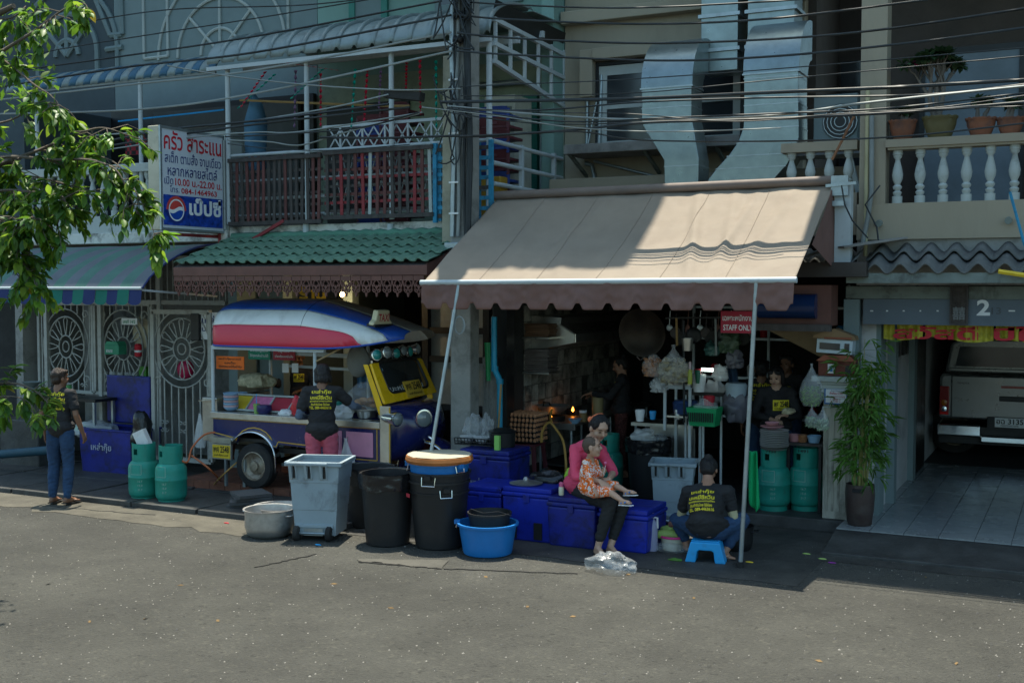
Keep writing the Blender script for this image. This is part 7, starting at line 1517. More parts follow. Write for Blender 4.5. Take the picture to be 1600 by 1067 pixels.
# ================================================================= pickup truck in the garage
M['carp'] = mat('silver_car_paint', (.20, .21, .21), .28, metal=.6, var=.04, coat=.6, dirt=.15)
tk = thing('pickup_truck', 'silver pickup truck parked tail outwards inside the dark garage', 'pickup truck', (-.75, 15.6, .12))
tx, ty = -1.0, 17.2
mb = MB(); poly = [(-.86, .60), (-.86, 1.16), (-.83, 1.24), (.83, 1.24), (.86, 1.16), (.86, .60)]
MB().prism([(-.70, .62), (-.70, 1.22), (.70, 1.22), (.70, .62)], (tx, ty, .12), (1, 0, 0), (0, 0, 1), (0, .06, 0)).build('tailgate', M['carp'], tk, bevel=.02)
mb.prism(poly, (tx, ty + .05, .12), (1, 0, 0), (0, 0, 1), (0, 2.4, 0)).build('bed', M['carp'], tk, bevel=.04)
MB().prism([(-.80, 1.24), (-.72, 1.66), (-.60, 1.74), (.60, 1.74), (.72, 1.66), (.80, 1.24)], (tx, ty + .12, .12), (1, 0, 0), (0, 0, 1), (0, 4.2, 0)).build('canopy_top', M['carp'], tk, bevel=.04)
MB().prism([(-.66, 1.34), (-.60, 1.62), (.60, 1.62), (.66, 1.34)], (tx, ty + .105, .12), (1, 0, 0), (0, 0, 1), (0, .02, 0)).build('rear_window', M['glass'], tk)
MB().box(tx - .74, tx + .74, ty + .04, ty + .12, 1.39, 1.44).build('window_moulding', M['carp'], tk, bevel=.01)
MB().prism(poly, (tx, ty + 2.5, .12), (1, 0, 0), (0, 0, 1), (0, 2.4, 0)).build('cab', M['carp'], tk, bevel=.04)
bp2 = MB().box(tx - .86, tx - .30, ty - .12, ty + .02, .50, .66).box(tx + .30, tx + .86, ty - .12, ty + .02, .50, .66).box(tx - .30, tx + .30, ty - .10, ty + .02, .42, .52); bp2.build('bumper', M['chrome'], tk, bevel=.02)
for s_ in (-1, 1):
 x = tx + s_ * .785; tlp = MB().box(x - .065, x + .065, ty - .01, ty + .05, .78, 1.18).build('tail_light', mat('tail_red', (.25, .012, .012), .15, coat=.5), tk, bevel=.01)
 MB().lathe([(.04, 0), (0, .006)], 16, (x, ty - .012, .95), Matrix.Rotation(rad(90), 3, 'X')).build('amber_lens', mat('amber', (.45, .14, .01), .2), tlp); MB().lathe([(.035, 0), (0, .006)], 16, (x, ty - .012, .86), Matrix.Rotation(rad(90), 3, 'X')).build('clear_lens', M['chrome'], tlp)
 MB().box(x - .055, x + .055, ty - .018, ty - .011, .785, .815).build('reflector', mat('bright_red_reflector', (.7, .01, .01), .2), tlp)
 for y in (ty + .9, ty + 3.9): wheel(tk, (tx + s_ * .72, y, .12 + .36), .36, .24)
th_ = MB().box(tx - .07, tx + .28, ty - .03, ty - .001, 1.0, 1.07).build('tailgate_handle', M['blackmetal'], tk, bevel=.01); MB().box(tx - .05, tx + .26, ty - .02, ty - .002, 1.18, 1.215).build('brake_lamp', MATS['tail_red'], tk)
q = P(1554, 682, ty - .05); q2 = P(1598, 682, ty - .05)
MB().box(q.x - .1, q2.x + .1, ty - .05, ty - .02, .60, .84 - .06).build('plate_recess', M['black'], tk)
npz = MB().box(q.x, q2.x + .02, ty - .06, ty - .052, .645, .775).build('number_plate', M['whiteink'], tk); lettering([('ฮฉ 3135', .05, .35, .96, .92), ('กรุงเทพมหานคร', .2, .06, .8, .26)], M['ink'], npz, (q.x, ty - .061, .645), (1, 0, 0), (0, 0, 1), q2.x - q.x + .02, .13, bold=.02)
lettering([('TOYOTA', 0, 0, 1, 1)], M['ink'], tk, (tx - .62, ty - .001, 1.22), (1, 0, 0), (0, 0, 1), .16, .025, bold=.03)
MB().box(tx - .86, tx + .86, ty + .05, ty + 4.9, .38, .62).build('underbody', M['black'], tk)
# ================================================================= people
def cap(mb, p, q, r1, r2, seg=14):
 p, q = V(p), V(q); d = q - p; L_ = d.length
 if L_ < 1e-6: d = V((0, 0, 1))
 Q = d.to_track_quat('Z', 'Y').to_matrix(); prof = []
 for i in range(6): a = -PI / 2 + PI / 2 * i / 5; prof.append((max(0, r1 * math.cos(a)), r1 * math.sin(a)))
 for i in range(6): a = PI / 2 * i / 5; prof.append((max(0, r2 * math.cos(a)), L_ + r2 * math.sin(a)))
 prof[0] = (0, prof[0][1]); prof[-1] = (0, prof[-1][1])
 mb.lathe(prof, seg, p, Q, caps=False)
def fuse(mb, voxel, name, m, parent, smooth=6, fold=None):
 me = bpy.data.meshes.new('tmp'); me.from_pydata(mb.v, [], mb.f)
 bm = bmesh.new(); bm.from_mesh(me); bmesh.ops.remove_doubles(bm, verts=bm.verts, dist=1e-5); bmesh.ops.recalc_face_normals(bm, faces=bm.faces); bm.to_mesh(me); bm.free()
 o = bpy.data.objects.new('tmp', me); COL.objects.link(o)
 r = o.modifiers.new('r', 'REMESH'); r.mode = 'VOXEL'; r.voxel_size = voxel
 if smooth: s_ = o.modifiers.new('s', 'SMOOTH'); s_.iterations = smooth; s_.factor = .5
 dg = bpy.context.evaluated_depsgraph_get(); dg.update(); out = bpy.data.meshes.new_from_object(o.evaluated_get(dg))
 bpy.data.objects.remove(o); bpy.data.meshes.remove(me)
 inv = WM[parent.name].inverted() if parent else Matrix.Identity(4)
 nv = out.vertices; co = [v.co.copy() for v in nv]; no = [v.normal.copy() for v in nv]
 if fold: co = [c + n * fold(c) for c, n in zip(co, no)]
 bvh = BVHTree.FromPolygons(co, [tuple(p.vertices) for p in out.polygons])
 for v, c in zip(nv, co): v.co = inv @ c
 out.polygons.foreach_set('use_smooth', [True] * len(out.polygons)); out.materials.clear(); out.materials.append(m); out.name = name
 ob = bpy.data.objects.new(name, out); COL.objects.link(ob)
 if parent: ob.parent = parent
 WM[ob.name] = WM[parent.name].copy() if parent else Matrix.Identity(4)
 return ob, bvh
def basis(f, u):
 u = V(u).normalized(); f = V(f); f = (f - u * f.dot(u)).normalized(); r = f.cross(u); return Matrix((r, f, u)).transposed()   # columns right, fwd, up
def hand(mb, w, d, n, s, curl, side):
 """w wrist, d direction of the fingers, n palm normal, side +1: thumb towards d x n"""
 d = V(d).normalized(); n = (V(n) - d * V(n).dot(d)).normalized(); a = d.cross(n) * side
 for k in range(4): cap(mb, w + a * (k - 1.5) * .008 * s, w + d * .075 * s + a * (1.5 - k) * .0195 * s * -1, .014 * s, .0115 * s, 8)
 for k, L_ in enumerate((.030, .041, .044, .038)):
  b = w + d * .078 * s + a * (k - 1.5) * -.0195 * s * -1; L2 = L_ * s
  sp = a * (k - 1.5) * .10
  d1 = (d * math.cos(curl * .5) + n * math.sin(curl * .5) + sp).normalized(); d2 = (d * math.cos(curl * 1.5) + n * math.sin(curl * 1.5) + sp).normalized()
  m_ = b + d1 * L2; cap(mb, b, m_, .0098 * s, .0088 * s, 8); cap(mb, m_, m_ + d2 * L2 * .85, .0088 * s, .0072 * s, 8)
 t0 = w + d * .022 * s + a * .022 * s; t1 = t0 + (d * .5 + a * .75 + n * .3).normalized() * .042 * s; cap(mb, t0, t1, .013 * s, .011 * s, 8); cap(mb, t1, t1 + (d * .9 + a * .25 + n * .35).normalized() * .032 * s, .0105 * s, .0085 * s, 8)
SKIN = mat('warm_skin', (.36, .19, .12), .5, var=.08, scale=8); SKIN2 = mat('tan_skin', (.22, .11, .065), .5, var=.1, scale=8); SKINF = mat('fair_skin', (.48, .29, .20), .48, var=.06, scale=8)
HAIR = mat('black_hair', (.012, .010, .010), .35, var=.4, bump=.8, bscale=90, stretch=(4, 4, 1)); HAIRB = mat('brown_black_hair', (.03, .018, .013), .35, var=.5, bump=.8, bscale=90, stretch=(4, 4, 1))
TEE = mat('black_tshirt', (.022, .022, .024), .85, var=.2, scale=5, bump=.3, bscale=25); JEANS = mat('blue_jeans', (.022, .055, .12), .85, var=.35, scale=5, bump=.3, bscale=40); PINKP = mat('rose_trousers', (.50, .10, .15), .8, var=.12, scale=4, bump=.3)
PINKS = mat('coral_pink_jersey', (.74, .075, .15), .75, var=.06, scale=3, bump=.15, bscale=60); BLACKP = mat('black_trousers', (.018, .018, .018), .8, var=.3, bump=.2)
def patterned(name, c1, c2, sc, lo=.5):
 m = mat(name, c1, .8); t = m.node_tree; b = t.nodes['Principled BSDF']; n = t.nodes.new('ShaderNodeTexNoise'); n.inputs['Scale'].default_value = sc; n.inputs['Detail'].default_value = 1.5; n.inputs['Distortion'].default_value = 1.8
 r = t.nodes.new('ShaderNodeValToRGB'); r.color_ramp.interpolation = 'CONSTANT'; r.color_ramp.elements[0].color = (*c1, 1); r.color_ramp.elements[1].position = lo; r.color_ramp.elements[1].color = (*c2, 1)
 tc = [k for k in t.nodes if k.type == 'TEX_COORD'][0]; t.links.new(tc.outputs['Object'], n.inputs['Vector']); t.links.new(n.outputs['Fac'], r.inputs['Fac']); t.links.new(r.outputs['Color'], b.inputs['Base Color']); return m
ORANGE = patterned('orange_white_print', (.85, .16, .015), (.75, .70, .66), 26, .53); BATIK = patterned('dark_red_batik', (.05, .012, .010), (.20, .07, .06), 60, .55)
def folds(seed, amp=.007, sc=7, st=(1, 1, .45)):
 def f(c):
  p = V((c.x * st[0], c.y * st[1], c.z * st[2])) * sc + V((seed, seed * .7, 0)); q = V((c.x * .6 + c.z * .4, c.y * .6, c.z * 1.6 - c.x * .5)) * sc * 2 + V((0, seed, 3))
  return amp * (noise.noise(p) * 1.2 + (1 - abs(noise.noise(q)) * 4) * .45)
 return f
def person(label, J, s=1.0, skin=SKIN, top=TEE, sleeve='short', sleeve_m=None, pants=JEANS, hair=HAIR, hairstyle='short', hs=1.0, hips=1.0, feet='bare', pant_len=1.0, print_lines=None, badge=None, curl=.5, group=None, chub=1.0, seed=1, vox=.0065, palms=None, hairband=None, eyes='open', sole=None):
 J = {k: V(v_) for k, v_ in J.items()}
 base = V((J['pelvis'].x, J['pelvis'].y, 0)); t = thing('person', label, 'person', tuple(base), 0, group)
 up = (J['neck'] - J['pelvis']).normalized(); rt = (J['shR'] - J['shL']).normalized(); fwd = up.cross(rt).normalized(); T = basis(fwd, up)
 HB = basis(J['face'], J.get('headup', V((0, 0, 1)))); hc = J['head']; k = hs
 sk = MB()
 H_ = lambda x, y, z: hc + HB @ V((x, y, z)) * k
 sk.ell(H_(0, -.008, .022), (.075 * k, .092 * k, .088 * k), 20, 14, HB); sk.ell(H_(0, .022, -.028), (.060 * k, .066 * k, .080 * k), 18, 12, HB); sk.ell(H_(0, .045, -.085), (.034 * k, .034 * k, .028 * k), 12, 8, HB)
 cap(sk, H_(0, .084, .006), H_(0, .101, -.022), .009 * k, .0125 * k, 10); sk.ell(H_(0, .092, -.028), (.018 * k, .012 * k, .009 * k), 10, 6, HB)
 for x in (-1, 1):
  sk.ell(H_(.077 * x, -.006, -.012), (.011 * k, .021 * k, .032 * k), 10, 8, HB); sk.ell(H_(.036 * x, .056, -.032), (.028 * k, .026 * k, .03 * k), 10, 8, HB)
 sk.ell(H_(0, .075, -.053), (.026 * k, .014 * k, .011 * k), 10, 6, HB); sk.ell(H_(0, .068, .034), (.05 * k, .02 * k, .025 * k), 12, 8, HB)
 nb_ = J['neck']; cap(sk, H_(0, -.02, -.05), nb_, .050 * s * k ** .5, .056 * s)
 cap(sk, nb_, J['chest'], .07 * s, .10 * s)
 C3 = J['chest']; PV = J['pelvis']; belly = C3.lerp(PV, .55)
 def torso(mb, g, w=1.0):
  mb.ell(C3.lerp(nb_, .28), (.155 * s + g, .092 * s + g, .13 * s + g), 20, 12, T); mb.ell(C3, (.150 * s * chub + g, .105 * s * chub + g, .16 * s + g), 20, 12, T); mb.ell(belly, (.138 * s * chub + g * w, .102 * s * chub + g * w, .14 * s), 20, 12, T); mb.ell(PV, (.158 * s * hips + g, .118 * s * hips + g, .12 * s), 20, 12, T)
  cap(mb, J['shL'], J['shR'], .052 * s + g, .052 * s + g); cap(mb, nb_.lerp(C3, .15), J['shL'], .05 * s + g, .045 * s + g); cap(mb, nb_.lerp(C3, .15), J['shR'], .05 * s + g, .045 * s + g)
 torso(sk, -.012)
 for S, sd in (('L', -1), ('R', 1)):
  sh, e, w, hp, kn, an, to = (J[x + S] for x in ('sh', 'el', 'wr', 'hip', 'kn', 'an', 'toe'))
  cap(sk, sh, e, .043 * s, .036 * s); cap(sk, e, e.lerp(w, .35), .036 * s, .037 * s); cap(sk, e.lerp(w, .35), w, .037 * s, .024 * s)
  hd = J.get('hd' + S, (w - e).normalized()); pn = J.get('pn' + S, V((0, 0, -1)) if abs(hd.normalized().z) < .8 else -rt * sd)
  hand(sk, w, hd, pn, s, curl, sd)
  cap(sk, hp, kn, .076 * s * hips, .052 * s); cap(sk, kn, kn.lerp(an, .35), .052 * s, .053 * s); cap(sk, kn.lerp(an, .35), an, .053 * s, .033 * s)
  fd = (to - an); fh = V((fd.x, fd.y, 0)).normalized(); ax = V((-fh.y, fh.x, 0)); heel = an - fh * .035 * s + V((0, 0, -.045 * s))
  cap(sk, an, heel, .034 * s, .030 * s); cap(sk, heel, to - fh * .06 * s + V((0, 0, .012)), .030 * s, .026 * s); cap(sk, an, to - fh * .07 * s + V((0, 0, .014)), .032 * s, .020 * s)
  for q in range(5): o_ = ax * (q - 2) * .0185 * s; cap(sk, to - fh * .07 * s + o_ * .9 + V((0, 0, .01)), to - fh * (.006 * abs(q - (1 if sd > 0 else 3)) + .01) * s + o_ * 1.1 + V((0, 0, .002)), .016 * s, (.011 if q != (3 if sd > 0 else 1) else .012) * s, 8)
 fuse(sk, vox, 'body', skin, t, 3)
 # face
 for x, nm in ((-1, 'eye'), (1, 'eye')):
  MB().ell(H_(.032 * x, .083, .004), (.0135 * k, .006 * k, (.0055 if eyes == 'open' else .002) * k), 10, 6, HB).build(nm, mat('dark_eye', (.012, .008, .006), .2), t, smooth=60)
  MB().tube([H_(.017 * x, .091, .024), H_(.034 * x, .088, .029), H_(.05 * x, .078, .023)], [.0025 * k, .0032 * k, .0015 * k], 6).build('eyebrow', hair, t)
  if eyes != 'open': MB().tube([H_(.02 * x, .089, .0), H_(.034 * x, .088, -.004), H_(.047 * x, .080, .0)], .0016 * k, 5).build('eyelash', hair, t)
 MB().ell(H_(0, .088, -.052), (.019 * k, .006 * k, .0055 * k), 12, 6, HB).build('lips', mat('lip_rose', (.32, .09, .075), .4), t, smooth=60)
 # hair
 hr = MB(); hr.ell(H_(0, -.020, .034), (.085 * k, .093 * k, .090 * k), 22, 14, HB); hr.ell(H_(0, -.048, -.012), (.076 * k, .058 * k, .070 * k), 18, 12, HB)
 if hairstyle == 'bun': hr.ell(H_(0, -.07, .105), (.040 * k, .038 * k, .034 * k), 14, 10, HB)
 if hairstyle == 'tied': hr.ell(H_(0, -.105, .01), (.035 * k, .035 * k, .04 * k), 14, 10, HB); [hr.ell(H_(.06 * x, .012, .05), (.026 * k, .05 * k, .045 * k), 12, 8, HB) for x in (-1, 1)]
 if hairstyle == 'bob':
  for x in (-1, 1): cap(hr, H_(.062 * x, .0, .04), H_(.075 * x, -.005, -.075), .034 * k, .026 * k); hr.ell(H_(.04 * x, .05, .07), (.04 * k, .035 * k, .028 * k), 12, 8, HB)
  hr.ell(H_(0, -.05, -.06), (.075 * k, .05 * k, .06 * k), 16, 10, HB)
 if hairstyle == 'short' : [hr.ell(H_(.055 * x, .03, .075), (.035 * k, .045 * k, .03 * k), 12, 8, HB) for x in (-1, 0, 1)]
 if hairstyle == 'baby': hr = MB(); hr.ell(H_(0, -.018, .030), (.0785 * k, .090 * k, .086 * k), 22, 14, HB); hr.ell(H_(0, -.045, -.01), (.068 * k, .052 * k, .062 * k), 18, 12, HB)
 fuse(hr, .007, 'hair', hair, t, 4, lambda c: .004 * noise.noise(V((c.x * 60, c.y * 60, c.z * 12))) + .006 * noise.noise(c * 22 + V((seed, 0, 0))))
 if hairband: MB().tube([H_(.078 * math.cos(a), -.062 + .02 * math.sin(a), .03 + .085 * math.sin(a)) for a in [i * PI / 12 for i in range(13)]], .009 * k, 6).build('hair_tie', hairband, t); MB().ell(H_(.06, -.085, .04), (.025, .02, .03), 10, 8, HB).build('hair_bow', hairband, t)
 # trousers
 tr_ = MB()
 tr_.ell(PV, (.150 * s * hips, .116 * s * hips, .115 * s), 18, 12, T)
 for S in 'LR':
  hp, kn, an = J['hip' + S], J['kn' + S], J['an' + S]; en = kn.lerp(an, pant_len - .0) + V((0, 0, .01)) if pant_len > 0 else hp.lerp(kn, 1 + pant_len)
  cap(tr_, hp, kn, .095 * s * hips, .072 * s) if pant_len > 0 else cap(tr_, hp, en, .095 * s * hips, .075 * s)
  if pant_len > 0: cap(tr_, kn, kn.lerp(en, .45), .072 * s, .068 * s); cap(tr_, kn.lerp(en, .45), en, .068 * s, .052 * s)
 fuse(tr_, .011, 'trousers', pants, t, 4, folds(seed + 5, .008, 9))
 # shirt
 st_ = MB(); torso(st_, .012, 1.3)
 hem = PV + up * .02; st_.ell(hem, (.172 * s * hips + .02, .135 * s * hips + .02, .10 * s), 18, 10, T)
 for S in 'LR':
  sh, e, w = J['sh' + S], J['el' + S], J['wr' + S]
  if sleeve == 'short': cap(st_, sh, sh.lerp(e, .62), .062 * s, .060 * s)
  elif sleeve == 'elbow': cap(st_, sh, e, .060 * s, .052 * s); cap(st_, e, e.lerp(w, .15), .052 * s, .046 * s)
  else: cap(st_, sh, e, .060 * s, .050 * s); cap(st_, e, e.lerp(w, .82), .050 * s, .040 * s)
 shirt, bvh = fuse(st_, .009, 'shirt', top, t, 5, folds(seed, .007, 8))
 if sleeve_m:
  for S in 'LR':
   sh, e, w = J['sh' + S], J['el' + S], J['wr' + S]; q = MB(); cap(q, sh.lerp(e, .5), e, .048 * s, .044 * s); cap(q, e, e.lerp(w, .9), .044 * s, .032 * s); fuse(q, .009, 'undersleeve', sleeve_m, t, 3, folds(seed + 2, .004, 14))
 if print_lines is not None:
  W_, Hh = .25 * s, .22 * s; c = C3.lerp(nb_, .30) if print_lines is True else print_lines
  n_ = -fwd; u_ = rt; o_ = c - u_ * W_ / 2 - up * Hh * .62
  lettering([('เหล่ากุ๊ย', .08, .80, .95, 1.06), ('บะหมี่ซีหวิน', .02, .55, .98, .78), ('สูตรคุณอาหารจานเดียว', .0, .40, 1, .52), ('ต้นตำรับไทย ใส่ห่อย', .06, .24, .9, .37), ('TEL. 089-4463616', -.03, .06, .97, .2)], M['yprint'], t, o_, u_, up, W_, Hh, lift=.004, bold=.03, name='shirt_print', bvh=bvh, nrm=n_)
 if badge:
  du, dv, w_, h_ = badge; c = C3 + rt * du + up * dv; vs = []; fs = []; n = 8
  for j in range(n + 1):
   for i in range(n + 1):
    p = c + rt * (w_ * (i / n - .5)) + up * (h_ * (j / n - .5)); h = bvh.ray_cast(p + fwd * .5, -fwd); vs.append((h[0] if h[0] is not None else p + fwd * .1) + fwd * .004)
  MB().add(vs, [(j * (n + 1) + i, j * (n + 1) + i + 1, (j + 1) * (n + 1) + i + 1, (j + 1) * (n + 1) + i) for j in range(n) for i in range(n)]).build('yellow_badge', M['yprint'], t)
  lettering([('พศ 2548', .06, .35, .96, .9), ('เหล่ากุ๊ยบะหมี่', .1, .1, .9, .28)], M['ink'], t, c + rt * w_ / 2 - up * h_ / 2, -rt, up, w_, h_, lift=.007, bold=.03, name='badge_print', bvh=bvh, nrm=fwd)
 if feet in ('flipflop', 'sandal'):
  for S in 'LR':
   an, to = J['an' + S], J['toe' + S]; fd = to - an; L_ = V((fd.x, fd.y, 0)); fh = L_.normalized(); ax = V((-fh.y, fh.x, 0)); c = an + V((0, 0, -.078 * s)) + L_ * .5
   sm = sole or M['black']; dn = V((0, 0, 1)); pts = [(-.16, -.6), (-.2, .0), (-.16, .62), (.16, .62), (.2, .0), (.16, -.6)]
   zf = min(an.z - .072 * s, to.z - .02 * s)
   he = an - fh * .035 * s + V((0, 0, -.045 * s)); sd_ = (to + V((0, 0, .0)) - he).normalized(); nu = ax.cross(sd_).normalized(); nu = nu if nu.z > 0 else -nu; cc = (he + to) / 2 - nu * .034 * s
   mb = MB().prism([(x * .23 * s, y * .23 * s) for x, y in pts], cc, ax, sd_, nu * .014 * s); so_ = mb.build('sandal_sole', sm, t, bevel=.004)
   k_ = to - fh * .05 * s + V((0, 0, .025 * s)); MB().tube([k_ - fh * .06 * s + ax * .04 * s - V((0, 0, .02 * s)), k_ + V((0, 0, .004)), k_ - fh * .06 * s - ax * .04 * s - V((0, 0, .02 * s))], .006 * s if feet == 'flipflop' else .014 * s, 6).build('sandal_strap', sm if feet == 'flipflop' else MATS['kid_sandal'], t)
   if feet == 'sandal': MB().tube([an + ax * .035 * s - V((0, 0, .04 * s)), an + fh * .03 * s + V((0, 0, -.005)), an - ax * .035 * s - V((0, 0, .04 * s))], .012 * s, 6).build('sandal_strap', MATS['kid_sandal'], t)
 return t, bvh
def stand(loc, rz, H=1.65, arms=None, lean=0.0, headturn=0.0, nod=0.0, step=.0, wide=.1):
 s = H / 1.65; Rz = Matrix.Rotation(rz, 3, 'Z'); loc = V(loc); L = lambda x, y, z: loc + Rz @ V((x, y, z)) * s
 ly = lambda z: math.sin(lean) * max(0, z - .9)
 J = dict(pelvis=L(0, 0, .92), chest=L(0, ly(1.22), 1.22), neck=L(0, ly(1.40), 1.40), head=L(0, ly(1.53) + .02, 1.53), shL=L(-.17, ly(1.35), 1.345), shR=L(.17, ly(1.35), 1.345),
             elL=L(-.23, ly(1.1) - .03, 1.08), elR=L(.23, ly(1.1) - .03, 1.08), wrL=L(-.24, .05, .84), wrR=L(.24, .05, .84), hipL=L(-.09, 0, .86), hipR=L(.09, 0, .86), knL=L(-wide, .02 - step, .47), knR=L(wide, .02 + step, .47), anL=L(-wide, -.03 - step, .08), anR=L(wide, -.03 + step, .08), toeL=L(-wide - .03, .15 - step, .02), toeR=L(wide + .03, .15 + step, .02))
 J['face'] = Rz @ Matrix.Rotation(headturn, 3, 'Z') @ V((0, math.cos(nod), -math.sin(nod))); J['headup'] = Rz @ Matrix.Rotation(headturn, 3, 'Z') @ V((0, math.sin(nod), math.cos(nod)))
 for k_, v_ in (arms or {}).items(): J[k_] = L(*v_) if k_[:2] in ('el', 'wr', 'sh', 'kn') else Rz @ V(v_)
 return J
# 1 man standing at the left, seen from behind
g_ = G(96, 788); person('person standing at the far left with back turned, black printed T-shirt and jeans', stand((g_.x, g_.y, .02), rad(14), 1.60, {'elR': (.24, -.03, 1.09), 'wrR': (.27, .06, .86)}, headturn=rad(-28)), s=.95, skin=SKIN2, print_lines=True, hairstyle='short', hair=HAIRB, feet='flipflop', seed=2, curl=.6, pant_len=.97)
# 2 man in rose trousers working at the cart
g_ = P(503, 700, 10.62); person('person in rose trousers and black printed T-shirt working at the cart with back turned', stand((g_.x, g_.y, .01), rad(27), 1.70, {'elR': (.33, .12, 1.18), 'wrR': (.38, .34, 1.14), 'elL': (-.25, .0, 1.08), 'wrL': (-.20, .26, 1.04)}, headturn=rad(20), nod=rad(22), lean=rad(6)), s=1.0, skin=SKIN2, print_lines=True, pants=PINKP, sleeve_m=mat('slate_undersleeve', (.10, .13, .19), .85), hairstyle='bob', feet='flipflop', seed=3)
# 3 cook behind the cart
g_ = P(468, 700, 12.75); person('person in black top with orange striped sleeves behind the cart', stand((g_.x, g_.y, .14), rad(205), 1.60, {'elR': (.26, .18, 1.15), 'wrR': (.42, .32, 1.22), 'elL': (-.25, .1, 1.1), 'wrL': (-.1, .3, 1.08)}, nod=rad(20)), s=.98, skin=SKIN2, sleeve='long', badge=(-.02, .02, .14, .11), hairstyle='short', seed=4, sleeve_m=mat('orange_sleeve', (.30, .08, .03), .85))
# 4 woman in pink
def PZ(u, y, z): p = P(u, 600, y); return V((p.x, p.y, z))
J = dict(pelvis=P(908, 757, 10.66), chest=P(913, 713, 10.60), neck=P(925, 687, 10.52), head=P(936, 668, 10.44), shR=P(899, 702, 10.44), shL=P(939, 704, 10.70), elR=P(900, 744, 10.30), wrR=P(938, 752, 10.16), elL=P(958, 738, 10.60), wrL=P(952, 748, 10.32),
         hipR=P(907, 768, 10.56), hipL=P(920, 768, 10.70), knR=P(953, 786, 10.22), knL=P(975, 784, 10.42), anR=PZ(935, 10.17, .085), anL=PZ(955, 10.26, .085), toeR=PZ(949, 10.03, .02), toeL=PZ(972, 10.13, .02),
         face=V((.62, -.50, -.60)), headup=V((.35, -.25, .9)), hdR=P(956, 768, 10.05) - P(938, 752, 10.16), hdL=V((-.3, -.75, -.35)), pnR=V((0, .25, -1)), pnL=V((-.5, 0, -.8)))
person('person in coral pink jersey and black trousers sitting on a blue box holding a child', J, s=.97, skin=SKINF, top=PINKS, sleeve='elbow', pants=BLACKP, hairstyle='tied', hairband=mat('orange_hair_tie', (.8, .2, .08), .6), feet='flipflop', pant_len=.80, hips=1.05, hs=1.1, seed=6, eyes='closed', curl=.35)
# 5 child
mat('kid_sandal', (.02, .15, .45), .6, var=.8, scale=60)
J = dict(pelvis=P(922, 762, 10.30), chest=P(920, 738, 10.29), neck=P(922, 717, 10.28), head=P(925, 698, 10.24), shR=P(915, 723, 10.20), shL=P(929, 723, 10.38), elR=P(920, 746, 10.12), wrR=P(929, 764, 10.08), elL=P(938, 742, 10.32), wrL=P(943, 739, 10.18),
         hipR=P(926, 766, 10.22), hipL=P(932, 764, 10.36), knR=P(952, 768, 10.06), knL=P(960, 758, 10.22), anR=P(972, 782, 9.98), anL=P(979, 767, 10.14), toeR=P(986, 787, 9.93), toeL=P(993, 771, 10.09), face=V((.80, .25, .12)), headup=V((-.1, 0, 1)), hdL=V((.3, -.3, .6)))
person('child in orange and white patterned suit held on the lap, blue sandals', J, s=.6, skin=SKINF, top=ORANGE, sleeve='long', pants=ORANGE, hair=mat('thin_brown_hair', (.07, .045, .03), .6, var=.4, bump=.3), hairstyle='baby', hs=.9, feet='sandal', pant_len=.06, hips=1.25, chub=1.2, seed=7, vox=.0048, sole=M['whiteink'], curl=.8)
lol = thing('lollipop', 'small pink lollipop in the raised hand of the child', 'lollipop', tuple(P(944, 735, 10.15))); MB().tube([P(943, 741, 10.14), P(946, 727, 10.12)], .003, 5).build('stick', M['whiteink'], lol); MB().ell(P(946, 723, 10.12), (.014, .014, .014)).build('candy', MATS['pink_cap'], lol)
# 6 squatting woman on the blue stool
J = dict(pelvis=V((STOOL.x, STOOL.y + .02, STOOL.z + .13)), chest=P(1103, 790, 10.50), neck=P(1106, 757, 10.66), head=P(1107, 733, 10.74), shL=P(1075, 768, 10.55), shR=P(1138, 768, 10.62), elR=P(1146, 808, 10.62), wrR=P(1132, 822, 10.98), elL=P(1064, 806, 10.66), wrL=P(1085, 820, 10.98),
         hipL=V((STOOL.x - .1, STOOL.y + .06, STOOL.z + .10)), hipR=V((STOOL.x + .1, STOOL.y + .06, STOOL.z + .10)), knR=P(1160, 812, 10.72), knL=P(1058, 812, 10.72), anR=PZ(1136, 10.56, .09), anL=PZ(1074, 10.72, .09), toeR=PZ(1150, 10.62, .02), toeL=PZ(1066, 10.88, .02), face=V((-.15, .85, -.5)), headup=V((-.1, .45, .9)))
person('person squatting on the low blue stool with back turned, hair bun and black printed shirt', J, s=1.0, skin=SKIN, print_lines=P(1098, 783, 10.5), sleeve_m=mat('cream_undersleeve', (.48, .44, .27), .8), hairstyle='bun', hips=1.12, chub=1.1, pant_len=.8, feet='flipflop', seed=8)
# 7 cook in profile inside the kitchen
g_ = G(971, 745, .12); person('person cooking inside the kitchen in profile, black shirt with yellow badge, batik trousers', stand((g_.x, g_.y, .12), rad(112), 1.56, {'elL': (-.2, .16, 1.12), 'wrL': (-.14, .42, 1.16), 'elR': (.22, .1, 1.1), 'wrR': (.12, .36, 1.1), 'hdL': (.0, .9, -.2)}, nod=rad(18)), s=.95, skin=SKIN, pants=BATIK, hairstyle='bun', badge=(-.07, .03, .1, .12), feet='flipflop', seed=9, pant_len=.85, sleeve='long')
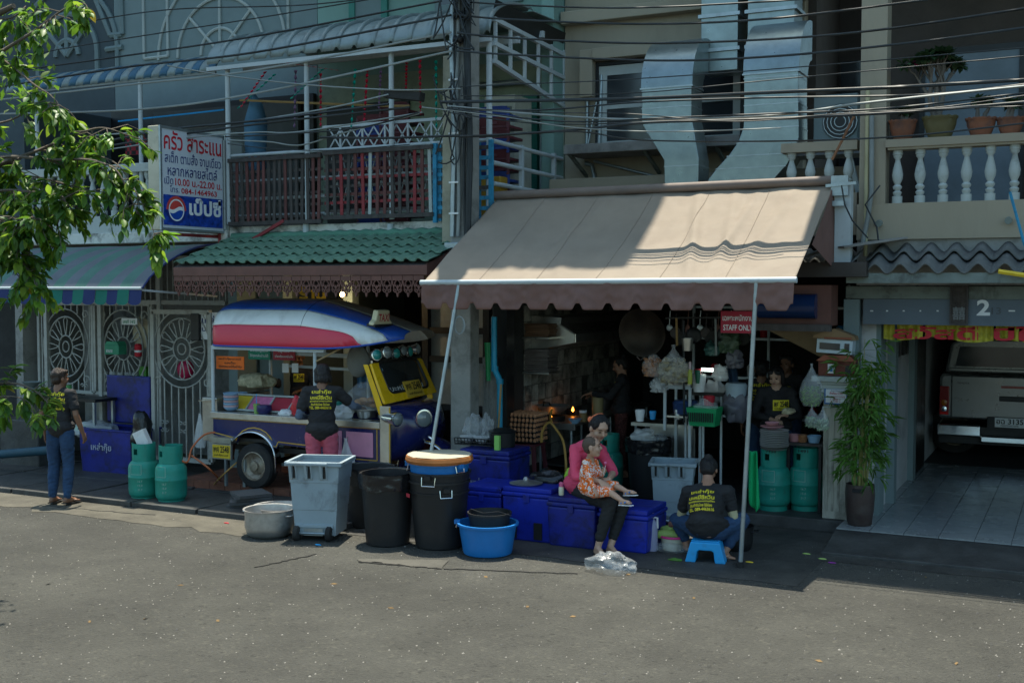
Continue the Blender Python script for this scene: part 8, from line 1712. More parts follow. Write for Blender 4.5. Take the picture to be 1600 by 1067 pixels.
# 8 woman at the right, facing the street
g_ = P(1212, 700, 12.95); person('person facing the street at the right, black top with yellow badge, holding noodles', stand((g_.x, g_.y, .12), rad(188), 1.56, {'elL': (-.26, .02, 1.08), 'wrL': (-.14, .26, 1.10), 'elR': (.26, .02, 1.08), 'wrR': (.02, .22, 1.04), 'hdR': (-.7, .5, 0), 'hdL': (.6, .5, 0)}, headturn=rad(-14), nod=rad(16)), s=.95, skin=SKINF, hairstyle='bob', sleeve='long', badge=(-.06, -.02, .17, .12), seed=10, curl=.8)
nd = crumple(P(1232, 640, 12.72) + V((0, 0, -.05)), (.07, .05, .04), MATS['pale_noodles'], 'noodle_portion', 'pale noodles in the hands of the standing woman', 'noodles', 88)
g_ = P(1229, 700, 13.75); person('dim person with yellow badge standing behind the noodle maker', stand((g_.x, g_.y, .12), rad(175), 1.66, {'wrR': (.12, .2, 1.0), 'wrL': (-.15, .2, 1.0)}, headturn=rad(-10)), s=.98, skin=SKIN2, sleeve='long', hairstyle='short', badge=(.0, .0, .15, .11), seed=12)
g_ = P(1189, 700, 13.5); person('dim person with back turned and yellow shirt print behind the awning pole', stand((g_.x, g_.y, .12), rad(10), 1.60), s=.97, skin=SKIN2, hairstyle='short', print_lines=True, seed=13)
# ================================================================= inside the kitchen
hd = thing('range_hood', 'steel range hood on the left kitchen wall', 'hood', (-5.9, 13.5, 1.9))
MB().prism([(-6.2, 1.78), (-5.6, 1.90), (-5.6, 2.0), (-5.8, 2.12), (-5.8, 2.2), (-6.2, 2.22)], (0, 12.95, 0), (1, 0, 0), (0, 0, 1), (0, 3.2, 0)).build('hood_body', M['steel'], hd)
MB().tube([(-5.6, 12.93, 1.9), (-5.6, 12.93, 2.0), (-5.8, 12.93, 2.12)], .012, 6).build('hood_edge', M['steel'], hd)
wk = thing('big_wok', 'big blackened wok hanging under the kitchen ceiling', 'wok', tuple(P(1003, 520, 13.2))); p = P(1003, 520, 13.2)
MB().lathe([(0, .1), (.12, .085), (.22, .05), (.29, 0), (.3, -.005), (.28, .0), (.21, .06), (.11, .10)], 36, p, Matrix.Rotation(rad(-80), 3, 'X')).build('bowl', mat('sooty_iron', (.06, .045, .035), .45, metal=.5, var=.5, dirt=.5), wk, smooth=50)
MB().tube([p + V((-.05, -.03, -.29)), p + V((0, -.05, -.33)), p + V((.05, -.03, -.29))], .008, 6).build('handle', M['steel'], wk)
cn = thing('cooking_counter', 'steel cooking counter along the left kitchen wall', 'counter', (-5.9, 13.5, .9))
MB().box(-6.15, -5.62, 12.95, 15.8, .86, .90).box(-6.15, -5.60, 12.92, 12.95, .82, .90).build('counter_top', M['steel'], cn, bevel=.004)
for x in (-6.1, -5.68):
 for y in (13.0, 14.3, 15.7): MB().tube([(x, y, .12), (x, y, .86)], .02, 8).build('leg', M['greymetal'], cn)
MB().box(-6.1, -5.68, 13.0, 15.7, .35, .37).build('lower_shelf', M['dark'], cn)
for k, (u_, v_, y_) in enumerate(((866, 655, 13.1), (900, 646, 13.9))):
 p = P(u_, v_, y_); s_ = thing('gas_burner', ('near' if k == 0 else 'far') + ' black gas burner with orange flame on the steel counter', 'burner', (p.x, p.y, .9))
 MB().lathe([(.13, 0), (.14, .06), (.12, .07), (.08, .05), (0, .05)], 18, (p.x, p.y, .9)).build('ring', M['blackmetal'], s_, smooth=40)
 fl = MB().lathe([(.0, 0), (.017, .015), (.013, .035), (0, .07)], 10, (p.x + .02, p.y - .15, .95)); fl.build('flame', mat('flame', (1, .4, .05), .5, emit=(1, .30, .03), estr=6), s_, smooth=60)
p = P(864, 632, 13.1); pw = thing('wok', 'pale stir-fry wok with ear handles on the near burner', 'wok', (p.x, 13.1, .98)); MB().lathe([(0, 0), (.08, .01), (.17, .07), (.21, .12), (.2, .12), (.16, .07), (0, .015)], 28, (p.x, 13.1, .98)).build('bowl', M['alu'], pw, smooth=50)
MB().tube([(p.x - .05, 12.92, 1.09), (p.x - .04, 12.9, 1.15), (p.x + .04, 12.9, 1.15), (p.x + .05, 12.92, 1.09)], .01, 6).build('handle', M['blackmetal'], pw)
p = P(911, 655, 13.2); jr = thing('spice_jar', 'glass jar with white lid at the counter end', 'jar', (p.x, 13.2, .9)); MB().lathe([(.05, 0), (.052, .1), (.04, .11)], 14, (p.x, 13.2, .902)).build('glass', mat('amber_jar', (.25, .17, .07), .3), jr, smooth=40); MB().lathe([(.048, .11), (.048, .14), (0, .141)], 14, (p.x, 13.2, .902)).build('lid', M['white_pl'], jr)
p = P(898, 657, 12.95); tag(MB().lathe([(.04, 0), (.09, .06), (.08, .055)], 18, (p.x, 12.95, .902)).build('bowl', MATS['pale_blue_melamine'], smooth=50), 'tilted pale blue bowl on the kitchen counter', 'bowl')
p = P(934, 645, 13.6); tag(MB().lathe([(.07, 0), (.075, .27), (.065, .25), (.06, .02)], 16, (p.x, 13.6, .9)).build('measuring_jug', mat('cloudy_jug', (.35, .28, .14), .4, alpha=.85), smooth=40), 'cloudy tall jug beside the cook in profile', 'jug')
tag(MB().lathe([(.12, 0), (.14, .25), (.13, .26), (0, .27)], 18, (-5.95, 14.6, .9)).build('stock_pot', M['alu'], smooth=40), 'steel stock pot deep on the kitchen counter', 'pot')
# shelves with trays on the left wall
for (z, lab, n, m) in ((1.98, 'upper stack of brown trays on the left wall shelf', 7, mat('brown_tray', (.16, .09, .05), .7, var=.4)), (1.55, 'lower stack of grey trays on the left wall shelf', 12, mat('grey_brown_tray', (.13, .11, .10), .7, var=.5))):
 t = thing('tray_stack', lab, 'trays', (-6.0, 12.9, z));
 for k in range(n): MB().obox((-6.02 + random.uniform(-.01, .01), 12.85, z + k * .023), (.16, .14, .009), Matrix.Rotation(random.uniform(-.05, .05), 3, 'Z')).build('tray', m, t)
 MB().box(-6.2, -5.84, 12.68, 13.05, z - .035, z - .015).build('shelf_board', M['steel'], t)
# egg trays on a red stool
p = P(832, 745, 11.75); EX = -5.97
rs = thing('plastic_stool', 'dark red plastic stool carrying the egg trays', 'stool', (EX, 12.35, .12))
MB().box(EX - .17, EX + .17, 12.2, 12.52, .69, .72).build('seat', M['chred'], rs, bevel=.01)
for sx in (-1, 1):
 for sy in (-1, 1): MB().bar((EX + sx * .19, 12.36 + sy * .18, .12), (EX + sx * .14, 12.36 + sy * .13, .69), .05, .03).build('leg', M['chred'], rs, bevel=.004)
MB().bar((EX - .17, 12.2, .33), (EX + .17, 12.2, .33), .04, .03).bar((EX + .17, 12.2, .33), (EX + .17, 12.52, .33), .04, .03).build('stretcher', M['chred'], rs)
M['egg'] = mat('brown_egg', (.42, .19, .09), .5, var=.2, scale=3); M['pulp'] = mat('black_pulp_tray', (.035, .035, .036), .9, bump=.6)
em = MB().ell((0, 0, 0), (.021, .021, .028), 10, 8).mesh('egg', M['egg'], smooth=60)
for L_ in range(6):
 z = .73 + L_ * .058; t = thing('egg_tray', 'black tray of brown eggs, ' + ('lowest of the pile on the red stool', 'second from the bottom of the egg pile', 'third from the bottom of the egg pile', 'third from the top of the egg pile', 'second from the top of the egg pile', 'topmost of the egg pile, heaped with eggs')[L_], 'egg tray', (EX, 12.35, z), 0, 'pile of egg trays')
 mb = MB().sheet(lambda u, v: V((EX - .2 + .4 * u, 12.17 + .36 * v, z + .022 + .012 * math.sin(u * 12 * PI) * math.sin(v * 12 * PI))), 36, 36); mb.build('pulp_tray', M['pulp'], t, solid=.004)
 dx = random.uniform(-.01, .01)
 for i in range(8):
  for j in range(8 if L_ == 5 else 1): inst('egg', em, t, Matrix.Translation((EX - .178 + .051 * i + dx, 12.185 + .048 * j, z + .042)))
 if L_ < 5:
  for j in range(1, 7): inst('egg', em, t, Matrix.Translation((EX + .18 + dx, 12.185 + .052 * j, z + .042)))
hose([P(846, 690, 12.0), P(848, 672, 12.2), P(858, 660, 12.4), P(870, 672, 12.4), P(880, 690, 12.3), P(884, 720, 12.2), P(884, 750, 12.2)], .016, M['yellowhose'], 'ochre gas hose arching beside the cooking counter')
hose([P(862, 640, 12.7), P(860, 650, 12.6), P(862, 662, 12.5)], .016, M['yellowhose'], 'short ochre hose end on the near burner tap')
# columns, pipes at the kitchen's left edge
bp_ = thing('blue_water_pipe', 'bright blue water pipe with bends beside the kitchen entrance', 'pipe', tuple(P(775, 700, 11.9)))
MB().tube([P(772, 495, 11.85), P(772, 570, 11.85), P(774, 580, 11.85), P(780, 592, 11.85), P(781, 600, 11.85), P(781, 690, 11.85)], .034, 12).build('pipe', mat('bright_blue_pvc', (.01, .28, .45), .35), bp_, smooth=50)
for v_ in (580, 600): MB().lathe([(.042, 0), (.042, .06)], 14, P(773 if v_ == 580 else 781, v_, 11.85)).build('coupling', MATS['bright_blue_pvc'], bp_)
tag(MB().tube([P(783, 600, 11.75), P(778, 680, 11.75)], .012, 6).build('bamboo_stick', mat('bamboo', (.35, .22, .08), .6)), 'bamboo stick leaning on the blue water pipe', 'stick')
fc = thing('concrete_column', 'pale fluted concrete column behind the blue water pipe', 'column', tuple(P(764, 700, 12.1))); a, c = P(754, 600, 12.0), P(771, 600, 12.0)
MB().box(a.x, c.x, 12.0, 12.15, .05, 1.75).build('shaft', M['gravel_wall'], fc)
for k in range(3): MB().box(a.x + .02 + k * .045, a.x + .035 + k * .045, 11.99, 12.0, .2, 1.6).build('flute', M['gravel_wall'], fc)
tag(MB().sheet(lambda u, v: P(757 + 8 * u + 3 * v * (1 - u), 535 + 60 * v, 11.9) + V((0, .02 * math.sin(u * 8), 0)), 4, 8).build('green_strip', mat('green_foil_strip', (.02, .35, .12), .4), solid=.004), 'thin green strip hanging beside the concrete column', 'strip')
# black bin, tables, racks on the right of the kitchen
g_ = P(1013, 770, 12.75); g_.z = .12; rbin('kitchen_bin', 'big black bin with crumpled bags on top inside the kitchen front', g_, .21, .255, .68, M['black'], liner=M['blackfilm'])
crumple(V((g_.x - .05, g_.y - .05, .76)), (.14, .12, .09), M['film2'], 'plastic_bag', 'crumpled clear bag on the left of the kitchen bin', 'bag', 91); crumple(V((g_.x + .14, g_.y - .02, .76)), (.09, .1, .06), M['film'], 'plastic_bag', 'smaller clear bag on the right of the kitchen bin', 'bag', 92)
tb = thing('prep_table', 'stainless prep table behind the grey wheeled bin', 'table', tuple(P(1040, 700, 12.6))); a, c = P(986, 660, 13.1), P(1082, 668, 13.1)
MB().box(a.x, c.x, 13.1, 13.6, .90, .94).build('table_top', M['steel'], tb)
MB().box(P(1015, 690, 13.2).x, c.x, 13.2, 13.22, .45, .89).build('back_panel', M['steel'], tb)
for x in (a.x + .05, c.x - .04): MB().tube([(x, 13.13, .12), (x, 13.13, .9)], .018, 8).build('leg', M['greymetal'], tb); MB().tube([(x, 13.55, .12), (x, 13.55, .9)], .018, 8).build('leg', M['greymetal'], tb)
rk = thing('steel_rack', 'tall steel rack frame at the middle of the kitchen front', 'rack', tuple(P(1060, 720, 12.3)))
xa, xb = P(1039, 650, 12.55).x, P(1078, 650, 12.55).x
for x in (xa, xb):
 MB().bar((x, 12.55, .12 if x == xb else .94), (x, 12.55, 1.44), .03).build('upright', M['whitemetal'], rk); MB().bar((x, 12.95, .12), (x, 12.95, 1.44), .03).build('upright', M['whitemetal'], rk)
MB().bar((xa, 12.55, 1.44), (xb, 12.55, 1.44), .04).bar((xa, 12.95, 1.44), (xb, 12.95, 1.44), .04).build('cross_bar', M['whitemetal'], rk); MB().box(xa, xb, 12.55, 12.95, 1.09, 1.11).box(xa, xb, 12.55, 12.95, 1.46, 1.48).build('rack_shelf', M['steel'], rk)
tag(MB().lathe([(.1, 0), (.14, .02), (.15, .13), (.155, .14), (.13, .17), (0, .18)], 22, ((xa + xb) / 2 + .05, 12.7, 1.111)).build('blue_pot', mat('blue_enamel', (.03, .06, .16), .3), smooth=40), 'lidded blue enamel pot in the steel rack', 'pot')
lt2 = thing('dark_table', 'dark narrow table behind the steel rack', 'table', tuple(P(1110, 650, 13.0))); a, c = P(1075, 597, 13.0), P(1138, 590, 13.0)
MB().box(a.x, c.x, 12.8, 13.4, 1.33, 1.37).build('table_top', M['blackmetal'], lt2)
for x in (a.x + .03, c.x - .03, (a.x + c.x) / 2): MB().tube([(x, 12.83, .12), (x, 12.83, 1.33)], .014, 8).build('leg', M['whitemetal'], lt2)
gbk = thing('green_basket', 'bright green plastic basket of bags hung on the dark table', 'basket', tuple(P(1100, 660, 12.5))); q = P(1101, 664, 12.35)
mb = MB()
sq = lambda w, d, z: [(q.x - w, 12.35 - d, q.z + z), (q.x + w, 12.35 - d, q.z + z), (q.x + w, 12.35 + d, q.z + z), (q.x - w, 12.35 + d, q.z + z)]
mb.add(sq(.14, .1, 0) + sq(.17, .13, .2), [(3, 2, 1, 0)] + [(k, (k + 1) % 4, 4 + (k + 1) % 4, 4 + k) for k in range(4)]).build('body', mat('bright_green_plastic', (.01, .28, .10), .4, var=.1), gbk, solid=.008)
for k in range(12): MB().box(q.x - .15 + k * .025, q.x - .138 + k * .025, 12.2, 12.208, q.z + .05, q.z + .15).build('slot', M['ink'], gbk)
crumple(V((q.x + .02, 12.35, q.z + .1)), (.13, .1, .1), M['film'], 'plastic_bag', 'clear bag heaped in the green basket', 'bag', 93)
crumple(V((q.x + .28, 12.6, q.z + .02)), (.14, .12, .2), mat('grey_bag', (.10, .10, .12), .35), 'hanging_bag', 'dark grey bag bulging right of the green basket', 'bag', 94)
for (u0, v0, r, m, lab, sd) in ((1019, 585, (.11, .1, .125), 'sausage', 'round bag of orange brown sausages hanging at the rack', 1), (1052, 595, (.20, .13, .16), 'noodle', 'big clear bag of pale noodles on the rack', 2), (1030, 610, (.10, .09, .09), 'white', 'small white bag hanging below the sausage bag', 3)):
 p = P(u0, v0, 12.2); t = thing('food_bag', lab, 'bag', tuple(p)); mm = {'sausage': mat('orange_brown_food', (.32, .14, .06), .5, var=.5, scale=30), 'noodle': mat('cream_noodles', (.27, .23, .14), .6, var=.6, scale=30), 'white': mat('white_food', (.40, .40, .38), .5, var=.4, scale=20)}[m]
 crumple(p + V((0, 0, -.02)), tuple(x * .88 for x in r), mm, 'contents', None, None, sd + 60, parent=t, amp=.5, subdiv=(30, 20), freq=20); crumple(p + V((0, 0, -.02)), r, M['film'], 'bag_film', None, None, sd + 70, parent=t, amp=.3)
 if m == 'noodle': MB().lathe([(.13, .0), (.06, .08), (.015, .14), (.03, .18)], 14, p + V((0, 0, .22))).build('bag_neck', M['film'], t, smooth=50)
sb = thing('sauce_bottle', 'yellow green sauce bottle with pink tip on the rack', 'bottle', tuple(P(1078, 600, 12.15))); p = P(1078, 600, 12.15); MB().lathe([(.025, 0), (.027, .12), (.012, .16), (.01, .18)], 12, p).build('bottle', mat('mustard_green', (.35, .38, .03), .3), sb, smooth=40); MB().lathe([(.012, .16), (.014, .24), (0, .25)], 10, p).build('cap', mat('pale_pink_cap', (.55, .40, .40), .4), sb)
tag(MB().lathe([(.02, 0), (.035, .14), (.03, .15)], 12, P(1090, 599, 12.5)).build('green_cup', mat('deep_green_cup', (.02, .16, .08), .3), smooth=40), 'deep green cup beside the sauce bottle', 'cup')
bkt = thing('steel_bucket', 'small steel bucket hanging above the food bags', 'bucket', tuple(P(1074, 548, 12.4))); p = P(1074, 548, 12.4); MB().lathe([(.05, 0), (.065, .14), (.06, .14), (.045, .01)], 18, p).build('body', M['steel'], bkt, smooth=40); MB().tube([p + V((-.065, 0, .14)), p + V((0, 0, .24)), p + V((.065, 0, .14))], .005, 6).build('handle', M['cable'], bkt)
for k, (u_, v0, v1, m, lab) in enumerate(((1057, 497, 540, 'bamboo', 'wooden handle of a tool hanging from the kitchen ceiling'), (1118, 498, 555, 'cablegrey', 'pale rod hanging right of the tools'), (1068, 500, 660, 'cable', 'dark hose hanging in front of the rack'))):
 tag(MB().tube([P(u_, v0, 12.5), P(u_ + 1, v1, 12.5)], .013, 6).build('hanging_rod', MATS['bamboo'] if m == 'bamboo' else M[m]), lab, 'rod')
rnd = random.Random(9)
cl_names = [('cloudy bag of dark herbs hanging high in the kitchen', 'bag', 1140, 535, .12, mat('herb_bag', (.05, .08, .05), .3, var=.5)), ('grey plastic bag hanging deep in the kitchen right', 'bag', 1148, 562, .10, mat('grey_bag', (.10, .10, .12), .35)), ('pale bag on the dark table end', 'bag', 1125, 583, .09, M['film2']), ('white sack hanging under the dark table', 'sack', 1118, 612, .12, mat('white_sack', (.4, .4, .4), .7)), ('dark green bag above the dark table', 'bag', 1112, 545, .08, mat('green_bag', (.03, .09, .08), .4))]
for i, (lab, cat_, u_, v_, r, m) in enumerate(cl_names): crumple(P(u_, v_, 12.9) + V((0, 0, -r)), (r, r * .7, r * 1.1), m, 'hanging_bag', lab, cat_, 100 + i, amp=.5)
ap = MB().sheet(lambda u, v: P(1136 + 14 * u + 10 * v, 568 + 90 * v, 13.1) + V((0, .03 * math.sin(u * 9), 0)), 8, 10); tag(ap.build('apron', mat('blue_apron', (.03, .06, .11), .9), solid=.004), 'dark blue apron hanging behind the dark table', 'apron')
for i, (u_, lab) in enumerate(((1100, 'left of three upper pans on the back rack'), (1130, 'middle of three upper pans on the back rack'), (1160, 'right of three upper pans on the back rack'))):
 p = P(u_, 520 + 6 * i, 14.5); tag(MB().lathe([(0, 0), (.12, .01), (.14, .07), (.13, .07), (.11, .02)], 20, p).build('pan', M['alu'], smooth=50), lab, 'pan')
ut = [('ladle', (.04, .01, .04), 'greymetal'), ('sieve', (.07, .02, .07), 'wooddk'), ('small pan', (.09, .025, .09), 'dark'), ('spatula', (.03, .008, .07), 'brown'), ('iron pan', (.10, .03, .10), 'blackmetal')]
for i in range(14):
 nm, r, m = ut[i % 5]; u_ = 1046 + i * 9.5; v_ = 512 + (i * 37 % 5) * 4; p = P(u_, v_, 13.0); o_ = MB().ell(p, r, 14, 8).bar(p + V((0, 0, r[2] * .8)), p + V((.01, 0, r[2] + .16)), .008)
 tag(o_.build('hanging_' + nm.replace(' ', '_'), M[m], smooth=50), nm + ' hanging ' + ('at the far left', 'second from the left', 'third from the left', 'fourth from the left', 'fifth from the left', 'sixth from the left', 'seventh from the left', 'seventh from the right', 'sixth from the right', 'fifth from the right', 'fourth from the right', 'third from the right', 'second from the right', 'at the far right')[i] + ' of the utensil row', nm, 'utensils hanging in the kitchen')
tag(MB().bar(P(1040, 497, 13.0), P(1180, 496, 13.0), .02).build('utensil_rail', M['blackmetal']), 'steel rail the utensils hang from', 'rail')
for i, (u_, v_, h_, m, lab) in enumerate(((1092, 612, .2, 'white_pl', 'white tub under the dark table'), (1108, 640, .16, 'redink', 'red jar low behind the green basket'), (1060, 655, .12, 'alu', 'small steel pot on the prep table'), (1000, 658, .14, 'white_pl', 'white jar at the left of the prep table'), (1020, 655, .1, 'skyblue', 'blue dish on the prep table'), (1090, 590, .1, 'redink', 'red tin beside the lit tube'), (1150, 640, .3, 'greybin', 'grey bucket on the floor behind the apron'))):
 tag(MB().lathe([(h_ * .3, 0), (h_ * .42, h_ * .9), (h_ * .36, h_), (0, h_)], 16, P(u_, v_, 12.62)).build('container', M[m], smooth=40), lab, 'container')
brk = thing('back_rack', 'dim steel shelving along the kitchen back wall', 'shelving', (-4, 14.6, .12))
for z in (.9, 1.4, 1.9, 2.3): MB().box(-4.6, -2.6, 14.45, 14.85, z, z + .03).build('rack_shelf', M['greymetal'], brk)
for x in (-4.58, -3.6, -2.62): MB().bar((x, 14.45, .12), (x, 14.45, 2.6), .03).build('upright', M['whitemetal'], brk)
for i in range(12):
 x = -4.5 + i * .16; zz = (.93, 1.43, 1.93)[i % 3]; tag(MB().lathe([(.05, 0), (.055, .1 + .02 * (i % 3)), (.03, .13 + .02 * (i % 3))], 12, (x, 14.6, zz + .001)).build('storage_jar', (M['white_pl'], M['redink'], M['alu'], M['skyblue'])[i % 4], smooth=40), ('white', 'red', 'metal', 'sky blue')[i % 4] + ' jar on the ' + ('lowest', 'middle', 'top')[i % 3] + ' board of the dim kitchen shelving', 'jar', 'storage jars on the back shelving')
mir = MB().box(P(1096, 580, 12.6).x, P(1114, 578, 12.6).x, 12.6, 12.61, P(1100, 580, 12.6).z, P(1100, 575, 12.6).z); tag(mir.build('tube_lamp', mat('lit_tube', (.8, 1, .9), .5, emit=(.8, 1, .92), estr=3)), 'short lit fluorescent tube above the dark table', 'lamp')
ss = board('staff_sign', 'red STAFF ONLY sign with Thai line hanging behind the awning pole', 1126, 486, 1178, 520, 11.0, mat('crimson_sign', (.38, .012, .04), .45), [('เฉพาะพนักงาน', .06, .56, .97, .84), ('STAFF ONLY', .08, .12, .97, .38)], M['whiteink'])
# plates, bowls and tray over the gas cylinders
g_ = P(1208, 700, 12.45); pls = thing('plate_stack', 'tall stack of white plates with pink ones on the gas cylinder', 'plates', (g_.x, 12.45, .82))
MB().lathe([(.14, 0), (.15, .02), (0, .021)], 24, (g_.x, 12.5, .81)).build('base_tray', M['steel'], pls)
for k in range(10): MB().lathe([(.07, 0), (.155, .016), (.158, .02), (.07, .006)], 28, (g_.x + random.uniform(-.004, .004), 12.5, .832 + k * .019)).build('plate', M['white_pl'], pls, smooth=40)
for k, dz in enumerate((.20, .24)): MB().lathe([(.05, 0), (.13 - .05 * k, .03), (.125 - .05 * k, .035), (.05, .008)], 24, (g_.x - .02, 12.48, .832 + dz)).build('pink_plate', mat('rose_plastic', (.6, .28, .30), .4), pls, smooth=40)
ta = thing('tray_table', 'dark tray table carrying bowls beside the plate stack', 'table', tuple(P(1258, 700, 12.6))); a, c = P(1228, 700, 12.7), P(1286, 700, 12.7)
MB().box(a.x, c.x, 12.65, 13.0, .84, .87).build('table_top', M['wooddk'], ta)
for x in (a.x + .03, c.x - .03): MB().bar((x, 12.7, .12), (x, 12.7, .84), .03).build('leg', M['blackmetal'], ta)
for (u_, m, lab, r) in ((1241, mat('rose_plastic', (.6, .28, .30), .4), 'pink bowl on the tray table', .07), (1254, MATS['orange_brown_food'], 'brown bowl between the pink and blue bowls', .06), (1272, MATS['pale_blue_melamine'], 'pale blue tub at the right of the tray table', .08)):
 tag(MB().lathe([(r * .7, 0), (r, .08), (r * .92, .08), (r * .6, .01)], 18, (P(u_, 690, 12.75).x, 12.75, .872)).build('bowl', m, smooth=40), lab, 'bowl')
gc_ = MB().sheet(lambda u, v: P(1169 + 15 * u + 3 * v * u, 705 + (95 - 25 * abs(u - .7)) * v, 10.45) + V((0, .025 * math.sin(u * 11 + v * 2), 0)), 16, 12); tag(gc_.build('green_cloth', mat('vivid_green_cloth', (.0, .38, .13), .8, var=.1, translucent=.2), smooth=60, solid=.004), 'vivid green cloth tied to the awning pole', 'cloth')
tag(MB().lathe([(.0, 0), (.03, .0), (.03, .03), (0, .03)], 8, P(735, 466, 12.0)).build('ceiling_hook', M['blackmetal']), 'small black hook under the carved eave', 'hook')
# ================================================================= tree at the left, reaching into the picture
te = thing('leafy_tree', 'green leafy tree whose branches hang into the left of the view', 'tree', (-8.6, 5.9, 0))
M['tbark'] = mat('brown_bark', (.10, .08, .06), .9, var=.3, bump=.8)
M['tleaf'] = mat('fresh_leaf', (.11, .22, .02), .42, var=.6, scale=4, spec=.5, translucent=.55); M['tleafy'] = mat('yellow_leaf', (.30, .24, .03), .5, var=.3, translucent=.4)
MB().tube([(-8.6, 5.9, 0), (-8.5, 5.95, 1.2), (-8.45, 5.9, 2.4), (-8.3, 5.8, 3.6), (-8.2, 5.7, 4.8), (-8.1, 5.7, 6.2)], [.19, .16, .14, .12, .09, .05], 12).build('trunk', M['tbark'], te, smooth=60)
rnd = random.Random(21)
br = MB(); leafpos = []
def spray(pts, y0, y1, r, n_tw, dens):
 q = [P(u, v, y0 + (y1 - y0) * i / (len(pts) - 1)) for i, (u, v) in enumerate(pts)]
 sm = []
 for i in range(len(q) - 1):
  p0, p1, p2, p3 = q[max(0, i - 1)], q[i], q[i + 1], q[min(len(q) - 1, i + 2)]
  for t in range(6): t /= 6; sm.append(.5 * ((2 * p1) + (p2 - p0) * t + (2 * p0 - 5 * p1 + 4 * p2 - p3) * t * t + (3 * p1 - p0 - 3 * p2 + p3) * t ** 3))
 sm.append(q[-1]); n = len(sm); br.tube(sm, [r * (1 - .85 * i / n) for i in range(n)], 6)
 for k in range(n_tw):
  i = rnd.randrange(2, n); c = sm[i]; d = V((rnd.uniform(-.7, 1), rnd.uniform(-.8, .8), rnd.uniform(-.9, .35))).normalized(); L_ = rnd.uniform(.10, .32) * dens
  e = c + d * L_ + V((0, 0, -L_ * .25)); m_ = c + d * L_ * .55; br.tube([c, m_, e], [.004, .003, .0015], 4)
  for t in range(rnd.randint(9, 14)): f = rnd.uniform(.25, 1); leafpos.append((c.lerp(e, f), d))
  leafpos.append((e, d))
S_ = lambda v_: v_
# main limbs from the trunk
br.tube([(-8.4, 5.85, 3.0), (-7.2, 5.6, 3.35), (-6.4, 5.45, 3.45)], [.07, .04, .02], 8); br.tube([(-8.2, 5.8, 4.0), (-7.3, 5.7, 4.4), (-6.6, 5.6, 4.5)], [.06, .035, .018], 8); br.tube([(-8.5, 5.9, 1.5), (-7.4, 5.5, 1.75), (-6.8, 5.3, 1.9)], [.05, .03, .015], 8)
spray([(-60, 120), (20, 70), (60, 45), (100, 15), (130, 5)], 5.5, 5.5, .014, 16, .7)
spray([(-60, 60), (0, 90), (50, 130), (80, 150), (92, 165)], 5.5, 5.4, .010, 10, .7)
spray([(-60, 200), (10, 190), (50, 170), (85, 160)], 5.6, 5.6, .010, 7, .6)
spray([(-80, 300), (-20, 265), (60, 235), (120, 210), (160, 200), (195, 210)], 5.4, 5.6, .016, 26, .9)
spray([(-60, 250), (20, 245), (80, 250), (140, 250), (180, 265), (200, 300), (215, 335)], 5.3, 5.5, .014, 28, .85)
spray([(-80, 330), (-10, 300), (50, 300), (100, 310), (90, 350), (85, 385)], 5.3, 5.3, .012, 30, .8)
spray([(60, 235), (130, 240), (180, 255), (212, 300), (236, 350), (246, 390)], 5.5, 5.5, .007, 16, .45)
spray([(-80, 400), (-20, 390), (20, 400), (50, 430), (60, 450)], 5.2, 5.2, .010, 26, .75)
spray([(-60, 350), (0, 345), (30, 380), (20, 430)], 5.2, 5.2, .008, 20, .7)
spray([(-60, 610), (-10, 600), (30, 600), (60, 615), (75, 630)], 5.0, 5.0, .010, 14, .55)
spray([(-60, 640), (0, 620), (40, 625), (60, 650)], 4.9, 4.9, .006, 6, .45)
spray([(-80, 270), (-20, 280), (40, 275), (90, 285), (150, 300)], 5.4, 5.5, .012, 34, .9)
spray([(-80, 320), (-20, 335), (30, 340), (70, 345)], 5.1, 5.2, .010, 34, .95)
spray([(-60, 20), (10, 30), (40, 10)], 5.6, 5.6, .010, 12, .8)
br.build('branch', M['tbark'], te, smooth=60)
def leaf(curve, w=.5):
 mb = MB(); n = 6
 prof = [0, .55, .9, 1, .85, .5, 0]
 vs = []
 for i in range(n + 1):
  y = i / n; z = -curve * y * y; ww = w * .5 * prof[i]
  vs += [(-ww, y, z + ww * .35), (0, y, z), (ww, y, z + ww * .35)]
 fs = []
 for i in range(n):
  a = 3 * i; fs += [(a, a + 1, a + 4, a + 3), (a + 1, a + 2, a + 5, a + 4)]
 mb.add(vs, fs); return mb
vars_ = [leaf(.15, .46), leaf(.3, .5), leaf(.05, .42), leaf(.45, .48)]
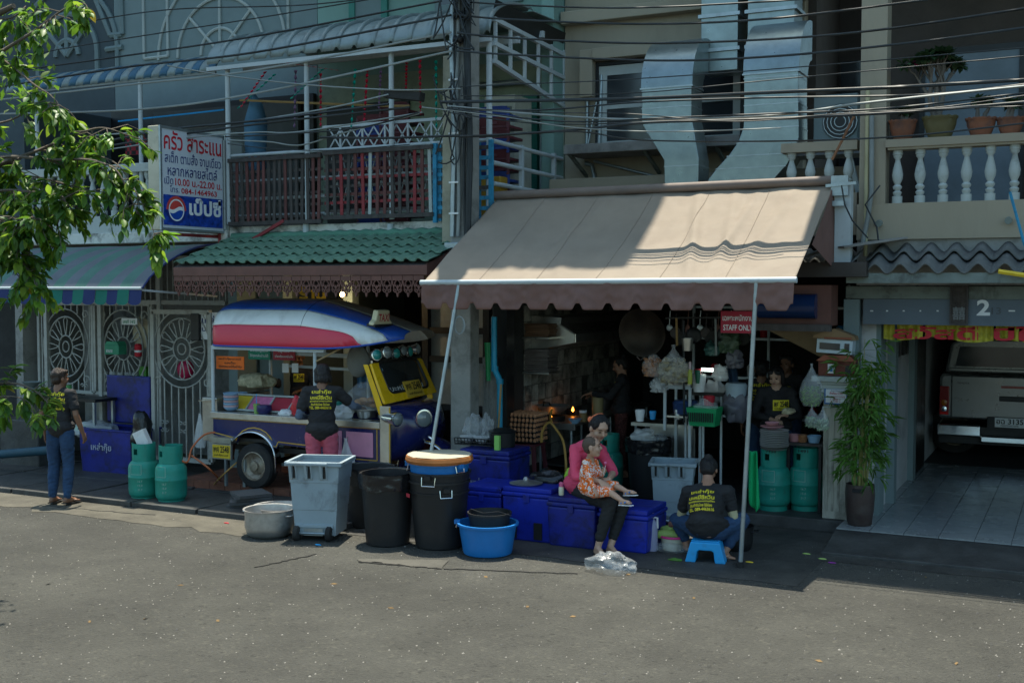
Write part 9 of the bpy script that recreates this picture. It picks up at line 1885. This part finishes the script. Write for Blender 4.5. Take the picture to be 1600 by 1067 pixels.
lms = [v_.mesh('leaf', M['tleaf'], smooth=70) for v_ in vars_]; lmy = vars_[1].mesh('leaf', M['tleafy'], smooth=70)
lm2 = [vars_[i].mesh('leaf', m_, smooth=70) for i, m_ in ((0, mat('dark_leaf', (.05, .13, .02), .4, var=.3, translucent=.35)), (3, mat('lime_leaf', (.22, .33, .03), .45, var=.3, translucent=.6)))]; lms = lms + lm2 + [lm2[1]]
stuff = MB(); ninst = 0; order = list(range(len(leafpos))); rnd.shuffle(order)
for idx in order:
 c, d = leafpos[idx]; L_ = rnd.uniform(.055, .105); q = (V(d) * .6 + V((rnd.uniform(-.7, .7), rnd.uniform(-.7, .7), rnd.uniform(-1.1, .2)))).normalized()
 X_ = q.cross(V((rnd.uniform(-.4, .4), rnd.uniform(-.4, .4), 1))).normalized(); Z_ = X_.cross(q); R3 = Matrix((X_, q, Z_)).transposed()
 M4 = Matrix.Translation(c) @ R3.to_4x4() @ Matrix.Scale(L_, 4)
 vi = rnd.randrange(4)
 if ninst < 300: inst('leaf', lmy if rnd.random() < .05 else rnd.choice(lms), te, M4); ninst += 1
 else: stuff.k = rnd.choice((0, 0, 1, 1, 2)); stuff.add([M4 @ V(p) for p in vars_[vi].v], vars_[vi].f)
stuff.build('foliage', [M['tleaf'], MATS['dark_leaf'], MATS['lime_leaf']], te, kind='stuff', smooth=70)
# crown above the trunk, out of the frame
cr = MB()
for k in range(2600):
 a = rnd.random() * 2 * PI; rr = 1.6 * rnd.random() ** .5; c = V((-8.9 + rr * math.cos(a) * .9, 6.0 + rr * math.sin(a), 5.2 + rnd.uniform(-1.1, 1.3)))
 L_ = rnd.uniform(.06, .11); R3 = Matrix.Rotation(rnd.random() * 6.3, 3, 'Z') @ Matrix.Rotation(rnd.uniform(-1.3, .3), 3, 'X'); cr.add([c + R3 @ (V(p) * L_) for p in ((-.0, 0, 0), (.24, .5, 0), (0, 1, -.2), (-.24, .5, 0))], [(0, 1, 2, 3)])
cr.build('foliage', M['tleaf'], te, kind='stuff')
